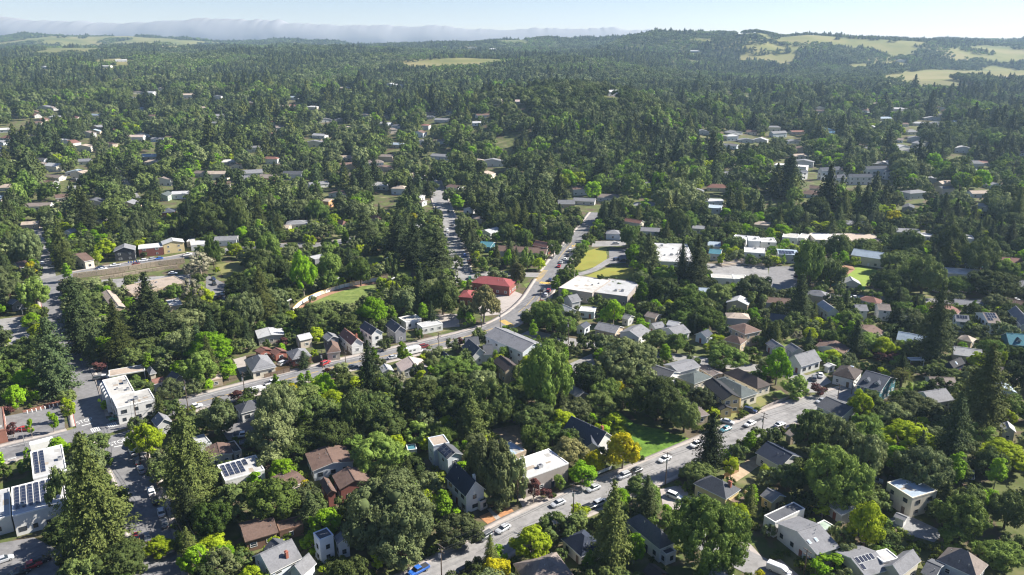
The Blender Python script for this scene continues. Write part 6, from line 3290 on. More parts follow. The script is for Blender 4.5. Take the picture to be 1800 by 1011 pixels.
G 35 519 3
O -213 530 3
G 95 397 2
O -113 403 2
O -57 385 2
G 187 474 3
O -269 527 3
O -239 490 3
O 38 488 3
G -279 455 2
G -293 441 2
O 90 506 3
O -22 529 3
O -4 377 2
G 271 470 3
O -351 515 3
G 163 478 2
G 282 528 3
G 101 496 3
G 92 471 3
O 208 444 2
O -21 425 2
O -137 486 3
O 68 518 3
O 262 518 3
G 253 435 2
O 8 413 2
O -177 503 3
G 243 472 2
O -220 520 3
O -158 498 3
O -210 449 2
O 197 437 2
G 165 427 2
O -164 485 2
O -193 460 3
O 168 425 2
O -163 461 2
G 79 463 3
O -302 508 3
O -28 460 3
O -6 442 2
O 73 497 2
O -11 474 2
O -65 512 2
O -1 470 2
O 135 527 2
O -245 525 2
G -332 510 2
G -241 433 2
O 112 445 2
O -254 464 2
O -27 529 3
O -138 497 2
O -261 525 3
O -214 431 2
G -109 455 2
O -98 421 2
O 60 494 3
O -17 512 2
O -274 458 2
O 83 492 2
O -312 483 2
G 117 482 2
O 21 528 2
O 183 493 2
O -188 488 2
G -238 529 2
O -101 435 2
O 168 483 2
O 257 460 2
O 97 476 2
O 91 493 2
O -28 504 2
G -157 482 2
O 81 514 2
O -263 491 2
O 186 498 2
O 8 524 2
O 107 512 2
G 67 509 2
O -238 505 2
G 243 492 2
O -105 504 2
O -83 528 2
G -119 513 2
O -36 527 2
O -212 515 2
G -16 515 2
O -308 526 2
O 293 525 2
G -111 495 2
O -31 526 2
H -19 205 1
H -57 237 1"""
CARS = [
('parked_car', 'sedan', 'silver', 12.5, 180.5, 3.76, 'silver sedan on the long street in front of the flat white-roofed building'),
('parked_car', 'sedan', 'silver', 22.8, 187.8, 3.76, 'silver sedan on the long street right of the flat white-roofed building'),
('parked_car', 'suv', 'black', 20.7, 178.4, 0.61, 'black SUV on the long street behind the navy hip-roofed house'),
('parked_car', 'suv', 'silver', 24.0, 180.7, 0.61, 'silver SUV on the long street behind the navy hip-roofed house'),
('parked_car', 'suv', 'silver', 32.2, 194.3, 3.74, 'silver SUV on the long street in front of the slate house by the lawn'),
('parked_car', 'sedan', 'black', 36.0, 197.0, 3.74, 'black sedan on the long street in front of the slate house by the lawn'),
('parked_car', 'sedan', 'white', 45.8, 203.6, 3.77, 'white sedan on the long street in front of the half hidden shingled house'),
('parked_car', 'suv', 'white', 44.7, 183.9, -0.7, 'white SUV parked left of the yellow hip-roofed house'),
('pickup_truck', 'pickup', 'white', 57.6, 212.5, 3.76, 'white pickup truck on the long street in front of the half hidden shingled house'),
('parked_car', 'sedan', 'silver', 70.9, 227.4, -0.52, 'silver sedan parked in front of the narrow yellow house'),
('parked_car', 'sedan', 'white', 78.0, 226.0, 3.76, 'white sedan on the long street in front of the narrow yellow house'),
('parked_car', 'suv', 'navy', 80.8, 235.4, -0.52, 'dark blue SUV parked in front of the wide green-grey roof'),
('parked_car', 'sedan', 'teal', 69.0, 222.3, 3.76, 'teal sedan on the long street right of the half hidden shingled house'),
('pickup_truck', 'pickup', 'blue', -22.1, 152.8, 3.87, 'blue pickup truck on the long street right of the white tower house'),
('parked_car', 'suv', 'gray', -6.7, 165.9, 3.93, 'gray SUV on the long street in front of the white farmhouse'),
('parked_car', 'sedan', 'silver', -2.3, 169.1, 3.93, 'silver sedan on the long street in front of the white farmhouse'),
('parked_car', 'suv', 'black', -11.2, 152.7, 0.71, 'black SUV on the long street left of the grey-brown hip-roofed house'),
('delivery_van', 'van', 'white', 63.2, 152.7, -0.66, 'white delivery van parked in front of the house with two skylights'),
('parked_car', 'suv', 'ltgray', 103.4, 191.9, -0.44, 'pale grey SUV parked left of the pale flat-roofed house'),
('parked_car', 'suv', 'black', 108.3, 191.8, 1.05, 'black SUV parked behind the pale flat-roofed house'),
('pickup_truck', 'pickup', 'white', 132.6, 194.8, 1.05, 'white pickup truck parked in front of the pale roof below the pine'),
('parked_car', 'sedan', 'brown', 127.0, 187.8, 1.05, 'brown sedan parked right of the pale flat-roofed house'),
('parked_car', 'suv', 'gray', 112.4, 261.7, 1.22, 'gray SUV parked in front of the white house at the junction'),
('parked_car', 'sedan', 'white', 115.8, 264.5, 1.22, 'white sedan parked in front of the small white shed'),
('parked_car', 'sedan', 'silver', 107.8, 242.7, 3.6, 'silver sedan on the long street behind the dark gabled house'),
('parked_car', 'sedan', 'silver', 87.6, 225.4, 0.57, 'silver sedan on the long street behind the tan-eaved cottage'),
('parked_car', 'suv', 'white', -115.6, 207.6, 2.21, 'white SUV on the shady street in front of the half hidden grey house'),
('parked_car', 'suv', 'silver', -108.5, 197.6, 2.19, 'silver SUV on the shady street in front of the half hidden grey house'),
('parked_car', 'sedan', 'black', -118.5, 211.9, 2.27, 'black sedan on the shady street left of the half hidden grey house'),
('parked_car', 'suv', 'black', -111.8, 202.1, 2.21, 'black SUV on the shady street in front of the half hidden grey house'),
('parked_car', 'suv', 'white', -100.5, 186.2, 2.13, 'white SUV on the shady street in front of the pale metal outbuilding'),
('parked_car', 'sedan', 'black', -97.4, 181.9, 2.13, 'black sedan on the shady street in front of the pale metal outbuilding'),
('parked_car', 'sedan', 'white', -93.4, 176.4, 2.09, 'white sedan on the shady street in front of the brown house with a carport'),
('parked_car', 'sedan', 'gray', -90.4, 171.4, 2.09, 'gray sedan on the shady street left of the long brown-roofed building'),
('parked_car', 'sedan', 'gray', -92.2, 165.6, 2.09, 'gray sedan parked left of the long brown-roofed building'),
('parked_car', 'sedan', 'silver', -84.8, 161.5, 2.08, 'silver sedan on the shady street left of the long brown-roofed building'),
('parked_car', 'sedan', 'red', -94.9, 165.1, -1.05, 'red sedan on the shady street in front of the white building with solar rows'),
('pickup_truck', 'pickup', 'red', -115.2, 154.1, 0.7, 'red pickup truck parked in front of the white building with solar rows'),
('parked_car', 'sedan', 'black', -116.3, 151.9, 0.7, 'black sedan parked in front of the white building with solar rows'),
('parked_car', 'suv', 'black', -113.8, 156.3, 0.7, 'black SUV parked in front of the white building with solar rows'),
('parked_car', 'sedan', 'silver', -123.1, 156.7, 0.7, 'silver sedan parked in front of the white building with solar rows'),
('pickup_truck', 'pickup', 'white', -85.9, 218.2, 0.35, 'white pickup truck parked in front of the dark house below the main road'),
('pickup_truck', 'pickup', 'silver', -82.5, 214.0, 0.35, 'silver pickup truck parked right of the brown house with a carport'),
('pickup_truck', 'pickup', 'white', -88.2, 257.6, 0.63, 'white pickup truck on the main road in front of the cream porch bungalow'),
('delivery_van', 'van', 'white', -91.0, 251.3, 0.63, 'white delivery van on the main road behind the dark house below the main road'),
('parked_car', 'sedan', 'gray', -61.6, 272.3, 0.56, 'gray sedan on the main road in front of the brown hip-roofed house'),
('parked_car', 'sedan', 'silver', -47.2, 281.5, 0.59, 'silver sedan on the main road behind the small pale roof'),
('motorhome', 'motorhome', 'white', -39.4, 286.7, 0.59, 'white motorhome on the main road behind the pale pinkish house'),
('parked_car', 'suv', 'dkred', -36.1, 292.8, 0.59, 'dark red SUV on the main road in front of the white workshop'),
('parked_car', 'sedan', 'black', -11.9, 306.2, 0.77, 'black sedan on the main road behind the white cross-gabled house'),
('parked_car', 'suv', 'silver', -89.1, 275.7, 1.05, 'silver SUV parked in front of the rust red shed'),
('parked_car', 'suv', 'red', -72.7, 275.7, 1.05, 'red SUV parked in front of the brown hip-roofed house'),
('box_truck', 'truck', 'white', -143.5, 210.5, 0.63, 'white box truck on the main road behind the white building with solar rows'),
('pickup_truck', 'pickup', 'white', -108.8, 238.0, 0.64, 'white pickup truck on the main road in front of the slate blue house'),
('parked_car', 'suv', 'gray', -153.4, 261.7, 0.35, 'gray SUV parked left of the tan carport'),
('parked_car', 'sedan', 'white', -152.0, 262.8, 0.35, 'white sedan parked left of the tan carport'),
('parked_car', 'sedan', 'green', -131.6, 230.2, 3.84, 'green sedan on the main road in front of the white sawtooth office'),
('parked_car', 'sedan', 'red', -157.7, 222.3, 0.17, 'red sedan parked right of the brown shop at the edge'),
('parked_car', 'sedan', 'white', -225.0, 405.2, 0.61, 'white sedan on the upper street right of the cream corner house'),
('parked_car', 'sedan', 'dkred', -211.2, 414.9, 0.61, 'dark red sedan on the upper street in front of the charcoal house'),
('parked_car', 'sedan', 'navy', -228.3, 408.2, 3.76, 'dark blue sedan on the upper street right of the cream corner house'),
('pickup_truck', 'pickup', 'white', -222.0, 412.7, 3.76, 'white pickup truck on the upper street in front of the charcoal house'),
('parked_car', 'suv', 'white', -210.7, 422.1, 3.73, 'white SUV on the upper street in front of the house with red garages'),
('parked_car', 'sedan', 'blue', -203.6, 426.6, 3.73, 'blue sedan on the upper street in front of the house with red garages'),
('parked_car', 'suv', 'silver', -207.2, 424.8, 3.73, 'silver SUV on the upper street in front of the house with red garages'),
('pickup_truck', 'pickup', 'white', -190.5, 434.7, 0.78, 'white pickup truck on the upper street right of the tan white-gabled house'),
('parked_car', 'sedan', 'white', -183.0, 397.0, 0.09, 'white sedan parked behind the long tan school'),
('parked_car', 'sedan', 'white', -265.0, 416.8, 5.27, 'white sedan on the leafy street right of the brown-roofed corner cottage'),
('parked_car', 'sedan', 'black', -258.0, 403.8, 5.27, 'black sedan on the leafy street right of the brown-roofed corner cottage'),
('parked_car', 'suv', 'black', -153.9, 378.6, -1.05, 'black SUV parked in front of the flat white garages'),
('parked_car', 'sedan', 'navy', -157.5, 387.3, -1.05, 'dark blue sedan parked in front of the flat white garages'),
('parked_car', 'sedan', 'silver', -143.9, 362.1, -1.05, 'silver sedan parked in front of the flat white garages'),
('parked_car', 'suv', 'white', 35.0, 445.0, 1.31, 'white SUV on the main road left of the blue-grey hip-roofed house'),
('parked_car', 'sedan', 'black', 32.9, 433.7, 1.31, 'black sedan on the main road right of the brown-roofed lodge'),
('parked_car', 'sedan', 'white', 30.5, 426.0, 1.31, 'white sedan on the main road right of the brown-roofed lodge'),
('parked_car', 'sedan', 'silver', 28.0, 418.8, 1.31, 'silver sedan on the main road right of the brown-roofed lodge'),
('parked_car', 'sedan', 'red', 26.2, 411.0, 1.35, 'red sedan on the main road right of the brown-roofed lodge'),
('parked_car', 'sedan', 'navy', 20.0, 385.3, 1.35, 'dark blue sedan on the main road left of the warehouse at the crossroads'),
('parked_car', 'sedan', 'black', 15.2, 368.3, 1.34, 'black sedan on the main road left of the twin-gabled house'),
('parked_car', 'suv', 'red', 18.3, 366.5, 1.34, 'red SUV on the main road left of the twin-gabled house'),
('parked_car', 'suv', 'silver', 16.7, 359.6, 1.34, 'silver SUV on the main road left of the twin-gabled house'),
('parked_car', 'sedan', 'red', 14.0, 349.7, 1.22, 'red sedan on the main road left of the twin-gabled house'),
('parked_car', 'sedan', 'silver', 64.4, 461.7, 0.09, 'silver sedan parked in front of the blue-grey hip-roofed house'),
('parked_car', 'suv', 'navy', 60.1, 424.8, 0.52, 'dark blue SUV parked in front of the blue-grey hip-roofed house'),
('parked_car', 'suv', 'black', 63.3, 422.4, 0.52, 'black SUV parked in front of the blue-grey hip-roofed house'),
('parked_car', 'suv', 'white', 153.7, 358.3, -0.13, 'white SUV on the shaded upper lane behind the pale gabled garden house'),
('parked_car', 'sedan', 'white', 167.8, 355.8, -0.2, 'white sedan on the shaded upper lane behind the grey bay-fronted house'),
('parked_car', 'sedan', 'silver', 224.2, 348.9, 0.0, 'silver sedan on the shaded upper lane behind the house with two solar arrays'),
('parked_car', 'suv', 'white', 217.1, 349.1, -0.06, 'white SUV on the shaded upper lane behind the house with one solar block'),
('parked_car', 'sedan', 'black', 196.4, 350.4, -0.06, 'black sedan on the shaded upper lane right of the narrow tan-roofed house'),
('parked_car', 'sedan', 'white', 243.6, 352.6, 3.14, 'white sedan on the shaded upper lane behind the large pale grey house'),
('parked_car', 'suv', 'white', -42.6, 494.3, 4.86, 'white SUV on the avenue left of the dark tan avenue house'),
('parked_car', 'sedan', 'silver', -42.0, 483.7, 4.86, 'silver sedan on the avenue left of the dark tan avenue house'),
('parked_car', 'suv', 'black', -29.9, 451.0, 1.7, 'black SUV on the avenue left of the teal roof on the avenue'),
('parked_car', 'sedan', 'blue', -27.6, 433.6, 1.67, 'blue sedan on the avenue left of the teal roof on the avenue'),
('parked_car', 'sedan', 'black', -47.0, 555.8, 1.73, 'black sedan on the avenue left of the light bungalow high on the avenue'),
('parked_car', 'sedan', 'gray', -40.5, 512.5, 1.72, 'gray sedan on the avenue in front of the light bungalow high on the avenue'),
('parked_car', 'sedan', 'green', -22.4, 388.5, 1.7, 'green sedan on the avenue left of the red-roofed hall')]
POLES = [('w', -16.5, 150.8, 9.0, 'wooden utility pole with crossarms left of the grey-brown hip-roofed house'), ('w', 15.9, 171.7, 11.9, 'wooden utility pole with crossarms behind the navy hip-roofed house'), ('w', 43.5, 190.3, 10.5, 'wooden utility pole with crossarms left of the yellow hip-roofed house'), ('w', 78.3, 215.1, 10.2, 'wooden utility pole with crossarms left of the tan-eaved cottage'), ('w', 114.1, 244.3, 6.3, 'wooden utility pole with crossarms behind the dark gabled house'), ('w', -123.1, 226.4, 8.8, 'wooden utility pole with crossarms left of the half hidden grey house'), ('w', -109.1, 233.8, 12.4, 'wooden utility pole with crossarms right of the half hidden grey house'), ('w', -95.6, 250.0, 8.3, 'wooden utility pole with crossarms behind the dark house below the main road'), ('w', 69.0, 152.1, 6.9, 'wooden utility pole with crossarms in front of the house with two skylights'), ('w', -111.6, 203.8, 7.9, 'wooden utility pole with crossarms in front of the half hidden grey house'), ('w', -72.6, 150.8, 7.1, 'wooden utility pole with crossarms left of the white-gabled grey house'), ('w', -333.6, 494.8, 11.0, 'wooden utility pole with crossarms left of the tan gabled cottage'), ('w', -273.1, 425.5, 15, 'wooden utility pole with crossarms behind the brown-roofed corner cottage'), ('w', -303.7, 513.3, 8.9, 'wooden utility pole with crossarms behind the small white cottage'), ('w', 46.9, 461.2, 11.7, 'wooden utility pole with crossarms left of the blue-grey hip-roofed house'), ('w', 60.8, 519.8, 6.5, 'wooden utility pole with crossarms behind the blue-grey hip-roofed house'), ('w', 13.6, 346.6, 6.8, 'wooden utility pole with crossarms left of the twin-gabled house'), ('w', 23.4, 297.0, 10.9, 'wooden utility pole with crossarms in front of the blue-grey lane cottage'), ('w', 131.7, 487.0, 7.1, 'wooden utility pole with crossarms right of the low grey house by the dark oak'), ('w', 139.0, 490.1, 10.9, 'wooden utility pole with crossarms behind the white stepped school'), ('w', -13.3, 316.0, 6.3, 'wooden utility pole with crossarms behind the white cross-gabled house'), ('w', -5.1, 312.6, 9.5, 'wooden utility pole with crossarms behind the long bluish white building'), ('w', 212.3, 343.1, 7.9, 'wooden utility pole with crossarms behind the house with one solar block'), ('w', 147.2, 358.4, 7.3, 'wooden utility pole with crossarms behind the pale gabled garden house'), ('w', -72.9, 272.3, 7.5, 'second nearest wooden utility pole with crossarms in front of the brown hip-roofed house'), ('w', -64.8, 275.8, 6.7, 'wooden utility pole with crossarms in front of the brown hip-roofed house'), ('w', -30.2, 294.8, 6, 'wooden utility pole with crossarms behind the small dark shed'), ('w', -32.1, 478.6, 6.7, 'wooden utility pole with crossarms in front of the dark tan avenue house'), ('w', -48.5, 524.2, 7.1, 'wooden utility pole with crossarms in front of the tan-grey avenue house'), ('w', 121.1, 249.4, 6.1, 'wooden utility pole with crossarms in front of the dark house with blue skylight'), ('l', -91.4, 152.2, 6, 'pale steel street lamp left of the long brown-roofed building'), ('l', -151.7, 212.7, 7.3, 'pale steel street lamp right of the brown shop at the edge'), ('l', -220.0, 325.1, 6, 'pale steel street lamp in front of the grey corner cottage'), ('f', -102.9, 335.5, 6, 'tall field floodlight pole behind the long pale grey roof'), ('f', -88.1, 369.8, 6, 'tall field floodlight pole in front of the park pavilion'), ('f', -60.0, 369.8, 6, 'tall field floodlight pole behind the low white flats'), ('f', -68.4, 402.6, 7.3, 'tall field floodlight pole in front of the brown pyramid roof')]
WIRES = [(0, 1), (1, 2), (2, 3), (3, 4), (5, 6), (6, 7), (7, 24), (24, 25), (25, 26), (26, 20), (9, 5), (10, 9), (17, 16), (22, 23), (18, 19), (14, 15), (21, 16)]
CROSSWALKS = [((14.5, 382.3), (24.7, 378.8), 12), ((18.2, 404.7), (12.8, 383.8), 10), ((36.6, 457.7), (46.1, 455.7), 9), ((-4.7, 325.4), (3.4, 312.4), 14)]
STOP_LINES = [((-140.8, 225.4), (-138.3, 227.4)), ((-123.5, 211.7), (-121.4, 212.8))]
LEGENDS = [(-135.0, 223.0, 0.69, 'main_road'), (-131.1, 226.1, 0.69, 'main_road')]
STOPS = [(-140.9, 228.1, 0.79, 'corner_street'), (-122.9, 213.9, 0.74, 'shady_street')]
ARROWS = [(-150.5, 205.1, -0.81), (-140.7, 213.2, -0.81), (-123.2, 231.4, -0.81)]
OUTFIELD = [(-101.8, 336.5), (-101.3, 344.6), (-99.4, 353.0), (-96.1, 359.5), (-92.0, 366.3), (-86.9, 372.6), (-80.8, 378.1), (-74.9, 382.3), (-68.8, 386.3)]
STONE_WALL = [(-232.4, 388.8), (-221.7, 395.1), (-210.2, 403.1), (-198.6, 412.3), (-185.7, 419.5)]
STONE_WALL_LOW = [(-220.9, 384.8), (-211.8, 390.6), (-200.9, 399.9), (-191.9, 405.9), (-185.5, 409.5)]
BOLLARDS = [(-164.0, 234.5), (-162.9, 235.3), (-161.9, 236.0), (-160.8, 236.8), (-159.8, 237.6), (-158.8, 238.6), (-157.9, 239.3), (-157.0, 240.2)]
SEAT_STEPS = [(117.0, 410.9), (130.0, 416.0), (140.7, 409.5)]
SCHOOL_SIGNS = [(-141.7, 239.3), (-166.8, 274.7)]
FENCES = [('white board fence beside the street under the yellow tree', 'w', [(24.8, 195.9), (29.3, 199.0)]), ('honey-coloured board fence behind the yellow hip-roofed house', 'h', [(61.0, 193.6), (66.2, 197.4)]), ('low white wall in front of the dark brown hip-roofed house', 's', [(83.2, 234.8), (88.2, 239.3), (100.5, 248.0)]), ('brown board fence below the grey gabled house by the palm', 'b', [(153.3, 257.1), (164.7, 267.7)]), ('green netting fence along the playing field edge', 'g', [(159.8, 378.1), (178.6, 369.8)]), ('grey board fence behind the lane houses', 'b', [(36.4, 304.8), (48.0, 309.8)]), ('brown fence around the white farmhouse garden', 'b', [(-15.3, 175.8), (-12.5, 177.8)]), ('weathered fence along the lower street bank', 'b', [(-37.0, 152.3), (-28.1, 157.3)]), ('brown fence between orchard garden and navy cottage', 'b', [(144.6, 286.8), (156.4, 283.8)]), ('dark fence beside the shady street', 'b', [(-109.8, 204.3), (-99.8, 188.8)]), ('tan fence behind the beige cottage', 'h', [(-96.2, 267.9), (-85.1, 269.9)]), ('brown fence above the bungalow terraces', 'b', [(-92.4, 262.8), (-84.5, 268.6)])]
# ------------------------------------------------------------------ helpers
LINK = scene.collection.objects.link
rnd = random.Random(11)

def tag(o, label=None, cat=None, group=None, kind=None):
    if label: o['label'] = label
    if cat: o['category'] = cat
    if group: o['group'] = group
    if kind: o['kind'] = kind
    return o

def empty(name, loc, rz=0.0):
    o = bpy.data.objects.new(name, None)
    o.empty_display_size = 0.5
    o.location = loc
    o.rotation_euler = (0, 0, rz)
    LINK(o)
    return o

def mesh_np(name, V, Fq, mats, mi=None, attr=None, smooth=False):
    """V (n,3), Fq list or (m,k) array of faces."""
    me = bpy.data.meshes.new(name)
    if isinstance(Fq, np.ndarray):
        m, k = Fq.shape
        me.vertices.add(len(V)); me.vertices.foreach_set('co', np.ascontiguousarray(V, dtype=np.float32).ravel())
        me.loops.add(m*k); me.loops.foreach_set('vertex_index', Fq.ravel().astype(np.int32))
        me.polygons.add(m)
        me.polygons.foreach_set('loop_start', np.arange(0, m*k, k, dtype=np.int32))
        me.polygons.foreach_set('loop_total', np.full(m, k, dtype=np.int32))
        me.update(calc_edges=True)
    else:
        me.from_pydata([tuple(v) for v in V], [], Fq)
    for m_ in mats: me.materials.append(m_)
    if mi is not None: me.polygons.foreach_set('material_index', np.asarray(mi, dtype=np.int32))
    if attr is not None:
        a = me.attributes.new('v', 'FLOAT', 'FACE')
        a.data.foreach_set('value', np.asarray(attr, dtype=np.float32))
    if smooth: me.polygons.foreach_set('use_smooth', np.ones(len(me.polygons), dtype=bool))
    me.update()
    return me

def obj(name, me, parent=None, loc=(0, 0, 0), rz=0.0, scale=None, mat=None):
    o = bpy.data.objects.new(name, me)
    o.location = loc
    o.rotation_euler = (0, 0, rz)
    if scale is not None: o.scale = scale
    if parent is not None: o.parent = parent
    LINK(o)
    if mat is not None:
        o.material_slots[0].link = 'OBJECT'
        o.material_slots[0].material = mat
    return o

class MB:
    """Collects boxes, tubes and polygons into one mesh."""
    def __init__(s): s.v = []; s.f = []; s.m = []
    def poly(s, pts, m=0):
        b = len(s.v); s.v += [tuple(p) for p in pts]; s.f.append(list(range(b, b+len(pts)))); s.m.append(m)
    def box(s, c, d, rz=0.0, m=0, top=None):
        b = len(s.v); ca, sa = math.cos(rz), math.sin(rz)
        for z in (-.5, .5):
            k = 1.0 if (top is None or z < 0) else top
            for x, y in ((-.5, -.5), (.5, -.5), (.5, .5), (-.5, .5)):
                u, w = x*d[0]*k, y*d[1]*k
                s.v.append((c[0]+u*ca-w*sa, c[1]+u*sa+w*ca, c[2]+z*d[2]))
        for q in ((3, 2, 1, 0), (4, 5, 6, 7), (0, 1, 5, 4), (1, 2, 6, 5), (2, 3, 7, 6), (3, 0, 4, 7)):
            s.f.append([b+i for i in q]); s.m.append(m)
    def prism(s, sec, x0, x1, m=0, mend=None):
        """extrude a (y,z) section along x"""
        b = len(s.v); n = len(sec)
        s.v += [(x0, y, z) for y, z in sec]+[(x1, y, z) for y, z in sec]
        for i in range(n):
            j = (i+1) % n
            s.f.append([b+j, b+i, b+n+i, b+n+j]); s.m.append(m if not isinstance(m, list) else m[i])
        e = m if mend is None else mend
        if isinstance(e, list): e = e[0]
        s.f.append([b+i for i in range(n)]); s.m.append(e)
        s.f.append([b+n+i for i in reversed(range(n))]); s.m.append(e)
    def tube(s, p, q, r0, r1=None, n=6, m=0):
        r1 = r0 if r1 is None else r1
        p, q = Vector(p), Vector(q); d = (q-p).normalized()
        a = d.orthogonal().normalized(); c = d.cross(a); b = len(s.v)
        for P, r in ((p, r0), (q, r1)):
            for i in range(n):
                t = 2*math.pi*i/n; s.v.append(tuple(P+a*(r*math.cos(t))+c*(r*math.sin(t))))
        for i in range(n):
            j = (i+1) % n; s.f.append([b+i, b+j, b+n+j, b+n+i]); s.m.append(m)
        s.f.append([b+i for i in reversed(range(n))]); s.m.append(m)
        s.f.append([b+n+i for i in range(n)]); s.m.append(m)
    def mesh(s, name, mats): return mesh_np(name, s.v, s.f, mats, s.m)
    def build(s, name, mats, parent=None, loc=(0, 0, 0), rz=0.0): return obj(name, s.mesh(name, mats), parent, loc, rz)

# ------------------------------------------------------------------ materials
def N(nt, t, **k):
    n = nt.nodes.new(t)
    for a, v in k.items(): setattr(n, a, v)
    return n

def paint(name, col, rough=0.7, var=0.18, scale=1.2, spec=0.3, metal=0.0, stain=0.0, col2=None, detail=6.0, obj_var=0.0, bump=0.0, stretch=None):
    m = bpy.data.materials.new(name); m.use_nodes = True
    nt = m.node_tree; p = nt.nodes['Principled BSDF']
    p.inputs['Roughness'].default_value = rough
    p.inputs['Specular IOR Level'].default_value = spec
    p.inputs['Metallic'].default_value = metal
    geo = N(nt, 'ShaderNodeNewGeometry')
    no = N(nt, 'ShaderNodeTexNoise'); no.inputs['Scale'].default_value = scale; no.inputs['Detail'].default_value = detail; no.inputs['Roughness'].default_value = .65
    src = geo.outputs['Position']
    if stretch:
        mp = N(nt, 'ShaderNodeMapping'); mp.inputs['Scale'].default_value = stretch; mp.inputs['Rotation'].default_value = (0, 0, stretch[3] if len(stretch) > 3 else 0) if False else (0, 0, 0)
        nt.links.new(src, mp.inputs[0]); src = mp.outputs[0]
    nt.links.new(src, no.inputs['Vector'])
    rp = N(nt, 'ShaderNodeMapRange'); rp.inputs[1].default_value = .3; rp.inputs[2].default_value = .7; rp.inputs[3].default_value = 0; rp.inputs[4].default_value = 1
    nt.links.new(no.outputs[0], rp.inputs[0])
    mx = N(nt, 'ShaderNodeMix', data_type='RGBA')
    c = np.array(col, float)
    mx.inputs[6].default_value = (*np.clip(c*(1-var), 0, 1), 1)
    mx.inputs[7].default_value = (*np.clip(np.array(col2, float) if col2 else c*(1+var), 0, 1), 1)
    nt.links.new(rp.outputs[0], mx.inputs[0])
    out = mx.outputs[2]
    if stain:
        n2 = N(nt, 'ShaderNodeTexNoise'); n2.inputs['Scale'].default_value = scale*.22; n2.inputs['Detail'].default_value = 4
        nt.links.new(geo.outputs['Position'], n2.inputs['Vector'])
        r2 = N(nt, 'ShaderNodeMapRange'); r2.inputs[1].default_value = .48; r2.inputs[2].default_value = .72; r2.inputs[3].default_value = 1; r2.inputs[4].default_value = 1-stain
        nt.links.new(n2.outputs[0], r2.inputs[0])
        hv = N(nt, 'ShaderNodeHueSaturation'); nt.links.new(r2.outputs[0], hv.inputs['Value']); nt.links.new(out, hv.inputs['Color']); out = hv.outputs[0]
    if obj_var:
        oi = N(nt, 'ShaderNodeObjectInfo'); r3 = N(nt, 'ShaderNodeMapRange'); r3.inputs[3].default_value = 1-obj_var; r3.inputs[4].default_value = 1+obj_var
        nt.links.new(oi.outputs['Random'], r3.inputs[0]); h3 = N(nt, 'ShaderNodeHueSaturation')
        nt.links.new(r3.outputs[0], h3.inputs['Value']); nt.links.new(out, h3.inputs['Color']); out = h3.outputs[0]
    nt.links.new(out, p.inputs['Base Color'])
    if bump:
        b = N(nt, 'ShaderNodeBump'); b.inputs['Strength'].default_value = bump; b.inputs['Distance'].default_value = .3
        nt.links.new(no.outputs[0], b.inputs['Height']); nt.links.new(b.outputs[0], p.inputs['Normal'])
    return m

def leaf(name, col, col2, trans=0.25, rough=0.8, spread=0.45):
    """foliage: every leaf clump and every tree has its own shade"""
    m = bpy.data.materials.new(name); m.use_nodes = True
    nt = m.node_tree; p = nt.nodes['Principled BSDF']; out = nt.nodes['Material Output']
    p.inputs['Roughness'].default_value = rough; p.inputs['Specular IOR Level'].default_value = .06
    at = N(nt, 'ShaderNodeAttribute', attribute_name='v')
    oi = N(nt, 'ShaderNodeObjectInfo')
    mx = N(nt, 'ShaderNodeMix', data_type='RGBA')
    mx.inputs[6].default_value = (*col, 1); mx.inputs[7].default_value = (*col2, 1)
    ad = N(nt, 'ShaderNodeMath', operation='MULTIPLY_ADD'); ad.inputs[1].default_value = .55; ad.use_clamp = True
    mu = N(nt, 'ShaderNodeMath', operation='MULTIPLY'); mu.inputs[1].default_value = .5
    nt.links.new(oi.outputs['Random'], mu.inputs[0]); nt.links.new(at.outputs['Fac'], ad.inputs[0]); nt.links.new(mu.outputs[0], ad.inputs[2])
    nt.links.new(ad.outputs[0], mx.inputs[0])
    rv = N(nt, 'ShaderNodeMapRange'); rv.inputs[3].default_value = 1-spread; rv.inputs[4].default_value = 1+spread
    w = N(nt, 'ShaderNodeMath', operation='FRACT'); w2 = N(nt, 'ShaderNodeMath', operation='MULTIPLY'); w2.inputs[1].default_value = 7.31
    nt.links.new(oi.outputs['Random'], w2.inputs[0]); nt.links.new(w2.outputs[0], w.inputs[0]); nt.links.new(w.outputs[0], rv.inputs[0])
    hs = N(nt, 'ShaderNodeHueSaturation'); nt.links.new(mx.outputs[2], hs.inputs['Color']); nt.links.new(rv.outputs[0], hs.inputs['Value'])
    nt.links.new(hs.outputs[0], p.inputs['Base Color'])
    tr = N(nt, 'ShaderNodeBsdfTranslucent'); nt.links.new(hs.outputs[0], tr.inputs['Color'])
    ms = N(nt, 'ShaderNodeMixShader'); ms.inputs[0].default_value = trans
    nt.links.new(p.outputs[0], ms.inputs[1]); nt.links.new(tr.outputs[0], ms.inputs[2]); nt.links.new(ms.outputs[0], out.inputs[0])
    return m

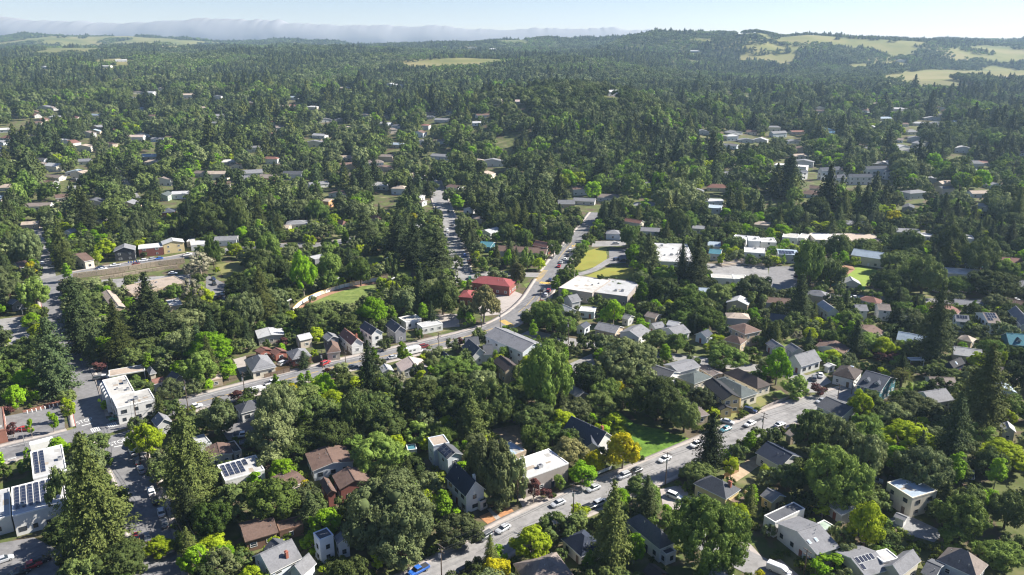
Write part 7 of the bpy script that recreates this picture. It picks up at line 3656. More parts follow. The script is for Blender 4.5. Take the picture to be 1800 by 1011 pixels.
ROOF = {k: paint('roof_'+k, c, .85, v, sc, .25, stain=st, obj_var=.08, bump=.15) for k, c, v, sc, st in [
    ('white', (.48, .47, .455), .12, .5, .34), ('offwhite', (.42, .405, .375), .14, .5, .36), ('ltgray', (.40, .40, .40), .12, 1.5, .2), ('gray', (.19, .19, .20), .16, 2.5, .2),
    ('dkgray', (.085, .088, .098), .18, 2.5, .18), ('slate', (.065, .072, .09), .2, 2.5, .15), ('navy', (.028, .036, .058), .2, 2.5, .15), ('black', (.03, .03, .033), .25, 2.5, .1),
    ('brown', (.135, .088, .07), .2, 2.0, .25), ('dkbrown', (.07, .055, .05), .2, 2.0, .2), ('graybrown', (.20, .165, .145), .18, 2.5, .25), ('redbrown', (.19, .095, .075), .2, 2.0, .2),
    ('tan', (.38, .31, .25), .14, 1.5, .25), ('pink', (.46, .37, .33), .12, 1.5, .2), ('red', (.24, .062, .062), .12, 1.0, .15), ('green', (.085, .10, .098), .18, 2.5, .2),
    ('teal', (.05, .16, .20), .15, 1.5, .15), ('blue', (.07, .15, .24), .15, 1.5, .15), ('bluegray', (.30, .36, .42), .1, 1.5, .2), ('palegreen', (.33, .40, .33), .2, 1.5, .3),
    ('weathered', (.52, .49, .45), .22, .45, .45), ('orange', (.4, .2, .1), .1, 1, .2), ('brick', (.30, .15, .11), .15, 2, .2)]}
WALL = {k: paint('wall_'+k, c, .8, .06, 1.5, .25, stain=.12) for k, c in [
    ('white', (.66, .65, .62)), ('bluewhite', (.58, .62, .66)), ('cream', (.66, .60, .48)), ('beige', (.55, .48, .39)), ('tan', (.46, .37, .27)), ('yellow', (.62, .50, .27)),
    ('brown', (.20, .12, .085)), ('redbrown', (.24, .09, .07)), ('teal', (.06, .17, .20)), ('navy', (.035, .045, .08)), ('charcoal', (.055, .055, .06)), ('brick', (.30, .14, .10)),
    ('gray', (.24, .24, .25)), ('ltgray', (.48, .48, .47)), ('graybrown', (.34, .30, .27)), ('palegreen', (.34, .42, .34)), ('orange', (.55, .30, .14))]}
WHITE = paint('white_trim', (.78, .77, .74), .6, .05)
GLASS = paint('window_glass', (.03, .04, .05), .08, .3, 1.0, .8)
METAL = paint('galvanised_metal', (.45, .46, .47), .4, .1, 3, .5, .6)
DARK = paint('dark_metal', (.05, .05, .055), .5, .2, 3)
BRICK = paint('brick_red', (.33, .12, .08), .85, .25, 6)
WOODM = paint('weathered_wood', (.17, .12, .085), .85, .3, 3)
FENCEW = paint('fence_wood', (.38, .25, .13), .8, .25, 2)
PANEL = paint('solar_cell', (.018, .022, .04), .18, .25, 1.0, .6)
TRUNK = paint('bark', (.10, .07, .05), .9, .3, 4)
PALEBARK = paint('pale_bark', (.26, .22, .18), .9, .25, 4)
ORANGEW = paint('orange_timber', (.42, .17, .06), .7, .15, 2)
YELLOWP = paint('yellow_paint', (.62, .40, .06), .7, .18, 2)
WHITEP = paint('white_paint', (.62, .62, .60), .7, .15, 2)
REDP = paint('red_kerb_paint', (.40, .09, .07), .7, .2, 2)
CONC = paint('concrete', (.36, .32, .29), .9, .14, .8, stain=.15)
GROUND = {
 'asphalt': paint('asphalt', (.185, .180, .182), .88, .20, .7, .3, stain=.30), 'asphalt2': paint('worn_asphalt', (.255, .245, .238), .9, .20, .6, .3, stain=.30),
 'concrete': CONC, 'gravel': paint('gravel', (.25, .25, .25), .95, .25, 3, stain=.2), 'vivid': paint('lush_grass', (.075, .16, .02), .9, .4, .5, .2, stain=.3, col2=(.17, .30, .035)),
 'yellow': paint('dry_meadow_lawn', (.32, .28, .05), .9, .2, .3, .2, stain=.2, col2=(.22, .24, .045)), 'green': paint('field_grass', (.11, .17, .035), .9, .25, .35, .2, stain=.25, col2=(.21, .25, .07)),
 'lime': paint('playing_grass', (.20, .27, .045), .9, .15, .25, .2), 'dirt': paint('infield_dirt', (.30, .17, .11), .95, .15, 1), 'dry': paint('dry_grass', (.28, .24, .10), .95, .3, .4, .2, col2=(.17, .19, .06)),
 'mulch': paint('red_mulch', (.19, .09, .065), .95, .3, 2), 'bark': paint('orange_bark', (.38, .19, .09), .95, .3, 1.2), 'sand': paint('bare_earth', (.40, .30, .20), .95, .25, .6)}
LEAF = {
 'R': leaf('redwood_needles', (.026, .048, .020), (.092, .108, .038), .09), 'A': leaf('olive_needles', (.044, .070, .020), (.155, .168, .044), .10), 'C': leaf('cedar_needles', (.032, .060, .026), (.100, .128, .048), .09),
 'O': leaf('oak_leaves', (.040, .070, .022), (.152, .186, .052), .16), 'G': leaf('grey_oak_leaves', (.072, .104, .042), (.215, .240, .096), .18), 'S': leaf('green_leaves', (.060, .115, .022), (.205, .275, .058), .25),
 'M': leaf('bright_leaves', (.12, .26, .012), (.31, .48, .026), .36, spread=.2), 'L': leaf('lime_leaves', (.20, .29, .014), (.43, .50, .030), .36, spread=.2), 'Y': leaf('golden_leaves', (.30, .30, .010), (.54, .46, .018), .32, spread=.15),
 'P': leaf('poplar_leaves', (.09, .19, .014), (.24, .36, .028), .3), 'U': leaf('plum_leaves', (.050, .024, .026), (.12, .05, .042), .12), 'B': leaf('sparse_twigs', (.20, .19, .13), (.34, .32, .21), .15),
 'N': leaf('magnolia_leaves', (.07, .09, .02), (.40, .36, .15), .12), 'K': leaf('palm_fronds', (.045, .06, .016), (.15, .15, .040), .1), 'H': leaf('shrub_leaves', (.04, .085, .012), (.21, .24, .04), .18, spread=.5)}

# ------------------------------------------------------------------ ground, hills

def gz(x, y): return float(terrain(x, y))

def to_pixel(X, Y, Z=0.0):
    cp, sp = math.cos(PITCH), math.sin(PITCH); Z -= EYE[2]
    d = Y*cp-Z*sp
    return 900+1350*X/d, 505.5-1350*(Y*sp+Z*cp)/d

def in_poly(X, Y, poly):
    X = np.asarray(X); Y = np.asarray(Y); c = np.zeros(X.shape, bool); n = len(poly); j = n-1
    for i in range(n):
        xi, yi = poly[i]; xj, yj = poly[j]
        if yi != yj:
            c ^= ((yi > Y) != (yj > Y)) & (X < (xj-xi)*(Y-yi)/(yj-yi)+xi)
        j = i
    return c

def ground_sheet():
    ys = [-400, -200, 0, 60]
    y = 100.0
    while y < 7000:
        ys.append(y); y += max(10.0, y*0.017)
    ys = np.array(ys); n = 260
    t = np.linspace(-1, 1, n)
    Yw = np.maximum(ys, 300)*0.95+350
    X = t[None, :]*Yw[:, None]; Y = np.repeat(ys[:, None], n, 1)
    Z = terrain(X, Y)-0.05
    V = np.stack([X.ravel(), Y.ravel(), Z.ravel()], 1)
    m = len(ys); i = np.arange((m-1)*n).reshape(m-1, n)[:, :-1].ravel()
    Fq = np.stack([i, i+1, i+n+1, i+n], 1)
    fc = V[Fq].mean(1)
    g = np.clip((fc[:, 1]-1500)/500, 0, 1)
    for poly in MEADOWS: g = np.maximum(g, in_poly(fc[:, 0], fc[:, 1], poly))
    mt = bpy.data.materials.new('ground_soil_and_grass'); mt.use_nodes = True
    nt = mt.node_tree; p = nt.nodes['Principled BSDF']; p.inputs['Roughness'].default_value = .95; p.inputs['Specular IOR Level'].default_value = .15
    geo = N(nt, 'ShaderNodeNewGeometry')
    def noise(s, d=5):
        q = N(nt, 'ShaderNodeTexNoise'); q.inputs['Scale'].default_value = s; q.inputs['Detail'].default_value = d; nt.links.new(geo.outputs['Position'], q.inputs['Vector']); return q.outputs[0]
    def ramp(src, stops):
        r = N(nt, 'ShaderNodeValToRGB'); e = r.color_ramp.elements
        while len(e) < len(stops): e.new(.5)
        for k, (ps, c) in zip(e, stops): k.position = ps; k.color = (*c, 1)
        nt.links.new(src, r.inputs[0]); return r.outputs[0]
    near = ramp(noise(.11, 8), [(.30, (.075, .06, .04)), (.42, (.12, .095, .06)), (.50, (.08, .10, .03)), (.60, (.12, .13, .05)), (.70, (.19, .165, .09)), (.8, (.27, .22, .15))])
    far = ramp(noise(.006, 6), [(.35, (.10, .115, .035)), (.5, (.165, .16, .05)), (.65, (.22, .19, .08))])
    at = N(nt, 'ShaderNodeAttribute', attribute_name='v')
    mx = N(nt, 'ShaderNodeMix', data_type='RGBA'); nt.links.new(at.outputs['Fac'], mx.inputs[0]); nt.links.new(near, mx.inputs[6]); nt.links.new(far, mx.inputs[7])
    nt.links.new(mx.outputs[2], p.inputs['Base Color'])
    me = mesh_np('ground', V, Fq, [mt], attr=g, smooth=True)
    return tag(obj('ground', me), 'soil, dry grass and meadow ground rolling out to far green hills', kind='structure')
ground_sheet()

# haze: one closed box of thin air round the camera and everything on the ground
hz = MB(); hz.box((0, 3220, 118), (15200, 7500, 316))
hm = bpy.data.materials.new('thin_haze'); hm.use_nodes = True
hn = hm.node_tree; hn.nodes.remove(hn.nodes['Principled BSDF'])
pv = hn.nodes.new('ShaderNodeVolumePrincipled'); pv.inputs['Color'].default_value = (.55, .76, 1.0, 1); pv.inputs['Density'].default_value = HAZE_DENSITY; pv.inputs['Anisotropy'].default_value = .2
hn.links.new(pv.outputs[0], hn.nodes['Material Output'].inputs['Volume'])
haze = hz.build('haze', [hm]); tag(haze, 'thin blue summer haze over the distant hills', kind='stuff')

# low marine cloud bank beyond the last hills: a long lumpy rolling shelf
def cloud_bank():
    def fbm(x, y, s):
        a = 0; w = .5
        for k in range(5): a = a+w*(vnoise(x/s+k*13.1, y/s+k*7.7)-.5); s = s*.5; w *= .55
        return a
    nx, nt_ = 1400, 26
    X = np.linspace(-13000, 9000, nx)
    colpx = 900+1418*X/9500
    top = np.interp(colpx, [-900, 0, 90, 300, 600, 760, 900, 1000, 1080, 1140, 1200, 1260], [32, 32, 38, 36, 43, 45, 48, 49, 52, 55, 61, 72])
    zt = 120+9500*(72-top)/1418
    zt = zt+fbm(X, X*0, 1300.)*70; fine = fbm(X, X*0+9, 480.)*100+fbm(X, X*0+5, 120.)*75
    on = colpx < 1235
    X = X[on]; zt = zt[on]; fine = fine[on]; nx = len(X)
    V = []; u = np.linspace(0, 1, nt_)
    for k in u:
        th = k*math.pi*.62
        z = -60+(zt+60)*min(1, math.sin(th)**.8 if th < math.pi/2 else 1-.12*(th-math.pi/2))
        yy = 9100+900*(1-math.cos(th))*.6+fbm(X, X*0+k*900, 1500.)*160; z = z+.75*fine*min(1, k/.8)**3
        V.append(np.stack([X, yy, z], 1))
    V = np.concatenate(V); i = np.arange((nt_-1)*nx).reshape(nt_-1, nx)[:, :-1].ravel()
    Fq = np.stack([i, i+1, i+nx+1, i+nx], 1)
    m = bpy.data.materials.new('sea_cloud'); m.use_nodes = True
    nt = m.node_tree; out = nt.nodes['Material Output']; nt.nodes.remove(nt.nodes['Principled BSDF'])
    d = N(nt, 'ShaderNodeBsdfDiffuse'); d.inputs[0].default_value = (.46, .45, .46, 1)
    t = N(nt, 'ShaderNodeBsdfTranslucent'); t.inputs[0].default_value = (.49, .48, .50, 1)
    ms = N(nt, 'ShaderNodeMixShader'); ms.inputs[0].default_value = .45
    nt.links.new(d.outputs[0], ms.inputs[1]); nt.links.new(t.outputs[0], ms.inputs[2]); nt.links.new(ms.outputs[0], out.inputs[0])
    tag(obj('clouds', mesh_np('clouds', V, Fq, [m], smooth=True)), 'long low grey-lilac cloud bank lying beyond the far hills', kind='stuff')
cloud_bank()

# ------------------------------------------------------------------ roads, pavements, paint
def strip(pl, w, z, off=0.0):
    p = np.array(pl, float); d = np.gradient(p, axis=0); d /= np.linalg.norm(d, axis=1)[:, None]
    n = np.stack([-d[:, 1], d[:, 0]], 1)
    return p+n*(off+w/2), p+n*(off-w/2)

def resample(pl, step):
    p = np.array(pl, float)
    # Catmull-Rom smoothing, then even spacing
    q = [p[0]]
    for i in range(len(p)-1):
        p0, p1, p2, p3 = p[max(i-1, 0)], p[i], p[i+1], p[min(i+2, len(p)-1)]
        for t in np.linspace(0, 1, 9)[1:]:
            q.append(.5*(2*p1+(p2-p0)*t+(2*p0-5*p1+4*p2-p3)*t*t+(3*p1-p0-3*p2+p3)*t**3))
    q = np.array(q); s = np.r_[0, np.cumsum(np.linalg.norm(np.diff(q, axis=0), axis=1))]
    n = max(2, int(s[-1]/step)); u = np.linspace(0, s[-1], n+1)
    return np.stack([np.interp(u, s, q[:, 0]), np.interp(u, s, q[:, 1])], 1)

SEG = []
for nm, w, z, lb, pl in ROADS:
    q = resample(pl, 4.0)
    SEG.append((nm, w, q))

def road_gap(x, y, skip):
    b = 1e9
    for nm, w, q in SEG:
        if nm == skip: continue
        b = min(b, float(np.min(np.hypot(q[:, 0]-x, q[:, 1]-y)))-w/2)
    return b

def strip_mesh(name, a, b, z, mat, parent=None, h=None):
    n = len(a); za = np.array([terrain(*v) for v in a])+z; zb = np.array([terrain(*v) for v in b])+z
    A = np.c_[a, za]; B = np.c_[b, zb]
    if h is None:
        V = np.concatenate([A, B]); i = np.arange(n-1)
        Fq = np.stack([i+n, i+n+1, i+1, i], 1)
    else:
        A2 = A.copy(); B2 = B.copy(); A2[:, 2] -= h; B2[:, 2] -= h
        V = np.concatenate([A, B, A2, B2]); i = np.arange(n-1)
        Fq = np.concatenate([np.stack([i+n, i+n+1, i+1, i], 1), np.stack([i, i+1, i+2*n+1, i+2*n], 1), np.stack([i+n+1, i+n, i+3*n, i+3*n+1], 1)])
    return obj(name, mesh_np(name, V, Fq, [mat]), parent)

road_obj = {}
for nm, w, z, lb, pl in ROADS:
    q = resample(pl, 4.0)
    a, b = strip(q, w, 0)
    m = GROUND['asphalt'] if nm in ('main_road', 'shady_street', 'corner_street', 'upper_street', 'school_street') else GROUND['asphalt2']
    road_obj[nm] = tag(strip_mesh(nm if nm.endswith(('road', 'street', 'lane')) else nm, a, b, z, m), lb or f"grey asphalt {nm.replace('_', ' ')} between the houses", kind='structure')

def sidewalk(nm, side, width=1.7, gap=0.0, lawn=None, red=None):
    w, q = next((w, q) for n_, w, q in SEG if n_ == nm)
    q = resample(q, 2.0)
    off = side*(w/2+width/2+gap)
    a, b = strip(q, width, 0, off)
    c = (a+b)/2; run = []
    def flush():
        if len(run) > 4:
            o = strip_mesh('sidewalk', a[run], b[run], .17, CONC, None, .17); tag(o, f"concrete pavement along the {nm.replace('_', ' ')}", kind='structure')
            e = strip(q, .18, 0, side*(w/2+.10))
            k = strip_mesh('kerb', e[0][run], e[1][run], .20, REDP if red and red(c[run[0]]) else CONC, o, .15)
    for i in range(len(c)):
        if road_gap(c[i][0], c[i][1], nm) > 1.2: run.append(i)
        else: flush(); run = []
    flush()
sidewalk('main_road', 1, 2.2); sidewalk('main_road', -1, 1.8)
sidewalk('street', 1, 1.8); sidewalk('street', -1, 1.6)
sidewalk('shady_street', 1, 1.5); sidewalk('shady_street', -1, 1.5)
sidewalk('corner_street', 1, 1.8, red=lambda c: True); sidewalk('corner_street', -1, 1.6)
sidewalk('avenue', 1, 1.5); sidewalk('avenue', -1, 1.5); sidewalk('lane', -1, 1.2); sidewalk('upper_street', 1, 1.4); sidewalk('leafy_street', 1, 1.3)

def sheet(name, poly, z, mat, label):
    c = np.mean(poly, axis=0); p = np.array(poly, float)
    q = np.concatenate([np.linspace(p[i], p[(i+1) % len(p)], 6, endpoint=False) for i in range(len(p))])
    d = q-c; r = np.array([vnoise(v[0]/4.0, v[1]/4.0) for v in q])[:, None]
    if mat not in ('asphalt', 'asphalt2', 'concrete'): q = c+d*(.94+.14*r)
    zz = terrain(q[:, 0], q[:, 1]).max()+z
    V = np.c_[q, np.full(len(q), zz)]
    return tag(obj(name, mesh_np(name, V, [list(range(len(V)))], [GROUND[mat]])), label, kind='structure')
for i, (nm, m, pl) in enumerate(LOTS): sheet(nm, pl, .018+.0006*i, m, nm.replace('_', ' ')+' paving')
for i, (nm, m, pl) in enumerate(LAWNS): sheet(nm, pl, .002+.0005*i, m, {'vivid': 'bright green grass yard', 'yellow': 'yellowing sunlit lawn'}.get(m, m+' '+nm.replace('_', ' ')))

# paint on the main road
mr = resample(next(pl for n_, w, z, lb, pl in ROADS if n_ == 'main_road'), 2.0)
MRP = np.array([to_pixel(x, y)[0] for x, y in mr])
def line(nm, q, off, w, mat, parent, z=.058):
    if len(q) < 3: return
    a, b = strip(q, w, 0, off); return strip_mesh(nm, a, b, z, mat, parent)
main = road_obj['main_road']
def span(x0, x1): return mr[(MRP > x0) & (MRP < x1) & (mr[:, 1] < 470)]
for a0, a1 in ((330, 560), (575, 640), (655, 868)):
    for o in (-.16, .16): line('centre_line', span(a0, a1), o, .13, YELLOWP, main)
for a0, a1 in ((915, 945), (985, 1010), (1012, 1050)):
    for o in (-1.5, 1.4): line('turn_lane_line', span(a0, a1), o, .16, YELLOWP, main)
for a0, a1 in ((-60, 120), (330, 870), (985, 1020)):
    line('edge_line', span(a0, a1), 4.1, .13, WHITEP, main); line('edge_line', span(a0, a1), -4.1, .13, WHITEP, main)
line('turn_lane_line', span(560, 640), .9, .16, YELLOWP, main)
def bars(p, q, n, blen, bw, mat, parent, name='crosswalk_bar'):
    p = np.array(p); q = np.array(q); d = (q-p)/np.linalg.norm(q-p); ang = math.atan2(d[1], d[0])
    mb = MB(); mb.poly([(-bw/2, -blen/2, 0), (bw/2, -blen/2, 0), (bw/2, blen/2, 0), (-bw/2, blen/2, 0)]); me = mb.mesh(name, [mat])
    for i in range(n):
        c = p+(q-p)*(i+.5)/n; obj(name, me, parent, (c[0], c[1], .064), ang)
for (p, q, n) in CROSSWALKS: bars(p, q, n, 3.2, .62, YELLOWP, main)
for p, q in STOP_LINES: bars(p, q, 1, .5, float(np.hypot(q[0]-p[0], q[1]-p[1])), WHITEP, main, 'stop_line')
for x, y, rz, par in LEGENDS:
    mb = MB()
    for k in range(5): mb.poly([(-1.3+k*.55, -1.3, 0), (-1.0+k*.55, -1.3, 0), (-1.0+k*.55, 1.3, 0), (-1.3+k*.55, 1.3, 0)])
    mb.poly([(-1.35, 1.35, 0), (1.5, 1.35, 0), (1.5, 1.6, 0), (-1.35, 1.6, 0)]); mb.poly([(-1.35, -1.6, 0), (1.5, -1.6, 0), (1.5, -1.35, 0), (-1.35, -1.35, 0)])
    o = mb.build('lane_legend', [WHITEP], main, (x, y, .066), rz); tag(o, kind='stuff')
for x, y, rz, par in STOPS:
    cu = bpy.data.curves.new('stop_text', 'FONT'); cu.body = 'STOP'; cu.size = 2.6; cu.align_x = 'CENTER'
    t = bpy.data.objects.new('stop_text', cu); LINK(t); dg = bpy.context.evaluated_depsgraph_get()
    me = bpy.data.meshes.new_from_object(t.evaluated_get(dg)); bpy.data.objects.remove(t)
    me.materials.append(WHITEP); o = obj('stop_lettering', me, road_obj[par], (x, y, .066), rz, (.8, 1.35, 1)); tag(o, kind='stuff')
for x, y, rz in ARROWS:
    mb = MB(); mb.poly([(-.15, -1.6, 0), (.15, -1.6, 0), (.15, .5, 0), (-.15, .5, 0)]); mb.poly([(.15, .2, 0), (1.0, .55, 0), (1.0, .8, 0), (.15, .5, 0)]); mb.poly([(1.0, .15, 0), (1.7, .68, 0), (1.0, 1.2, 0)])
    o = mb.build('turn_arrow', [WHITEP], main, (x, y, .068), rz); tag(o, kind='stuff')
# tar patches and seams on the long street
PATCH = paint('tar_patch', (.05, .05, .053), .8, .2, 3)
st_q = resample(next(pl for n_, w, z, lb, pl in ROADS if n_ == 'street'), 2.0)
for i in range(9):
    k = rnd.randrange(14, len(st_q)-26); o_ = rnd.uniform(-3.5, 3.5); L = rnd.randrange(3, 14)
    line('tar_seam', st_q[k:k+L], o_, .07, PATCH, road_obj['street'], .057)
for i in range(16):
    k = rnd.randrange(12, 150); o_ = rnd.uniform(-4.2, 4.2); line('tar_seam', mr[k:k+rnd.randrange(3, 16)], o_, .07, PATCH, main, .0565)
for i in range(3):
    k = len(st_q)*2//3+i*2; line('tar_patch', st_q[k:k+3], 1.5+.5*i, 1.2, PATCH, road_obj['street'], .056)

# ------------------------------------------------------------------ buildings
WIN_M = {}
def window_mesh(frame):
    if frame not in WIN_M:
        mb = MB()
        for x, z, w, h in ((-.46, 0, .08, 1), (.46, 0, .08, 1), (0, .46, .84, .08), (0, -.46, .84, .08), (0, 0, .84, .05)): mb.box((x, -.03, z), (w, .06, h), m=0)
        mb.box((0, -.01, 0), (.84, .03, .84), m=1)
        WIN_M[frame] = mb.mesh('window', [WHITE if frame else DARK, GLASS])
    return WIN_M[frame]
mb = MB(); mb.box((0, -.03, 0), (1, .07, 2.05)); DOOR = {k: mb.mesh('door', [m]) for k, m in (('w', WHITE), ('d', WALL['navy']), ('r', WALL['redbrown']), ('b', WOODM))}
mb = MB(); mb.box((0, 0, .035), (1.65, 1.0, .05), m=0); mb.box((0, 0, .065), (1.57, .92, .012), m=1); SOLAR = mb.mesh('solar_panel', [METAL, PANEL])
mb = MB(); mb.box((0, 0, .4), (1.3, 1.0, .8)); mb.tube((0, 0, .8), (0, 0, .86), .35, n=10, m=1); UNIT = mb.mesh('rooftop_unit', [METAL, DARK])
mb = MB(); mb.tube((0, 0, 0), (0, 0, .55), .09, n=6); VENT = mb.mesh('roof_vent', [METAL])
mb = MB(); mb.box((0, 0, .06), (1.2, .8, .14), m=0); mb.box((0, 0, .14), (1.05, .65, .03), m=1); SKYL = mb.mesh('skylight', [WHITE, paint('skylight_glass', (.35, .42, .5), .1, .1)])

mb = MB(); mb.poly([(-.8, -.6, 0), (.7, -.7, 0), (.85, .6, 0), (-.7, .7, 0)]); RPATCH = [mb.mesh('roof_patch', [paint('membrane_patch', (.33, .32, .30), .8, .2, 1.5)]), mb.mesh('roof_patch', [paint('rusty_stain', (.30, .25, .20), .9, .25, 1.5)])]

def roof_mesh(kind, L, W, rise, roof, trim):
    """roof solid in block axes, eave plane at z=0"""
    mb = MB(); t = .2
    if kind == 'ga':
        mb.prism([(-W/2, 0), (0, rise), (W/2, 0), (W/2, -t), (0, rise-t), (-W/2, -t)][::-1], -L/2, L/2, [0, 0, 1, 0, 0, 1], 1)
        mb.box((0, 0, rise+.02), (L, .28, .07), m=0)
    elif kind == 'gb':
        m2 = MB(); m2.prism([(-L/2, 0), (0, rise), (L/2, 0), (L/2, -t), (0, rise-t), (-L/2, -t)][::-1], -W/2, W/2, [0, 0, 1, 0, 0, 1], 1); m2.box((0, 0, rise+.02), (W, .28, .07), m=0)
        mb.v = [(y, -x, z) for x, y, z in m2.v]; mb.f = m2.f; mb.m = m2.m
    elif kind == 'hip':
        a = min(L, W)/2
        r = [(-L/2+a, 0, rise), (L/2-a, 0, rise)] if L >= W else [(0, -W/2+a, rise), (0, W/2-a, rise)]
        c = [(-L/2, -W/2, 0), (L/2, -W/2, 0), (L/2, W/2, 0), (-L/2, W/2, 0)]; lo = [(x, y, -t) for x, y, z in c]
        if L >= W: fs = [(c[0], c[1], r[1], r[0]), (c[1], c[2], r[1]), (c[2], c[3], r[0], r[1]), (c[3], c[0], r[0])]
        else: fs = [(c[0], c[1], r[0]), (c[1], c[2], r[1], r[0]), (c[2], c[3], r[1]), (c[3], c[0], r[0], r[1])]
        for f in fs: mb.poly(f, 0)
        for i in range(4): mb.poly((lo[i], lo[(i+1) % 4], c[(i+1) % 4], c[i]), 1)
        mb.poly(lo[::-1], 1)
    else:
        w = .28; h = .32
        mb.box((0, 0, -.12), (L-2*w, W-2*w, .2), m=0)
        for x, y, a, b in ((0, -W/2+w/2, L, w), (0, W/2-w/2, L, w), (-L/2+w/2, 0, w, W-2*w), (L/2-w/2, 0, w, W-2*w)): mb.box((x, y, h/2-.22), (a, b, h+.12), m=1)
    return mb.mesh('roof', [roof, trim])

def wall_mesh(kind, L, W, e, rise, mat):
    mb = MB(); o = .4 if kind != 'flat' else .05; l, w = L/2-o, W/2-o
    if kind == 'ga':
        h = rise*(1-w/(W/2)); mb.prism([(-w, 0), (w, 0), (w, e-.2+h), (0, e+rise-.22), (-w, e-.2+h)], -l, l)
    elif kind == 'gb':
        h = rise*(1-l/(L/2)); m2 = MB(); m2.prism([(-l, 0), (l, 0), (l, e-.2+h), (0, e+rise-.22), (-l, e-.2+h)], -w, w)
        mb.v = [(y, -x, z) for x, y, z in m2.v]; mb.f = m2.f; mb.m = m2.m
    else: mb.box((0, 0, (e-.2)/2), (2*l, 2*w, e-.2))
    return mb.mesh('wall', [mat])

def roof_z(kind, L, W, e, rise, u, v):
    if kind == 'flat': return e-.02
    if kind == 'ga': return e+rise*(1-abs(v)/(W/2))
    if kind == 'gb': return e+rise*(1-abs(u)/(L/2))
    return e+rise*min(1, min((L/2-abs(u)), (W/2-abs(v)))/(min(L, W)/2))

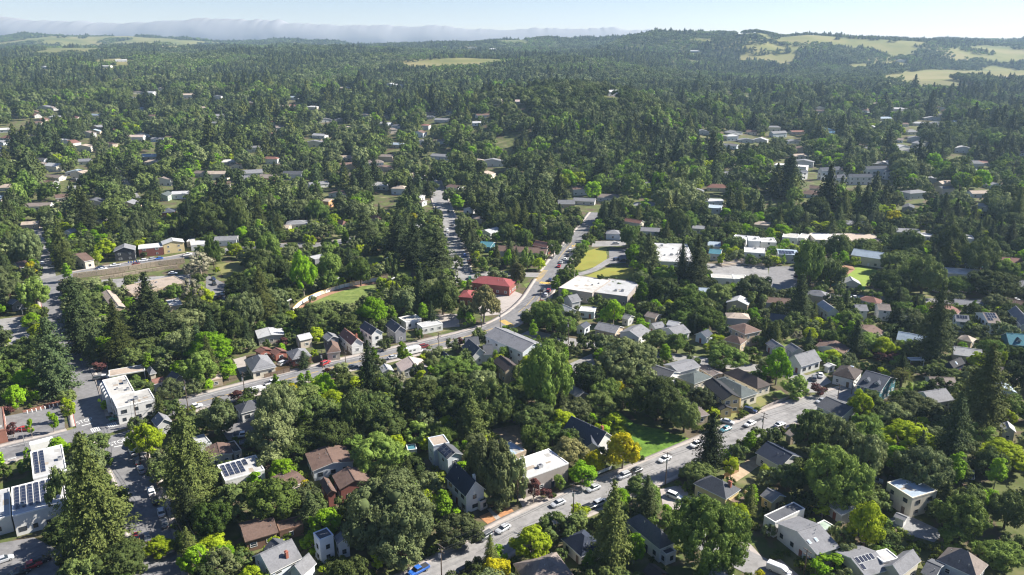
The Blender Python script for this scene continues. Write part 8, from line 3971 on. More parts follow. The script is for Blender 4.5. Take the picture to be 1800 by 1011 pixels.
def house(name, label, wallkey, blocks, kk, z0=0.0, cat=None, far=False, group=None):
    x0, y0 = blocks[0][0], blocks[0][1]
    root = empty(name, (x0, y0, z0)); tag(root, label, cat or name.replace('_', ' '), group)
    wm = WALL[wallkey]; dark = wallkey in ('white', 'bluewhite', 'cream', 'beige') and rnd.random() < .5
    best = None; bl = []
    for bi, (x, y, rot, L, W, e, kind, rise, roof) in enumerate(blocks):
        e_ = e+.02*bi
        lx, ly = x-x0, y-y0
        trim = WHITE if (kind != 'flat' and roof not in ('black', 'dkbrown') and wallkey not in ('brown', 'redbrown')) else (ROOF[roof] if kind != 'flat' else (WHITE if roof in ('white', 'offwhite') else wm))
        obj('roof', roof_mesh(kind, L, W, rise, ROOF[roof], trim), root, (lx, ly, e_), rot)
        if kk.get('open'):
            pm = MB(); pm.box((0, 0, .5), (.18, .18, 1)); pme = pm.mesh('post', [WHITE])
            nx = max(2, int(L/3)); ny = max(2, int(W/3)); ca, sa = math.cos(rot), math.sin(rot)
            for a in np.linspace(-L/2+.3, L/2-.3, nx):
                for b in (-W/2+.3, W/2-.3): obj('post', pme, root, (lx+a*ca-b*sa, ly+a*sa+b*ca, 0), rot, (1, 1, e_-.3))
            continue
        obj('wall', wall_mesh(kind, L, W, e_, rise, BRICK if (roof == 'brick') else wm), root, (lx, ly, 0), rot)
        ca, sa = math.cos(rot), math.sin(rot); o = .4 if kind != 'flat' else .05
        for nx, ny, half, ln, ang in ((0, -1, W/2-o, L-2*o, 0), (1, 0, L/2-o, W-2*o, math.pi/2), (0, 1, W/2-o, L-2*o, math.pi), (-1, 0, L/2-o, W-2*o, -math.pi/2)):
            wx, wy = nx*ca-ny*sa, nx*sa+ny*ca
            cx, cy = lx+wx*half, ly+wy*half
            if wx*(x0+cx)+wy*(y0+cy) > 8: continue       # the far side from the street view: plain
            if ln < 2.4: continue
            inside = False
            for j, (x2, y2, r2, L2, W2, *_r) in enumerate(blocks):
                if j != bi:
                    dx, dy = x0+cx-x2, y0+cy-y2; u, v = dx*math.cos(r2)+dy*math.sin(r2), -dx*math.sin(r2)+dy*math.cos(r2)
                    inside |= abs(u) < L2/2 and abs(v) < W2/2
            if inside: continue
            block_ = name == 'condo_building'; n = int(np.clip(ln/(3.0 if not far else 4.5), 1, 6 if block_ else (3 if far else 5)))
            for zc, hh in (((1.45, 1.15), (4.25, 1.2)) if (kk.get('win2') and e >= 4.8 and not block_) else ((1.8, 1.9), (5.2, 1.9)) if (block_ and e > 6) else ((min(1.75, e*.5), 1.25),)):
                for k in range(n):
                    s = (k+.5)/n*ln-ln/2+rnd.uniform(-.25, .25)
                    tx, ty = -wy, wx
                    ww = rnd.choice((1.1, 1.35, 1.7)) if ln > 4 else 1.0
                    if block_: ww *= 1.5
                    px, py = cx+tx*s+wx*.012, cy+ty*s+wy*.012
                    if best is None and zc < 3 and wx < .6 and ln > 4 and k == n//2 and not far:
                        best = 1; obj('door', DOOR[rnd.choice('wdrb')], root, (px, py, 1.08), rot+ang); continue
                    obj('window', window_mesh(not dark), root, (px, py, zc), rot+ang, (ww, 1, hh))
        bl.append((lx, ly, rot, L, W, e_, kind, rise))
    def put(nm, me, b, u, v, dz=0.0, tilt=None, scale=None):
        lx, ly, rot, L, W, e, kind, rise = b; ca, sa = math.cos(rot), math.sin(rot)
        o = obj(nm, me, root, (lx+u*ca-v*sa, ly+u*sa+v*ca, roof_z(kind, L, W, e, rise, u, v)+dz), rot, scale)
        if tilt:
            o.rotation_euler = (Matrix.Rotation(rot, 3, 'Z') @ tilt).to_euler()
        return o
    def slope(b, u, v):
        lx, ly, rot, L, W, e, kind, rise = b
        if kind == 'ga': return Matrix.Rotation(math.atan2(rise, W/2)*(-1 if v > 0 else 1), 3, 'X')
        if kind == 'gb': return Matrix.Rotation(math.atan2(rise, L/2)*(1 if u > 0 else -1), 3, 'Y')
        return Matrix.Identity(3)
    if not bl: return root
    b0 = bl[0]
    if not far and b0[6] != 'flat' and b0[3] > 5:
        for k in range(rnd.choice((1, 2, 3))): put('roof_vent', VENT, b0, rnd.uniform(-.35, .35)*b0[3], rnd.uniform(-.35, .35)*b0[4], -.08)
    if kk.get('units'):
        for k in range(kk['units']):
            b = bl[k % len(bl)]; u, v = rnd.uniform(-.36, .36)*b[3], rnd.uniform(-.36, .36)*b[4]
            if b[6] == 'flat': put('rooftop_unit', UNIT, b, u, v, -.02, None, [rnd.uniform(.6, 1.3)]*3)
            else: put('roof_vent', VENT, b, u, v, -.08)
    if not far:
        for b in bl:
            if b[6] == 'flat' and b[3] > 6 and b[4] > 5:
                for k in range(int(min(5, b[3]*b[4]/28))):
                    put('roof_patch', RPATCH[k % 2], b, rnd.uniform(-.36, .36)*b[3], rnd.uniform(-.36, .36)*b[4], .008+.004*k, None, (rnd.uniform(.6, 2.2), rnd.uniform(.5, 1.6), 1))
    if kk.get('chimney'):
        cm = MB(); cm.box((0, 0, .6), (.8, .6, 2.6)); cm.box((0, 0, 1.96), (.92, .72, .14)); cm.tube((0, 0, 2.0), (0, 0, 2.3), .14, n=6)
        u, v = (b0[3]*.32, b0[4]*.12)
        put('chimney', cm.mesh('chimney', [BRICK if kk['chimney'] == 'brick' else WHITE]), b0, u, v, -.5)
    for bi, n in kk.get('solar', ()):
        b = bl[min(bi, len(bl)-1)]; L, W = b[3], b[4]
        if b[6] == 'flat':
            cols = max(1, int((L-2)/1.75)); rows = max(1, int((W-1.5)/1.5)); c = 0
            for r_ in range(rows):
                for q in range(cols):
                    if c < n: put('solar_panel', SOLAR, b, -L/2+1.6+q*1.72, -W/2+1.2+r_*1.5, .12, Matrix.Rotation(R_(-8), 3, 'X')); c += 1
        elif b[6] == 'ga':
            sgn = -1; cols = max(1, int((L-1.2)/1.7)); rows = max(1, int((W/2-.5)/1.05)); c = 0
            for r_ in range(rows):
                for q in range(cols):
                    if c < n: v = sgn*(.8+r_*1.04); put('solar_panel', SOLAR, b, -L/2+1.4+q*1.68, v, .05, slope(b, 0, v)); c += 1
        else:
            rows = max(1, int((L/2-.6)/1.7)); cols = max(1, int((W-1.2)/1.04)); c = 0
            for r_ in range(rows):
                for q in range(cols):
                    if c < n: u = .95+r_*1.68; put('solar_panel', SOLAR, b, u, -W/2+1.2+q*1.03, .05, slope(b, u, 0)); c += 1
    for k in range(kk.get('sky', 0)):
        u, v = (b0[3]*.25, -b0[4]*(.1+.3*k)) if b0[6] == 'gb' else (b0[3]*(.1+.25*k), b0[4]*.2)
        put('skylight', SKYL, b0, u, v, .02, slope(b0, u, v))
    for k in range(kk.get('dorm', 0)):
        L, W, e, rise = b0[3], b0[4], b0[5], b0[7]; u = (k-.5)*L*.42
        dm = MB(); dm.prism([(-.8, 0), (.8, 0), (.8, 1.2), (0, 1.9), (-.8, 1.2)], -.9, .9, 0); dm.prism([(-1.1, 1.0), (0, 2.0), (1.1, 1.0), (1.1, .86), (0, 1.85), (-1.1, .86)][::-1], -1.15, .9, 1)
        m2 = dm.mesh('dormer', [WHITE, ROOF['slate']])
        ca, sa = math.cos(b0[2]), math.sin(b0[2]); v = -W*.27
        d = obj('dormer', m2, root, (b0[0]+u*ca-v*sa, b0[1]+u*sa+v*ca, e+.35), b0[2]+math.pi/2)
        obj('window', window_mesh(True), d, (-.92, 0, .75), -math.pi/2, (1.0, 1, 1.0))
    if kk.get('deck'):
        x, y, rot, L, W = kk['deck']; dx, dy = x-x0, y-y0
        fm = MB(); fm.box((0, 0, 2.5), (L, W, .22)); fm.build('deck', [WOODM], root, (dx, dy, 0), rot)
        for sx, sy, a, b in ((0, -W/2, L, .1), (L/2, 0, .1, W), (0, W/2, L, .1)):
            rm = MB(); rm.box((sx, sy, 3.15), (a, b, 1.0)); rm.build('deck_railing', [WALL['yellow']], root, (dx, dy, 0), rot)
        for sx in (-.45, .45):
            for sy in (-.45, .45): pm = MB(); pm.box((sx*L, sy*W, 1.2), (.2, .2, 2.4)); pm.build('deck_post', [WHITE], root, (dx, dy, 0), rot)
    if kk.get('bays'):
        b = bl[0]; L, W = b[3], b[4]
        for k in range(5):
            bm = MB(); bm.v = [(-1.2, 0, .1), (1.2, 0, .1), (1.2, -1.3, .1), (-1.2, 0, 6.3), (1.2, 0, 6.3), (1.2, -1.3, 6.3)]; bm.f = [[0, 2, 1], [3, 4, 5], [0, 1, 4, 3], [1, 2, 5, 4], [2, 0, 3, 5]]; bm.m = [0]*5
            lx, ly, rot = b[0], b[1], b[2]; ca, sa = math.cos(rot), math.sin(rot); u = -L/2+1.6+k*(L-2)/5; v = -W/2+.04
            obj('bay', bm.mesh('bay', [WALL['white']]), root, (lx+u*ca-v*sa, ly+u*sa+v*ca, 0), rot)
    return root

for nm, label, ref, wall, blocks, kk in HOUSES:
    house(nm, label, wall, blocks, kk, gz(blocks[0][0], blocks[0][1]), far=blocks[0][1] > 380)

# ---- what stands where, in words: each label names the landmark beside it
MARKS = [(h[2], *to_pixel(h[4][0][0], h[4][0][1], 3)) for h in HOUSES]
MX = np.array([m[1] for m in MARKS]); MY = np.array([m[2] for m in MARKS])
ORDER = ['', 'second nearest', 'third nearest', 'fourth nearest', 'fifth nearest', 'sixth nearest', 'seventh nearest', 'eighth nearest', 'ninth nearest', 'tenth nearest', 'eleventh nearest', 'twelfth nearest']
def name_all(rows_):
    """rows (x, y, words): words + where it stands from the nearest landmark; ties are told apart by nearness"""
    said = {}; out = [None]*len(rows_)
    for i, (x, y, w) in enumerate(rows_):
        u, v = to_pixel(x, y, 2); j = int(np.argmin((MX-u)**2+((MY-v)*1.3)**2)); dx, dy = u-MX[j], v-MY[j]
        rel = ('right of' if dx > 0 else 'left of') if abs(dx) > 1.6*abs(dy) else ('in front of' if dy > 0 else 'behind')
        said.setdefault(f'{w} {rel} {MARKS[j][0]}'.replace('  ', ' '), []).append((math.hypot(dx, dy), i))
    for s, l in said.items():
        l.sort()
        for n, (d, i) in enumerate(l): out[i] = (ORDER[min(n, 11)]+' '+s).strip()
    return out
HUE = {'gray': 'grey', 'ltgray': 'pale grey', 'bluegray': 'blue-grey', 'graybrown': 'grey-brown', 'redbrown': 'red-brown', 'bluewhite': 'bluish', 'pink': 'pinkish'}
hr = random.Random(4); fh = list(FAR_HOUSES)
for x, y, L, W in MORE_HOUSES:
    fh.append((x, y, gz(x, y)-.3, hr.uniform(-.6, .6), L, W, hr.choice((3.2, 3.4, 3.6, 5.4)), hr.choice(('ga', 'ga', 'gb', 'hip')), hr.uniform(1.4, 2.6), hr.choice(('gray', 'ltgray', 'graybrown', 'brown', 'redbrown', 'tan', 'dkgray', 'bluegray', 'gray', 'gray', 'brown')), hr.choice(('white', 'cream', 'bluewhite', 'tan', 'beige', 'ltgray'))))
fl = name_all([(h[0], h[1], f"{'far' if h[1] > 420 else 'small'} {HUE.get(h[10], h[10])} house, {HUE.get(h[9], h[9])} roof,") for h in fh])
for (x, y, z, rz, L, W, e, kind, rise, roof, wall), label in zip(fh, fl):
    near = y < 420
    house('house' if near else 'far_house', label, wall, [(x, y, rz-.45*near, L, W, e, kind, rise, roof)], {}, z, 'house', not near, 'houses among the garden trees' if near else 'houses scattered through the distant woods')
# ------------------------------------------------------------------ walls, fences, small structures
def along(pl, step):
    p = np.array(pl, float); s = np.r_[0, np.cumsum(np.linalg.norm(np.diff(p, axis=0), axis=1))]
    n = max(1, round(s[-1]/step)); u = np.linspace(0, s[-1], n+1)
    return np.stack([np.interp(u, s, p[:, 0]), np.interp(u, s, p[:, 1])], 1)

STONE = paint('rubble_stone', (.31, .255, .19), .95, .3, 2.5, bump=.4)
def stone_wall(pl, h, label):
    root = empty('retaining_wall', (pl[0][0], pl[0][1], 0)); tag(root, label, 'wall')
    p = along(pl, 2.2)
    for i in range(len(p)-1):
        a, b = p[i], p[i+1]; d = b-a; L = np.linalg.norm(d); c = (a+b)/2; rz = math.atan2(d[1], d[0])
        for r in range(3):
            mb = MB(); mb.box((0, 0, 0), (L-.05-.1*rnd.random(), .55+.14*rnd.random(), h/3-.05), m=0)
            o = mb.build('stone', [STONE], root, (c[0]-pl[0][0]+rnd.uniform(-.1, .1), c[1]-pl[0][1], h/6+r*h/3), rz)
    return root
stone_wall(STONE_WALL, 3.0, 'brown stone retaining wall below the upper street')
stone_wall(STONE_WALL_LOW, 1.7, 'lower stone terrace wall below the upper street wall')

FM = {'w': WHITE, 'h': FENCEW, 's': CONC, 'b': WOODM, 'g': paint('green_netting', (.03, .16, .11), .8, .1)}
for label, k, pl in FENCES:
    root = empty('fence' if k != 's' else 'garden_wall', (pl[0][0], pl[0][1], 0)); tag(root, label, 'fence' if k != 's' else 'wall')
    p = along(pl, 2.4); h = 1.0 if k in 'ws' else 1.8
    bm_ = MB(); bm_.box((0, 0, 0), (.36, .05, h-.12)); bme = bm_.mesh('board', [FM[k]])
    pm = MB(); pm.box((0, 0, (h+.1)/2), (.12, .12, h+.1)); pme = pm.mesh('post', [FM[k]])
    for i in range(len(p)):
        q = p[i]-p[0]; obj('post', pme, root, (q[0], q[1], 0))
        if i+1 < len(p):
            d = p[i+1]-p[i]; L = np.linalg.norm(d); rz = math.atan2(d[1], d[0]); n = 6 if k not in 'sg' else 1
            if n == 1:
                mb = MB(); mb.box((0, 0, h/2), (L-.14, .16 if k == 's' else .04, h-.02)); mb.build('panel', [FM[k]], root, (q[0]+d[0]/2, q[1]+d[1]/2, 0), rz)
            else:
                for j in range(n): t = (j+.5)/n; obj('board', bme, root, (q[0]+d[0]*t, q[1]+d[1]*t, h/2+.02*rnd.random()), rz)

# outfield fence with painted panels and a yellow top rail
root = empty('outfield_fence', (*OUTFIELD[0], 0)); tag(root, 'curved white-panelled outfield fence with yellow top rail round the ball field', 'fence')
p = along(OUTFIELD, 3.0); pcol = [paint('panel_white', (.72, .70, .66), .6, .05), paint('panel_blue', (.12, .2, .38), .6, .1), paint('panel_grey', (.45, .47, .5), .6, .05), paint('panel_cream', (.66, .58, .42), .6, .05)]
for i in range(len(p)-1):
    d = p[i+1]-p[i]; L = np.linalg.norm(d); c = (p[i]+p[i+1])/2-p[0]; rz = math.atan2(d[1], d[0])
    mb = MB(); mb.box((0, 0, 1.0), (L-.25, .12, 1.9)); mb.build('panel', [pcol[0 if i % 3 else rnd.choice((1, 2, 3, 3))]], root, (c[0], c[1], 0), rz)
    mb = MB(); mb.box((0, 0, 2.05), (L-.01, .2, .16)); mb.build('top_rail', [YELLOWP], root, (c[0], c[1], 0), rz)
    mb = MB(); mb.box((0, 0, 1.1), (.14, .2, 2.2)); mb.build('post', [METAL], root, tuple(p[i]-p[0])+(0,), rz)
a_, b_ = strip(along(OUTFIELD, 3.0), 3.4, 0, -2.2)
tag(strip_mesh('warning_track', a_, b_, .012, GROUND['dirt']), 'brown dirt track along the outfield fence', kind='structure')

for i, (x, y) in enumerate(BOLLARDS):
    mb = MB(); mb.tube((0, 0, 0), (0, 0, 1.0), .17, n=8); mb.tube((0, 0, 1.0), (0, 0, 1.08), .19, .08, n=8)
    o = mb.build('bollard', [WHITE], None, (x, y, 0)); n_ = ['first', 'second', 'third', 'fourth', 'fifth', 'sixth', 'seventh', 'eighth'][i]
    tag(o, f'{n_} white bollard from the brown shop along the red mulch bed', 'bollard', 'bollards along the corner lot')

root = empty('seat_steps', (*SEAT_STEPS[0], 0)); tag(root, 'stepped pale concrete seating terraces above the school yard', 'seating')
for r in range(5):
    off = np.array([-.25, 1.0])*r*1.1
    for a, b in zip(SEAT_STEPS[:-1], SEAT_STEPS[1:]):
        a2, b2 = np.array(a)+off, np.array(b)+off; d = b2-a2; L = np.linalg.norm(d); c = (a2+b2)/2-np.array(SEAT_STEPS[0])
        mb = MB(); mb.box((0, 0, .25+.22*r), (L, .95, .5+.44*r)); mb.build('step', [paint('step_wood', (.42, .34, .26), .9, .15, 1.5) if r % 2 else CONC], root, (c[0], c[1], 0), math.atan2(d[1], d[0]))

for (x, y), lb in zip(SCHOOL_SIGNS, ('fluorescent yellow-green pentagon sign beside the white sawtooth office', 'fluorescent yellow-green sign at the end of the corner street')):
    root = empty('road_sign', (x, y, 0)); tag(root, lb, 'road sign')
    mb = MB(); mb.tube((0, 0, 0), (0, 0, 3.0), .05); mb.build('post', [METAL], root)
    mb = MB(); mb.prism([(-.55, 2.0), (.55, 2.0), (.55, 2.7), (0, 3.2), (-.55, 2.7)], -.03, .03); mb.build('sign_panel', [paint('fluorescent_sign', (.55, .75, .03), .5, .05)], root, (-.06, -.06, 0), math.pi/2)

# playground by the park pavilion
root = empty('play_structure', (-83.5, 391.0, 0)); tag(root, 'orange and blue playground structure between bright park trees', 'playground')
mb = MB(); mb.box((0, 0, 1.6), (4, 4, .2)); mb.build('platform', [ORANGEW], root)
for sx in (-1.9, 1.9):
    for sy in (-1.9, 1.9): mb = MB(); mb.box((sx, sy, 2), (.2, .2, 4)); mb.build('post', [paint('play_blue', (.04, .16, .45), .5)], root)
mb = MB(); mb.prism([(-2.4, 3.6), (0, 5.0), (2.4, 3.6), (2.4, 3.45), (0, 4.85), (-2.4, 3.45)][::-1], -2.4, 2.4); mb.build('roof', [ORANGEW], root)
mb = MB(); mb.prism([(-.5, 1.6), (.5, 1.6), (.5, 1.75), (-.5, 1.75)], 2.0, 2.2); mb.poly([(2, -.5, 1.7), (5.5, -.5, .2), (5.5, .5, .2), (2, .5, 1.7)]); mb.build('slide', [paint('slide_blue', (.05, .2, .5), .4)], root)

# refuse bins along the upper street
for i in range(6):
    mb = MB(); mb.box((0, 0, .55), (.6, .7, 1.0), top=1.0, m=0); mb.box((0, 0, 1.09), (.66, .76, .08), m=1)
    o = mb.build('wheelie_bin', [paint('bin_blue', (.03, .09, .3), .5), DARK], None, (-217.5+i*1.15, 419.0+i*.75, .05), .6)
    tag(o, ['first', 'second', 'third', 'fourth', 'fifth', 'sixth'][i]+' blue wheeled bin from the charcoal house garage end of the row', 'bin', 'blue bins lined up on the upper street')

# ------------------------------------------------------------------ poles and wires
POLEW = paint('pole_wood', (.115, .085, .065), .85, .2, 3)
tops = []
for t, x, y, h, label in POLES:
    z = gz(x, y)
    if t == 'w':
        root = empty('utility_pole', (x, y, z), rnd.uniform(-.5, .5)+.7); tag(root, label, 'utility pole', 'wooden utility poles')
        mb = MB(); mb.tube((0, 0, 0), (0, 0, h), .17, .11, 7); mb.build('shaft', [POLEW], root)
        for zz, w in ((h-.4, 2.6), (h-1.7, 2.2)):
            mb = MB(); mb.box((.14, 0, zz), (.12, w, .14)); c = mb.build('crossarm', [POLEW], root)
            for k in (-.46, -.2, .2, .46): mb = MB(); mb.tube((.14, w*k, zz+.07), (.14, w*k, zz+.25), .05, n=5); mb.build('insulator', [METAL], c)
        if rnd.random() < .6: mb = MB(); mb.tube((-.38, 0, h-3.2), (-.38, 0, h-2.1), .28, n=9); mb.build('transformer', [METAL], root)
    elif t == 'l':
        root = empty('street_lamp', (x, y, z), -.2); tag(root, label, 'street lamp')
        mb = MB(); mb.tube((0, 0, 0), (0, 0, h-.6), .12, .07, 8); mb.build('shaft', [METAL], root)
        mb = MB(); mb.tube((0, 0, h-.6), (1.0, 0, h-.1), .05, n=6); mb.tube((1.0, 0, h-.1), (2.0, 0, h), .05, n=6); mb.build('arm', [METAL], root)
        mb = MB(); mb.box((2.3, 0, h), (.8, .3, .14)); mb.build('lamp_head', [METAL], root)
    else:
        root = empty('floodlight_pole', (x, y, z), -.4); tag(root, label, 'floodlight')
        mb = MB(); mb.tube((0, 0, 0), (0, 0, h), .16, .1, 8); mb.build('shaft', [METAL], root)
        mb = MB(); mb.box((0, 0, h), (.12, 3, .12)); mb.build('crossarm', [METAL], root)
        for k in (-1.2, -.4, .4, 1.2): mb = MB(); mb.tube((-.1, k, h+.25), (.35, k, h+.1), .28, n=8); mb.build('floodlight', [WHITE], root)
    tops.append((x, y, z+h, root))
ends = set()
WIRE = paint('wire', (.03, .03, .032), .6)
for a, b in WIRES:
    A, B = tops[a], tops[b]; lo = POLES[a][4].replace('wooden utility pole with crossarms ', '')
    if lo in ends: lo = POLES[b][4].replace('wooden utility pole with crossarms ', '')
    ends.add(lo); d = np.array([B[0]-A[0], B[1]-A[1]]); L = np.linalg.norm(d); n = np.array([-d[1], d[0]])/L
    for o_, dz, nm in ((-1.1, -.2, 'near-side'), (0.9, -.2, 'far-side'), (.15, -1.9, 'lower')):
        mb = MB(); pts = []
        for k in range(9):
            t = k/8; sag = 4*t*(1-t)*L*.018; pts.append((A[0]+d[0]*t+n[0]*o_, A[1]+d[1]*t+n[1]*o_, (A[2]+dz)*(1-t)+(B[2]+dz)*t-sag))
        for p_, q_ in zip(pts[:-1], pts[1:]): mb.tube(p_, q_, .035, n=3)
        tag(mb.build('power_line', [WIRE]), f'{nm} power wire ending {lo}', 'wire', 'power wires between the poles')

# ------------------------------------------------------------------ vehicles
PAINT = {k: paint('car_'+k, c, .28, .03, 1, .6) for k, c in [('silver', (.42, .43, .45)), ('white', (.72, .72, .72)), ('black', (.018, .018, .02)), ('navy', (.025, .04, .10)), ('gray', (.12, .125, .135)), ('ltgray', (.5, .5, .5)),
    ('red', (.38, .03, .03)), ('dkred', (.18, .025, .025)), ('blue', (.03, .13, .48)), ('teal', (.06, .2, .24)), ('green', (.03, .17, .09)), ('brown', (.16, .11, .08))]}
TYRE = paint('tyre', (.02, .02, .02), .9); LAMPW = paint('headlamp', (.7, .7, .68), .15); LAMPR = paint('tail_lamp', (.35, .02, .02), .2)
mb = MB(); mb.tube((0, -.11, 0), (0, .11, 0), .33, n=14, m=0); mb.tube((0, -.12, 0), (0, .12, 0), .2, n=10, m=1); WHEEL = mb.mesh('wheel', [TYRE, METAL])
def loft(mb, secs, m=0):
    """secs: (x, zlo, zhi, halfwidth, shoulder) hull of chamfered sections"""
    rings = []
    for x, zl, zh, w, s in secs:
        b = len(mb.v); mb.v += [(x, -w*.92, zl), (x, -w, zl+.18), (x, -w, zh-s), (x, -w*.86, zh), (x, w*.86, zh), (x, w, zh-s), (x, w, zl+.18), (x, w*.92, zl)]; rings.append(b)
    for a, b in zip(rings[:-1], rings[1:]):
        for i in range(8): j = (i+1) % 8; mb.f.append([a+i, a+j, b+j, b+i]); mb.m.append(m)
    mb.f.append([rings[0]+i for i in reversed(range(8))]); mb.m.append(m); mb.f.append([rings[-1]+i for i in range(8)]); mb.m.append(m)
def frustum(mb, x0, x1, X0, X1, w, W, z0, z1, m=0):
    b = len(mb.v); mb.v += [(x0, -w, z0), (x1, -w, z0), (x1, w, z0), (x0, w, z0), (X0, -W, z1), (X1, -W, z1), (X1, W, z1), (X0, W, z1)]
    for q in ((3, 2, 1, 0), (4, 5, 6, 7), (0, 1, 5, 4), (1, 2, 6, 5), (2, 3, 7, 6), (3, 0, 4, 7)): mb.f.append([b+i for i in q]); mb.m.append(m)
CAR = {}
def car_parts(ty):
    """(name, mesh, offset, painted) list; x forward"""
    if ty in CAR: return CAR[ty]
    pm = PAINT['white']; out = []; L = {'sedan': 4.6, 'suv': 4.6, 'pickup': 5.4, 'van': 5.6, 'motorhome': 7.2, 'truck': 8.5}[ty]; h = L/2; b = MB(); g = MB(); r = MB()
    hw = .91 if ty in ('sedan', 'suv') else 1.0
    if ty == 'sedan':
        loft(b, [(-h, .38, .78, .74, .08), (-h+.18, .26, .95, .86, .08), (-1.2, .2, 1.0, .91, .1), (.9, .2, .98, .91, .1), (h-.35, .24, .82, .85, .1), (h, .36, .64, .70, .06)])
        frustum(g, -1.75, 1.1, -1.05, .35, .80, .62, .96, 1.42); frustum(r, -1.1, .4, -1.0, .3, .64, .58, 1.42, 1.47)
    elif ty == 'suv':
        loft(b, [(-h, .4, 1.0, .8, .08), (-h+.15, .28, 1.1, .88, .08), (-1.0, .24, 1.1, .92, .1), (1.0, .24, 1.08, .92, .1), (h-.3, .28, .98, .87, .1), (h, .4, .8, .74, .06)])
        frustum(g, -2.12, 1.15, -1.85, .55, .82, .68, 1.06, 1.62); frustum(r, -1.9, .6, -1.8, .5, .70, .64, 1.62, 1.68)
    elif ty == 'pickup':
        loft(b, [(-h, .5, 1.02, .9, .05), (-h+.1, .4, 1.05, .95, .05), (-.4, .36, 1.05, .96, .08), (1.2, .36, 1.1, .96, .1), (h-.3, .4, 1.02, .92, .1), (h, .5, .9, .82, .06)])
        frustum(g, -.6, 1.45, -.45, .9, .86, .72, 1.04, 1.66); frustum(r, -.5, .95, -.42, .85, .74, .68, 1.66, 1.72)
        q = MB(); q.box((-1.7, 0, 1.06), (1.75, 1.6, .05)); out.append(('cargo_bed', q.mesh('cargo_bed', [DARK]), (0, 0, 0), False))
    elif ty == 'van':
        loft(b, [(-h, .4, 1.9, .92, .15), (-h+.1, .3, 2.05, .98, .18), (.9, .3, 2.05, .98, .2), (1.6, .3, 1.75, .98, .2), (2.1, .3, 1.15, .96, .12), (h, .4, .95, .86, .08)])
        frustum(g, .95, 2.08, .95, 1.55, .99, .90, 1.2, 1.72); frustum(r, -2.5, .7, -2.4, .6, .8, .7, 2.05, 2.09)
    elif ty == 'motorhome':
        loft(b, [(-h, .5, 2.9, 1.1, .15), (-h+.1, .4, 3.0, 1.15, .15), (1.6, .4, 3.0, 1.15, .15), (2.6, .4, 2.7, 1.12, .2), (2.75, .4, 1.3, 1.05, .1), (h, .5, 1.1, .95, .08)])
        frustum(g, 1.3, 2.95, 1.3, 2.72, 1.13, 1.1, 1.3, 1.9); frustum(r, -2.2, -1.2, -2.1, -1.3, .5, .4, 3.0, 3.2)
        q = MB(); [q.box((x, 0, 1.9), (1.0, 2.33, .6)) for x in (-2.2, -.4)]; out.append(('side_window', q.mesh('side_window', [GLASS]), (0, 0, 0), False))
    else:
        loft(b, [(h-2.2, .5, 2.2, 1.1, .15), (h-1.2, .5, 2.2, 1.1, .2), (h-.7, .5, 1.4, 1.05, .15), (h, .6, 1.2, .95, .1)])
        frustum(g, h-1.9, h-.65, h-1.8, h-1.15, 1.11, 1.0, 1.35, 2.0); frustum(r, h-2.1, h-1.3, h-2.0, h-1.4, .9, .8, 2.2, 2.26)
        q = MB(); q.box((-1.1, 0, 1.95), (6.2, 2.4, 2.5)); out.append(('cargo_box', q.mesh('cargo_box', [WHITE]), (0, 0, 0), False))
    out += [('body', b.mesh('body', [pm]), (0, 0, 0), True), ('windows' if False else 'window_band', g.mesh('window_band', [GLASS]), (0, 0, 0), False), ('roof_panel', r.mesh('roof_panel', [pm]), (0, 0, 0), True)]
    for x in (-h*.60, h*.62):
        for y in (-hw+.1, hw-.1): out.append(('wheel', WHEEL, (x, y, .33), False))
    q = MB(); q.box((0, 0, 0), (.1, .32, .14)); hl = q.mesh('headlight', [LAMPW]); q = MB(); q.box((0, 0, 0), (.1, .26, .16)); tl = q.mesh('tail_light', [LAMPR])
    hz_ = .62 if ty == 'sedan' else .85
    for y in (-.55, .55): out.append(('headlight', hl, (h-.06, y*hw, hz_), False)); out.append(('tail_light', tl, (-h+.03, y*hw*1.1, hz_+.08), False))
    CAR[ty] = out; return out
for nm, ty, col, x, y, h, label in CARS:
    root = empty(nm, (x, y, gz(x, y)+.06), h); tag(root, label, {'parked_car': 'car', 'pickup_truck': 'pickup truck', 'delivery_van': 'van', 'motorhome': 'motorhome', 'box_truck': 'truck'}[nm], 'cars and trucks parked along the streets')
    for pn, me, off, painted in car_parts(ty): obj(pn, me, root, off, 0, None, PAINT[col] if painted else None)

# ------------------------------------------------------------------ trees
g_ = np.random.default_rng(5)
ICO = None
def ico():
    global ICO
    if ICO is None:
        t = (1+5**.5)/2
        v = np.array([(-1, t, 0), (1, t, 0), (-1, -t, 0), (1, -t, 0), (0, -1, t), (0, 1, t), (0, -1, -t), (0, 1, -t), (t, 0, -1), (t, 0, 1), (-t, 0, -1), (-t, 0, 1)], float); v /= np.linalg.norm(v[0])
        f = np.array([(0, 11, 5), (0, 5, 1), (0, 1, 7), (0, 7, 10), (0, 10, 11), (1, 5, 9), (5, 11, 4), (11, 10, 2), (10, 7, 6), (7, 1, 8), (3, 9, 4), (3, 4, 2), (3, 2, 6), (3, 6, 8), (3, 8, 9), (4, 9, 5), (2, 4, 11), (6, 2, 10), (8, 6, 7), (9, 8, 1)])
        ICO = (v, f)
    return ICO

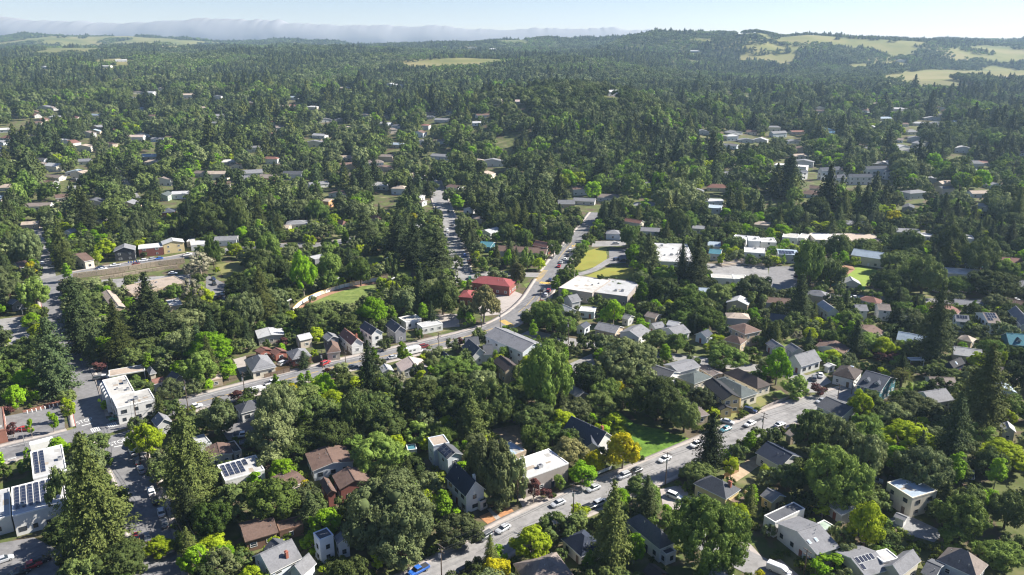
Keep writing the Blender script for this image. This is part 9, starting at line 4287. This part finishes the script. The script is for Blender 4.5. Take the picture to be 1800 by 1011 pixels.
def quads(C, Nn, size, asp=.75, droop=None):
    """leaf sprays: centre, facing, size -> (V, F); each is a bent four-sided blade"""
    n = len(C); Nn = Nn/np.maximum(np.linalg.norm(Nn, axis=1), 1e-6)[:, None]
    if droop is None:
        r = g_.normal(size=(n, 3)); T = np.cross(Nn, r)
    else: T = droop-Nn*(droop*Nn).sum(1)[:, None]
    T /= np.maximum(np.linalg.norm(T, axis=1), 1e-6)[:, None]; Bv = np.cross(Nn, T)
    s = size[:, None]; w = asp*(.7+.6*g_.random((n, 1)))
    V = np.stack([C-T*s*.5, C+Bv*s*.5*w+Nn*s*.08, C+T*s*.5-Nn*s*.06, C-Bv*s*.5*w+Nn*s*.08], 1).reshape(-1, 3)
    return V, np.arange(4*n).reshape(n, 4)

def crown_mesh(name, V, Fq, at, core=None):
    """leaf quads plus a few inner three-sided core faces written as degenerate-free quads"""
    if core is not None and len(core[0]):
        cv, cf = core; b = len(V); V = np.concatenate([V, cv])
        k = len(cf); me = bpy.data.meshes.new(name); nq = len(Fq)
        me.vertices.add(len(V)); me.vertices.foreach_set('co', V.astype(np.float32).ravel())
        li = np.concatenate([Fq.ravel(), (cf+b).ravel()]).astype(np.int32); me.loops.add(len(li)); me.loops.foreach_set('vertex_index', li)
        me.polygons.add(nq+k); st = np.r_[np.arange(nq)*4, nq*4+np.arange(k)*3].astype(np.int32); me.polygons.foreach_set('loop_start', st); me.polygons.foreach_set('loop_total', np.r_[np.full(nq, 4), np.full(k, 3)].astype(np.int32))
        me.update(calc_edges=True); at = np.r_[at, np.full(k, .2)]  # core faces take a dark leaf tone, painting shade inside the crown
        me.materials.append(LEAF['O']); a = me.attributes.new('v', 'FLOAT', 'FACE'); a.data.foreach_set('value', at.astype(np.float32)); me.update(); return me
    return mesh_np(name, V, Fq, [LEAF['O']], attr=at)

def broad(R, H, nl, rl, n, ls, shape='round', cz=.53, gap=.0, name='crown'):
    """lumpy broadleaf crown: lobes over an ellipsoid, leaves over lobes"""
    b = H*.42; c0 = np.array([0, 0, H*cz]); lob = []
    tries = 0
    while len(lob) < nl and tries < 4000:
        tries += 1
        d = g_.normal(size=3); d /= np.linalg.norm(d)
        if d[2] < -.72: continue
        k = g_.uniform(.5, .86)*(1+.12*math.sin(3*math.atan2(d[1], d[0])+nl))
        p = c0+d*np.array([R*k, R*k, b*k])
        if shape == 'oval': s_ = 1-.55*max(0, (p[2]-H*.45)/(H*.55)); p[:2] *= s_
        r = rl*g_.uniform(.7, 1.25)
        if any(np.linalg.norm(p-q) < .62*(r+s)*.8 for q, s in lob): continue
        lob.append((p, r))
    P = np.array([p for p, r in lob]); Rr = np.array([r for p, r in lob])
    w = Rr**2/np.sum(Rr**2); idx = g_.choice(len(lob), n, p=w)
    # each lobe carries a dozen leafy tufts; leaves gather round the tufts and leave dark gaps between them
    nt_ = 13; td = g_.normal(size=(len(lob), nt_, 3)); td /= np.linalg.norm(td, axis=2)[:, :, None]
    o = P-c0; o /= np.maximum(np.linalg.norm(o, axis=1), .1)[:, None]
    flip = (td*o[:, None, :]).sum(2) < -.2; td[flip] *= -1
    ti = g_.integers(0, nt_, n); d = td[idx, ti]; tv = g_.random((len(lob), nt_))[idx, ti]
    e_ = g_.normal(size=(n, 3)); e_ /= np.linalg.norm(e_, axis=1)[:, None]
    e_ *= np.where((e_*d).sum(1) < -.3, -1, 1)[:, None]
    tr_ = Rr[idx]*.40
    C = P[idx]+(d*(Rr[idx]*g_.uniform(.72, .86, n))[:, None]+e_*(tr_*g_.uniform(.45, 1.05, n))[:, None])*np.array([1, 1, .85])
    C[:, 2] = np.maximum(C[:, 2], H*.07+.3*g_.random(n))
    Nn = e_*.8+d*.45+.40*g_.normal(size=(n, 3))+np.array([0, 0, .2])
    V, Fq = quads(C, Nn, ls*g_.uniform(.45, 1.5, n)**1.1)
    at = np.clip(.5+.22*g_.normal(size=n)+.35*(g_.random(len(lob))[idx]-.5)+.4*(tv-.5), 0, 1)
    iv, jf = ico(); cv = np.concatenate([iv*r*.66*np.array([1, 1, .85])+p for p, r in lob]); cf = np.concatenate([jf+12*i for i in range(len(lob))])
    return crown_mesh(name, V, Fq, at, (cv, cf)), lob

def trunk_broad(R, H, lob, mat, name='trunk'):
    mb = MB(); r = max(.12, R*.055); top = Vector((0, 0, H*.32))
    mb.tube((0, 0, -.2), top, r*1.25, r*.85, 7)
    for p, q in sorted(lob, key=lambda l: l[0][2])[::max(1, len(lob)//7)]:
        m = (Vector(p)*.5+top*.5)+Vector((0, 0, -.1*H)); mb.tube(top, m, r*.6, r*.4, 5); mb.tube(m, Vector(p), r*.4, r*.12, 5)
    return mb.mesh(name, [mat])

def conifer(R, H, n, ls, style='redwood', name='crown'):
    """tiers of drooping branches; ragged outline"""
    zs = []; z = H*.07
    while z < H*.985: zs.append(z); z += H*.016+.25*(1-z/H)
    Cs = []; D = []; sz = []; ph = g_.uniform(0, 6.28); lump = g_.uniform(0, 6.28, 4)
    for z in zs:
        t = z/H
        if style == 'redwood': prof = min(1, 1.75*(1-t))**.85*(.62+.38*min(1, t/.18))
        elif style == 'pine': prof = min(1, 1.5*(1-t))**.8*(.55+.45*min(1, t/.2))
        else: prof = (1-t)**.6*(.9)
        nb = max(3, int((5 if style != 'cedar' else 6)*(0.5+prof)))
        for k in range(nb):
            ph += 2.4+g_.uniform(-.3, .3)
            L = R*prof*g_.uniform(.62, 1.12)*(1+.16*math.sin(2*ph+lump[0]+t*5)+.10*math.sin(5*t*6+lump[1]))
            if L < .25: L = .25
            m = max(3, int(L/(ls*.42))); u = np.sort(g_.uniform(.12, 1.0, m)); u[-1] = 1.0
            dz = (-.32*u**1.5+.12*u**3 if style != 'cedar' else -.10*u+.04*u**2)*L
            if style == 'pine': dz = (.10*u-.28*u**2)*L
            wob = g_.normal(size=m)*.10*L*u
            x = np.cos(ph)*L*u-np.sin(ph)*wob; y = np.sin(ph)*L*u+np.cos(ph)*wob
            Cs.append(np.stack([x, y, z+dz+g_.normal(size=m)*ls*.22], 1)); D.append(np.stack([np.full(m, math.cos(ph)), np.full(m, math.sin(ph)), np.full(m, -.45)], 1)); sz.append(ls*(1.15-.35*u)*g_.uniform(.7, 1.4, m))
    C = np.concatenate(Cs); D = np.concatenate(D); S = np.concatenate(sz)
    if len(C) < n:
        k = g_.integers(0, len(C), n-len(C)); C = np.r_[C, C[k]+g_.normal(size=(len(k), 3))*ls*np.array([.55, .55, .3])]; D = np.r_[D, D[k]+g_.normal(size=(len(k), 3))*.35]; S = np.r_[S, S[k]*.9]
    elif len(C) > n:
        k = g_.permutation(len(C))[:n]; C, D, S = C[k], D[k], S[k]*1.1
    m = len(C); out = C*np.array([1, 1, 0]); out /= np.maximum(np.linalg.norm(out, axis=1), .2)[:, None]
    Nn = out*.55+np.array([0, 0, .8])+.45*g_.normal(size=(m, 3))
    V, Fq = quads(C, Nn, S, .62, D+.25*g_.normal(size=(m, 3)))
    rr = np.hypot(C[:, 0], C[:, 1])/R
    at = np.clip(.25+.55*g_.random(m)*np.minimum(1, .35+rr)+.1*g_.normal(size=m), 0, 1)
    # dense inner column so the bole does not show right through
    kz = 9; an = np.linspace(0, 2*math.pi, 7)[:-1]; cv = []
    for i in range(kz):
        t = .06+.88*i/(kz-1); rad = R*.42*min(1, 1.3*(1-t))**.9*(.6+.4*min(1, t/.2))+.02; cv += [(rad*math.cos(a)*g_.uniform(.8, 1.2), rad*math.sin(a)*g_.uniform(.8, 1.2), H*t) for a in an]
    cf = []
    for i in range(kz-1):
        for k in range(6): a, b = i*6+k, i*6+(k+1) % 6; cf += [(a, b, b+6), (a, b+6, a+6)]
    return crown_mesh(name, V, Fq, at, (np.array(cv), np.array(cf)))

def trunk_conifer(R, H, mat):
    mb = MB(); mb.tube((0, 0, -.2), (0, 0, H*.5), max(.2, R*.085), R*.05, 8); mb.tube((0, 0, H*.5), (0, 0, H*.96), R*.05, .03, 6); return mb.mesh('trunk', [mat])

def palm():
    mb = MB(); mb.tube((0, 0, 0), (.1, 0, 7.0), .42, .34, 8); tr = mb.mesh('trunk', [TRUNK]); Cs = []; D = []; S = []
    for k in range(64):
        a = k*2.4; el = 1.25-1.9*(k/64); L = 3.4*g_.uniform(.85, 1.1); u = np.linspace(.1, 1, 12)
        hx = L*u*math.cos(el*.8)+.25; zz = 7.2+L*(u*math.sin(el)-.55*u**2)
        for s in (-1, 1):
            Cs.append(np.stack([math.cos(a)*hx-s*math.sin(a)*.22*np.sin(u*3), math.sin(a)*hx+s*math.cos(a)*.22*np.sin(u*3), zz], 1)); D.append(np.tile([math.cos(a), math.sin(a), -.3], (12, 1))); S.append(np.full(12, .55))
    C = np.concatenate(Cs); V, Fq = quads(C, np.tile([0, 0, 1.], (len(C), 1))+.3*g_.normal(size=C.shape), np.concatenate(S), .4, np.concatenate(D))
    return crown_mesh('crown', V, Fq, g_.random(len(C))), tr

VARIANTS = {}
def family(k):
    return {'R': 'red', 'A': 'pin', 'C': 'ced', 'O': 'oak', 'G': 'oak', 'S': 'oak', 'M': 'ova', 'L': 'ova', 'Y': 'ova', 'U': 'ova', 'N': 'ova', 'P': 'pop', 'B': 'bar', 'K': 'pal', 'H': 'shr'}[k]
def add(fam, R, H, crown, trunk): VARIANTS.setdefault(fam, []).append((R, H, crown, trunk))
for R, H, nl, rl, n, ls, rep in ((9.5, 14, 52, 2.3, 22000, .39, 4), (6, 10.5, 32, 1.8, 11500, .35, 5), (3.4, 6.5, 15, 1.25, 4200, .31, 3)):
    for _ in range(rep):
        c, lob = broad(R, H, nl, rl, n, ls); add('oak', R, H, c, trunk_broad(R, H, lob, TRUNK))
for R, H, nl, rl, n, ls, rep in ((6.5, 14, 36, 1.8, 13000, .37, 3), (4.2, 9.5, 26, 1.35, 7000, .33, 3), (1.8, 5, 9, .8, 1500, .28, 2)):
    for _ in range(rep):
        c, lob = broad(R, H, nl, rl, n, ls, 'oval', .54); add('ova', R, H, c, trunk_broad(R, H, lob, PALEBARK))
for fam, st, specs in (('red', 'redwood', ((6.5, 31, 13000, .72, 3), (4.2, 20, 6500, .58, 2))), ('pin', 'pine', ((7.5, 30, 15000, .70, 3), (4.6, 19, 7000, .58, 2))), ('ced', 'cedar', ((8.5, 25, 11000, .75, 2), (4.6, 13, 5500, .55, 1)))):
    for R, H, n, ls, rep in specs:
        for _ in range(rep): add(fam, R, H, conifer(R, H, n, ls, st), trunk_conifer(R, H, TRUNK))
for _ in range(2):
    c, lob = broad(2.2, 13, 30, .95, 3600, .36, 'oval', .52); add('pop', 2.2, 13, c, trunk_broad(2.2, 13, lob, PALEBARK))
c, lob = broad(5, 11, 30, 1.3, 2600, .3); add('bar', 5, 11, c, trunk_broad(5, 11, lob, PALEBARK))
c, t_ = palm(); add('pal', 3.4, 9, c, t_)
for _ in range(4):
    c, lob = broad(1.5, 1.9, 9, .62, 650, .24, 'round', .5, name='foliage'); add('shr', 1.5, 1.9, c, trunk_broad(1.5, 1.9, lob, TRUNK, 'stem'))

KIND = {'R': ('redwood_tree', 'redwood', 'dark'), 'A': ('pine_tree', 'conifer', 'olive'), 'C': ('cedar_tree', 'cedar', 'blue-green'), 'O': ('oak_tree', 'oak', 'dark'), 'G': ('oak_tree', 'oak', 'grey-green'), 'S': ('broadleaf_tree', 'broadleaf', 'mid-green'),
        'M': ('maple_tree', 'tree', 'bright green'), 'L': ('maple_tree', 'tree', 'lime'), 'Y': ('maple_tree', 'tree', 'golden'), 'P': ('poplar_tree', 'poplar', 'bright'), 'U': ('plum_tree', 'tree', 'purple'), 'B': ('bare_tree', 'sparse tree', 'pale'),
        'N': ('magnolia_tree', 'tree', 'cream-tipped'), 'K': ('palm_tree', 'palm', 'dark'), 'H': ('shrub', 'shrub', '')}
rows = [(r.split()[0], *(float(v)/10 for v in r.split()[1:])) for r in TREES.split('\n')]
def words_for(k, R, H):
    nm, word, col = KIND[k]
    if k in 'RAC': sz = 'tall' if H > 25 else ('short' if H < 16 else 'mid-height')
    elif k == 'H': sz = 'small' if R < 1.5 else 'broad'
    else: sz = 'large' if R > 6.2 else ('small' if R < 3.6 else 'mid-sized')
    return f'{sz} {col} {word}'
LABEL = name_all([(x, y, words_for(k, R, H)) for k, x, y, R, H in rows])
vr = random.Random(2)
FOOT = {}
for i, (k, x, y, R, H) in enumerate(rows):
    nm, word, col = KIND[k]; fam = VARIANTS[family(k)]
    want = sorted(range(len(fam)), key=lambda q: abs(math.log(fam[q][0]/R)) + .4*abs(math.log(fam[q][1]/H)) + vr.random()*.35)[0]
    R0, H0, crown, trunk = fam[want]; sc = (R/R0, R/R0*vr.uniform(.9, 1.1), H/H0); rz = vr.uniform(0, 6.28); z = gz(x, y)-.05
    cat = 'shrub' if k == 'H' else 'tree'; grp = {'tree': 'trees around the houses and streets', 'shrub': 'garden shrubs'}[cat]
    if y < 330 or k == 'H':
        root = empty(nm, (x, y, z), rz); root.scale = sc
        obj('trunk' if k != 'H' else 'stem', trunk, root)
    else:
        root = obj(nm, trunk, None, (x, y, z), rz, sc)
    tag(root, LABEL[i], cat, grp)
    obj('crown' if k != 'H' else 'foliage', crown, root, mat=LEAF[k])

# ------------------------------------------------------------------ the rest of the wood: one object of stuff
def lod(kind, R, H, n, ls, nl=10):
    if kind in 'RAC':
        me = conifer(R, H, n, ls, {'R': 'redwood', 'A': 'pine', 'C': 'cedar'}[kind])
    else: me, _ = broad(R, H, nl, R*.36, n, ls, 'oval' if kind in 'MLYPU' else 'round')
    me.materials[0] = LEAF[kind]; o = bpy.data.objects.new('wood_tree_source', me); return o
SRC = [('O', 6.5, 11.5, 1500, .85), ('O', 7.6, 12.5, 1700, .9), ('G', 6.5, 12, 1300, .85), ('S', 6, 12.5, 1300, .85), ('R', 7.0, 20, 1500, 1.25), ('R', 6.0, 17, 1400, 1.15), ('A', 7.2, 18, 1500, 1.3), ('C', 6.2, 15, 1100, 1.2), ('M', 5, 11.5, 900, .75), ('L', 4.2, 9, 900, .75), ('P', 2.4, 13, 700, .6), ('U', 4.5, 10, 800, .8)]
SRC_O = [lod(k, R, H, n, ls, 14) for k, R, H, n, ls in SRC]
FARS = [('O', 7.5, 12.5, 300, 1.9), ('G', 7.5, 12, 280, 1.9), ('R', 7.0, 18, 300, 2.3), ('A', 7.5, 16, 280, 2.4), ('S', 7, 12.5, 260, 1.9)]
FAR_O = [lod(k, R, H, n, ls, 9) for k, R, H, n, ls in FARS]
BYK = {}
for i, s in enumerate(SRC): BYK.setdefault(s[0], []).append(i)
BYK['Y'] = BYK['L']; BYK['N'] = BYK['S']; BYK['B'] = BYK['G']; BYK['H'] = BYK['G']; BYK['K'] = BYK['G']

def instancer(name, P, K, S, srcs, label):
    me = bpy.data.meshes.new(name); n = len(P)
    me.vertices.add(n); me.vertices.foreach_set('co', P.astype(np.float32).ravel())
    a = me.attributes.new('kind', 'INT', 'POINT'); a.data.foreach_set('value', K.astype(np.int32))
    a = me.attributes.new('size', 'FLOAT_VECTOR', 'POINT'); a.data.foreach_set('vector', S.astype(np.float32).ravel())
    a = me.attributes.new('turn', 'FLOAT_VECTOR', 'POINT'); t = np.zeros((n, 3), np.float32); t[:, 2] = g_.uniform(0, 6.28, n); a.data.foreach_set('vector', t.ravel())
    o = obj(name, me); tag(o, label, kind='stuff')
    nt = bpy.data.node_groups.new(name, 'GeometryNodeTree'); nt.interface.new_socket('Geometry', in_out='INPUT', socket_type='NodeSocketGeometry'); nt.interface.new_socket('Geometry', in_out='OUTPUT', socket_type='NodeSocketGeometry')
    gi = nt.nodes.new('NodeGroupInput'); go = nt.nodes.new('NodeGroupOutput'); jn = nt.nodes.new('GeometryNodeJoinGeometry')
    def named(t, nm):
        q = nt.nodes.new('GeometryNodeInputNamedAttribute'); q.data_type = t; q.inputs[0].default_value = nm; return next(s for s in q.outputs if s.enabled and s.name == 'Attribute')
    ki, si, ti = named('INT', 'kind'), named('FLOAT_VECTOR', 'size'), named('FLOAT_VECTOR', 'turn')
    for i, so in enumerate(srcs):
        oi = nt.nodes.new('GeometryNodeObjectInfo'); oi.inputs['Object'].default_value = so; oi.inputs['As Instance'].default_value = True
        cp = nt.nodes.new('FunctionNodeCompare'); cp.data_type = 'INT'; cp.operation = 'EQUAL'
        ia, ib = [s for s in cp.inputs if s.enabled and s.type == 'INT'][:2]; nt.links.new(ki, ia); ib.default_value = i
        ip = nt.nodes.new('GeometryNodeInstanceOnPoints')
        nt.links.new(gi.outputs[0], ip.inputs['Points']); nt.links.new(cp.outputs[0], ip.inputs['Selection']); nt.links.new(oi.outputs['Geometry'], ip.inputs['Instance']); nt.links.new(ti, ip.inputs['Rotation']); nt.links.new(si, ip.inputs['Scale'])
        nt.links.new(ip.outputs[0], jn.inputs[0])
    nt.links.new(jn.outputs[0], go.inputs[0])
    md = o.modifiers.new('scatter', 'NODES'); md.node_group = nt
    return o

P = []; K = []; S = []
for r in WOOD.split('\n'):
    k, x, y, R = r.split(); x, y, R = map(float, (x, y, R)); i = vr.choice(BYK[k]); _, R0, H0, _, _ = SRC[i]; f = R/R0
    P.append((x, y, gz(x, y))); K.append(i); S.append((f, f, f*vr.uniform(.85, 1.1)))
# gardens go on past both sides of the view
for y_ in np.arange(95, 525, 9.5):
    for sd in (-1, 1):
        for off in np.arange(2, 100, 9.5):
            x_ = sd*(.635*y_+31+off)+vr.uniform(-4, 4); yy_ = y_+vr.uniform(-4, 4)
            if vr.random() < .2 or road_gap(x_, yy_, '') < 4 or any(math.hypot(x_-b[0], yy_-b[1]) < max(b[3], b[4])*.6+4 for h in HOUSES for b in h[4]): continue
            i = vr.choice([0, 1, 2, 3, 0, 2, 4, 6, 8]); f = vr.uniform(.6, 1.1); P.append((x_, yy_, 0)); K.append(i); S.append((f, f, f))
# woods from the last houses to the foot of the hills
HX = np.array([(h[0], h[1], max(h[4], h[5]), .062) for h in FAR_HOUSES]+[(h[0], h[1], max(h[2], h[3]), .062) for h in MORE_HOUSES]+[(b[0], b[1], max(b[3], b[4]), .12) for h in HOUSES for b in h[4] if b[1] > 430])
def scatter(y0, y1, cell, keep):
    ys = np.arange(y0, y1, cell); out = []
    for y in ys:
        xs = np.arange(-.74*y-120, .74*y+120, cell); q = np.stack([xs, np.full(len(xs), y)], 1)+g_.uniform(-.48, .48, (len(xs), 2))*cell; out.append(q)
    q = np.concatenate(out); ok = g_.random(len(q)) < keep
    clump = (vnoise(q[:, 0]/120+40, q[:, 1]/160) > .60) & (q[:, 1] > 2500)
    for poly in MEADOWS: ok &= ~in_poly(q[:, 0], q[:, 1], poly) | clump
    for hx, hy, w, reach in HX:
        # clear the garden of each house and part of the sight line below it
        d = np.hypot(hx, hy); ux, uy = hx/d, hy/d; rx, ry = q[:, 0]-hx, q[:, 1]-hy; t = -(rx*ux+ry*uy); s = np.abs(rx*uy-ry*ux)
        ok &= ~((s < w*.5+1.5) & (t > -w*.6) & (t < w*.5+reach*d)) | (np.hypot(rx, ry) > .25*d)
    for nm, w, pl in SEG:
        if pl[:, 1].max() > 450:
            for c in pl[pl[:, 1] > 440]: ok &= np.hypot(q[:, 0]-c[0], q[:, 1]-c[1]) > w*.5+(1.0 if c[1] > 560 else 4)
    return q[ok]
q = scatter(520, 1500, 10.4, .93)
e_ = np.stack([85+np.sqrt(g_.random(420))*125*np.cos(g_.uniform(0, 6.28, 420)), 985+125*g_.uniform(-1, 1, 420)], 1); q = np.concatenate([q, e_]); q = q[(vnoise(q[:, 0]/48+60, q[:, 1]/85+9) > .20)]
n_ = vnoise(q[:, 0]/90+5, q[:, 1]/90); con = n_ > .67
pa = vnoise(q[:, 0]/75+3, q[:, 1]/120+40)
alt = g_.choice([4, 5, 6, 7], len(q), p=[.4, .3, .2, .1]); brd = np.where(pa < .36, g_.choice([0, 1, 2], len(q), p=[.45, .4, .15]), np.where(pa < .62, g_.choice([2, 0, 3, 1], len(q), p=[.5, .2, .2, .1]), g_.choice([3, 2, 8, 9, 0], len(q), p=[.5, .2, .1, .08, .12])))
kk_ = np.where(con, np.where(g_.random(len(q)) < .48, alt, brd), np.where(g_.random(len(q)) < .07, alt, brd))
# a belt of bright willows and young trees along the creek, and sunny clumps elsewhere
li = (vnoise(q[:, 0]/70+80, q[:, 1]/110+2) > .70) | ((np.abs(q[:, 1]-690-.25*(q[:, 0]-120)) < 60) & (q[:, 0] > 40) & (q[:, 0] < 330))
kk_ = np.where(li & (g_.random(len(q)) < .62), g_.choice([3, 8, 9, 10, 2], len(q), p=[.36, .24, .22, .06, .12]), kk_)
# the low rounded knoll carries one even coat of small oaks
kn = ((q[:, 0]-85)/120)**2+((q[:, 1]-985)/120)**2 < 1
kk_ = np.where(kn, g_.choice([0, 1, 2], len(q)), kk_)
grove = .62+.95*vnoise(q[:, 0]/55+20, q[:, 1]/70+3); sc_ = g_.uniform(.75, 1.2, len(q))*np.where(kn, .75, grove)*np.where((kk_ >= 4) & (kk_ <= 7), 1.15, 1.12)
zq = terrain(q[:, 0], q[:, 1])
P += [(a[0], a[1], b) for a, b in zip(q, zq)]; K += list(kk_); S += [(s, s, s*h) for s, h in zip(sc_, g_.uniform(.85, 1.2, len(q)))]
instancer('woodland', np.array(P), np.array(K), np.array(S), SRC_O, 'dense mixed wood of dark oaks and conifers between the far houses')
# far forest and wooded ridges
qs = [scatter(1500, 2700, 12.5, .95), scatter(2700, 4300, 15.0, 1.0), scatter(4300, 6300, 21.0, 1.0)]
PF = []; KF = []; SF = []
for li, q in enumerate(qs):
    m = vnoise(q[:, 0]/230+11, q[:, 1]/230+4)*.62+vnoise(q[:, 0]/75, q[:, 1]/75+8)*.38
    keep = m > (.30, .37, .47)[li]
    q = q[keep]; z = terrain(q[:, 0], q[:, 1]); con = vnoise(q[:, 0]/140+31, q[:, 1]/140) > .5
    con = con & (g_.random(len(q)) < .6); pa = vnoise(q[:, 0]/130+3, q[:, 1]/260+40); k = np.where(con, g_.choice([2, 3], len(q)), np.where(pa < .4, g_.choice([0, 0, 1], len(q)), np.where(pa < .6, g_.choice([1, 1, 0], len(q)), g_.choice([4, 4, 1], len(q))))); s = g_.uniform(.75, 1.15, len(q))*(1.0, 1.15, 1.5)[li]*(.6+.9*vnoise(q[:, 0]/95+2, q[:, 1]/120+7))
    PF.append(np.c_[q, z]); KF.append(k); SF.append(np.c_[s, s, s*g_.uniform(.8, 1.1, len(q))*(1, .8, .6)[li]])
instancer('forest', np.concatenate(PF), np.concatenate(KF), np.concatenate(SF), FAR_O, 'dark forest running back over the far ridges')
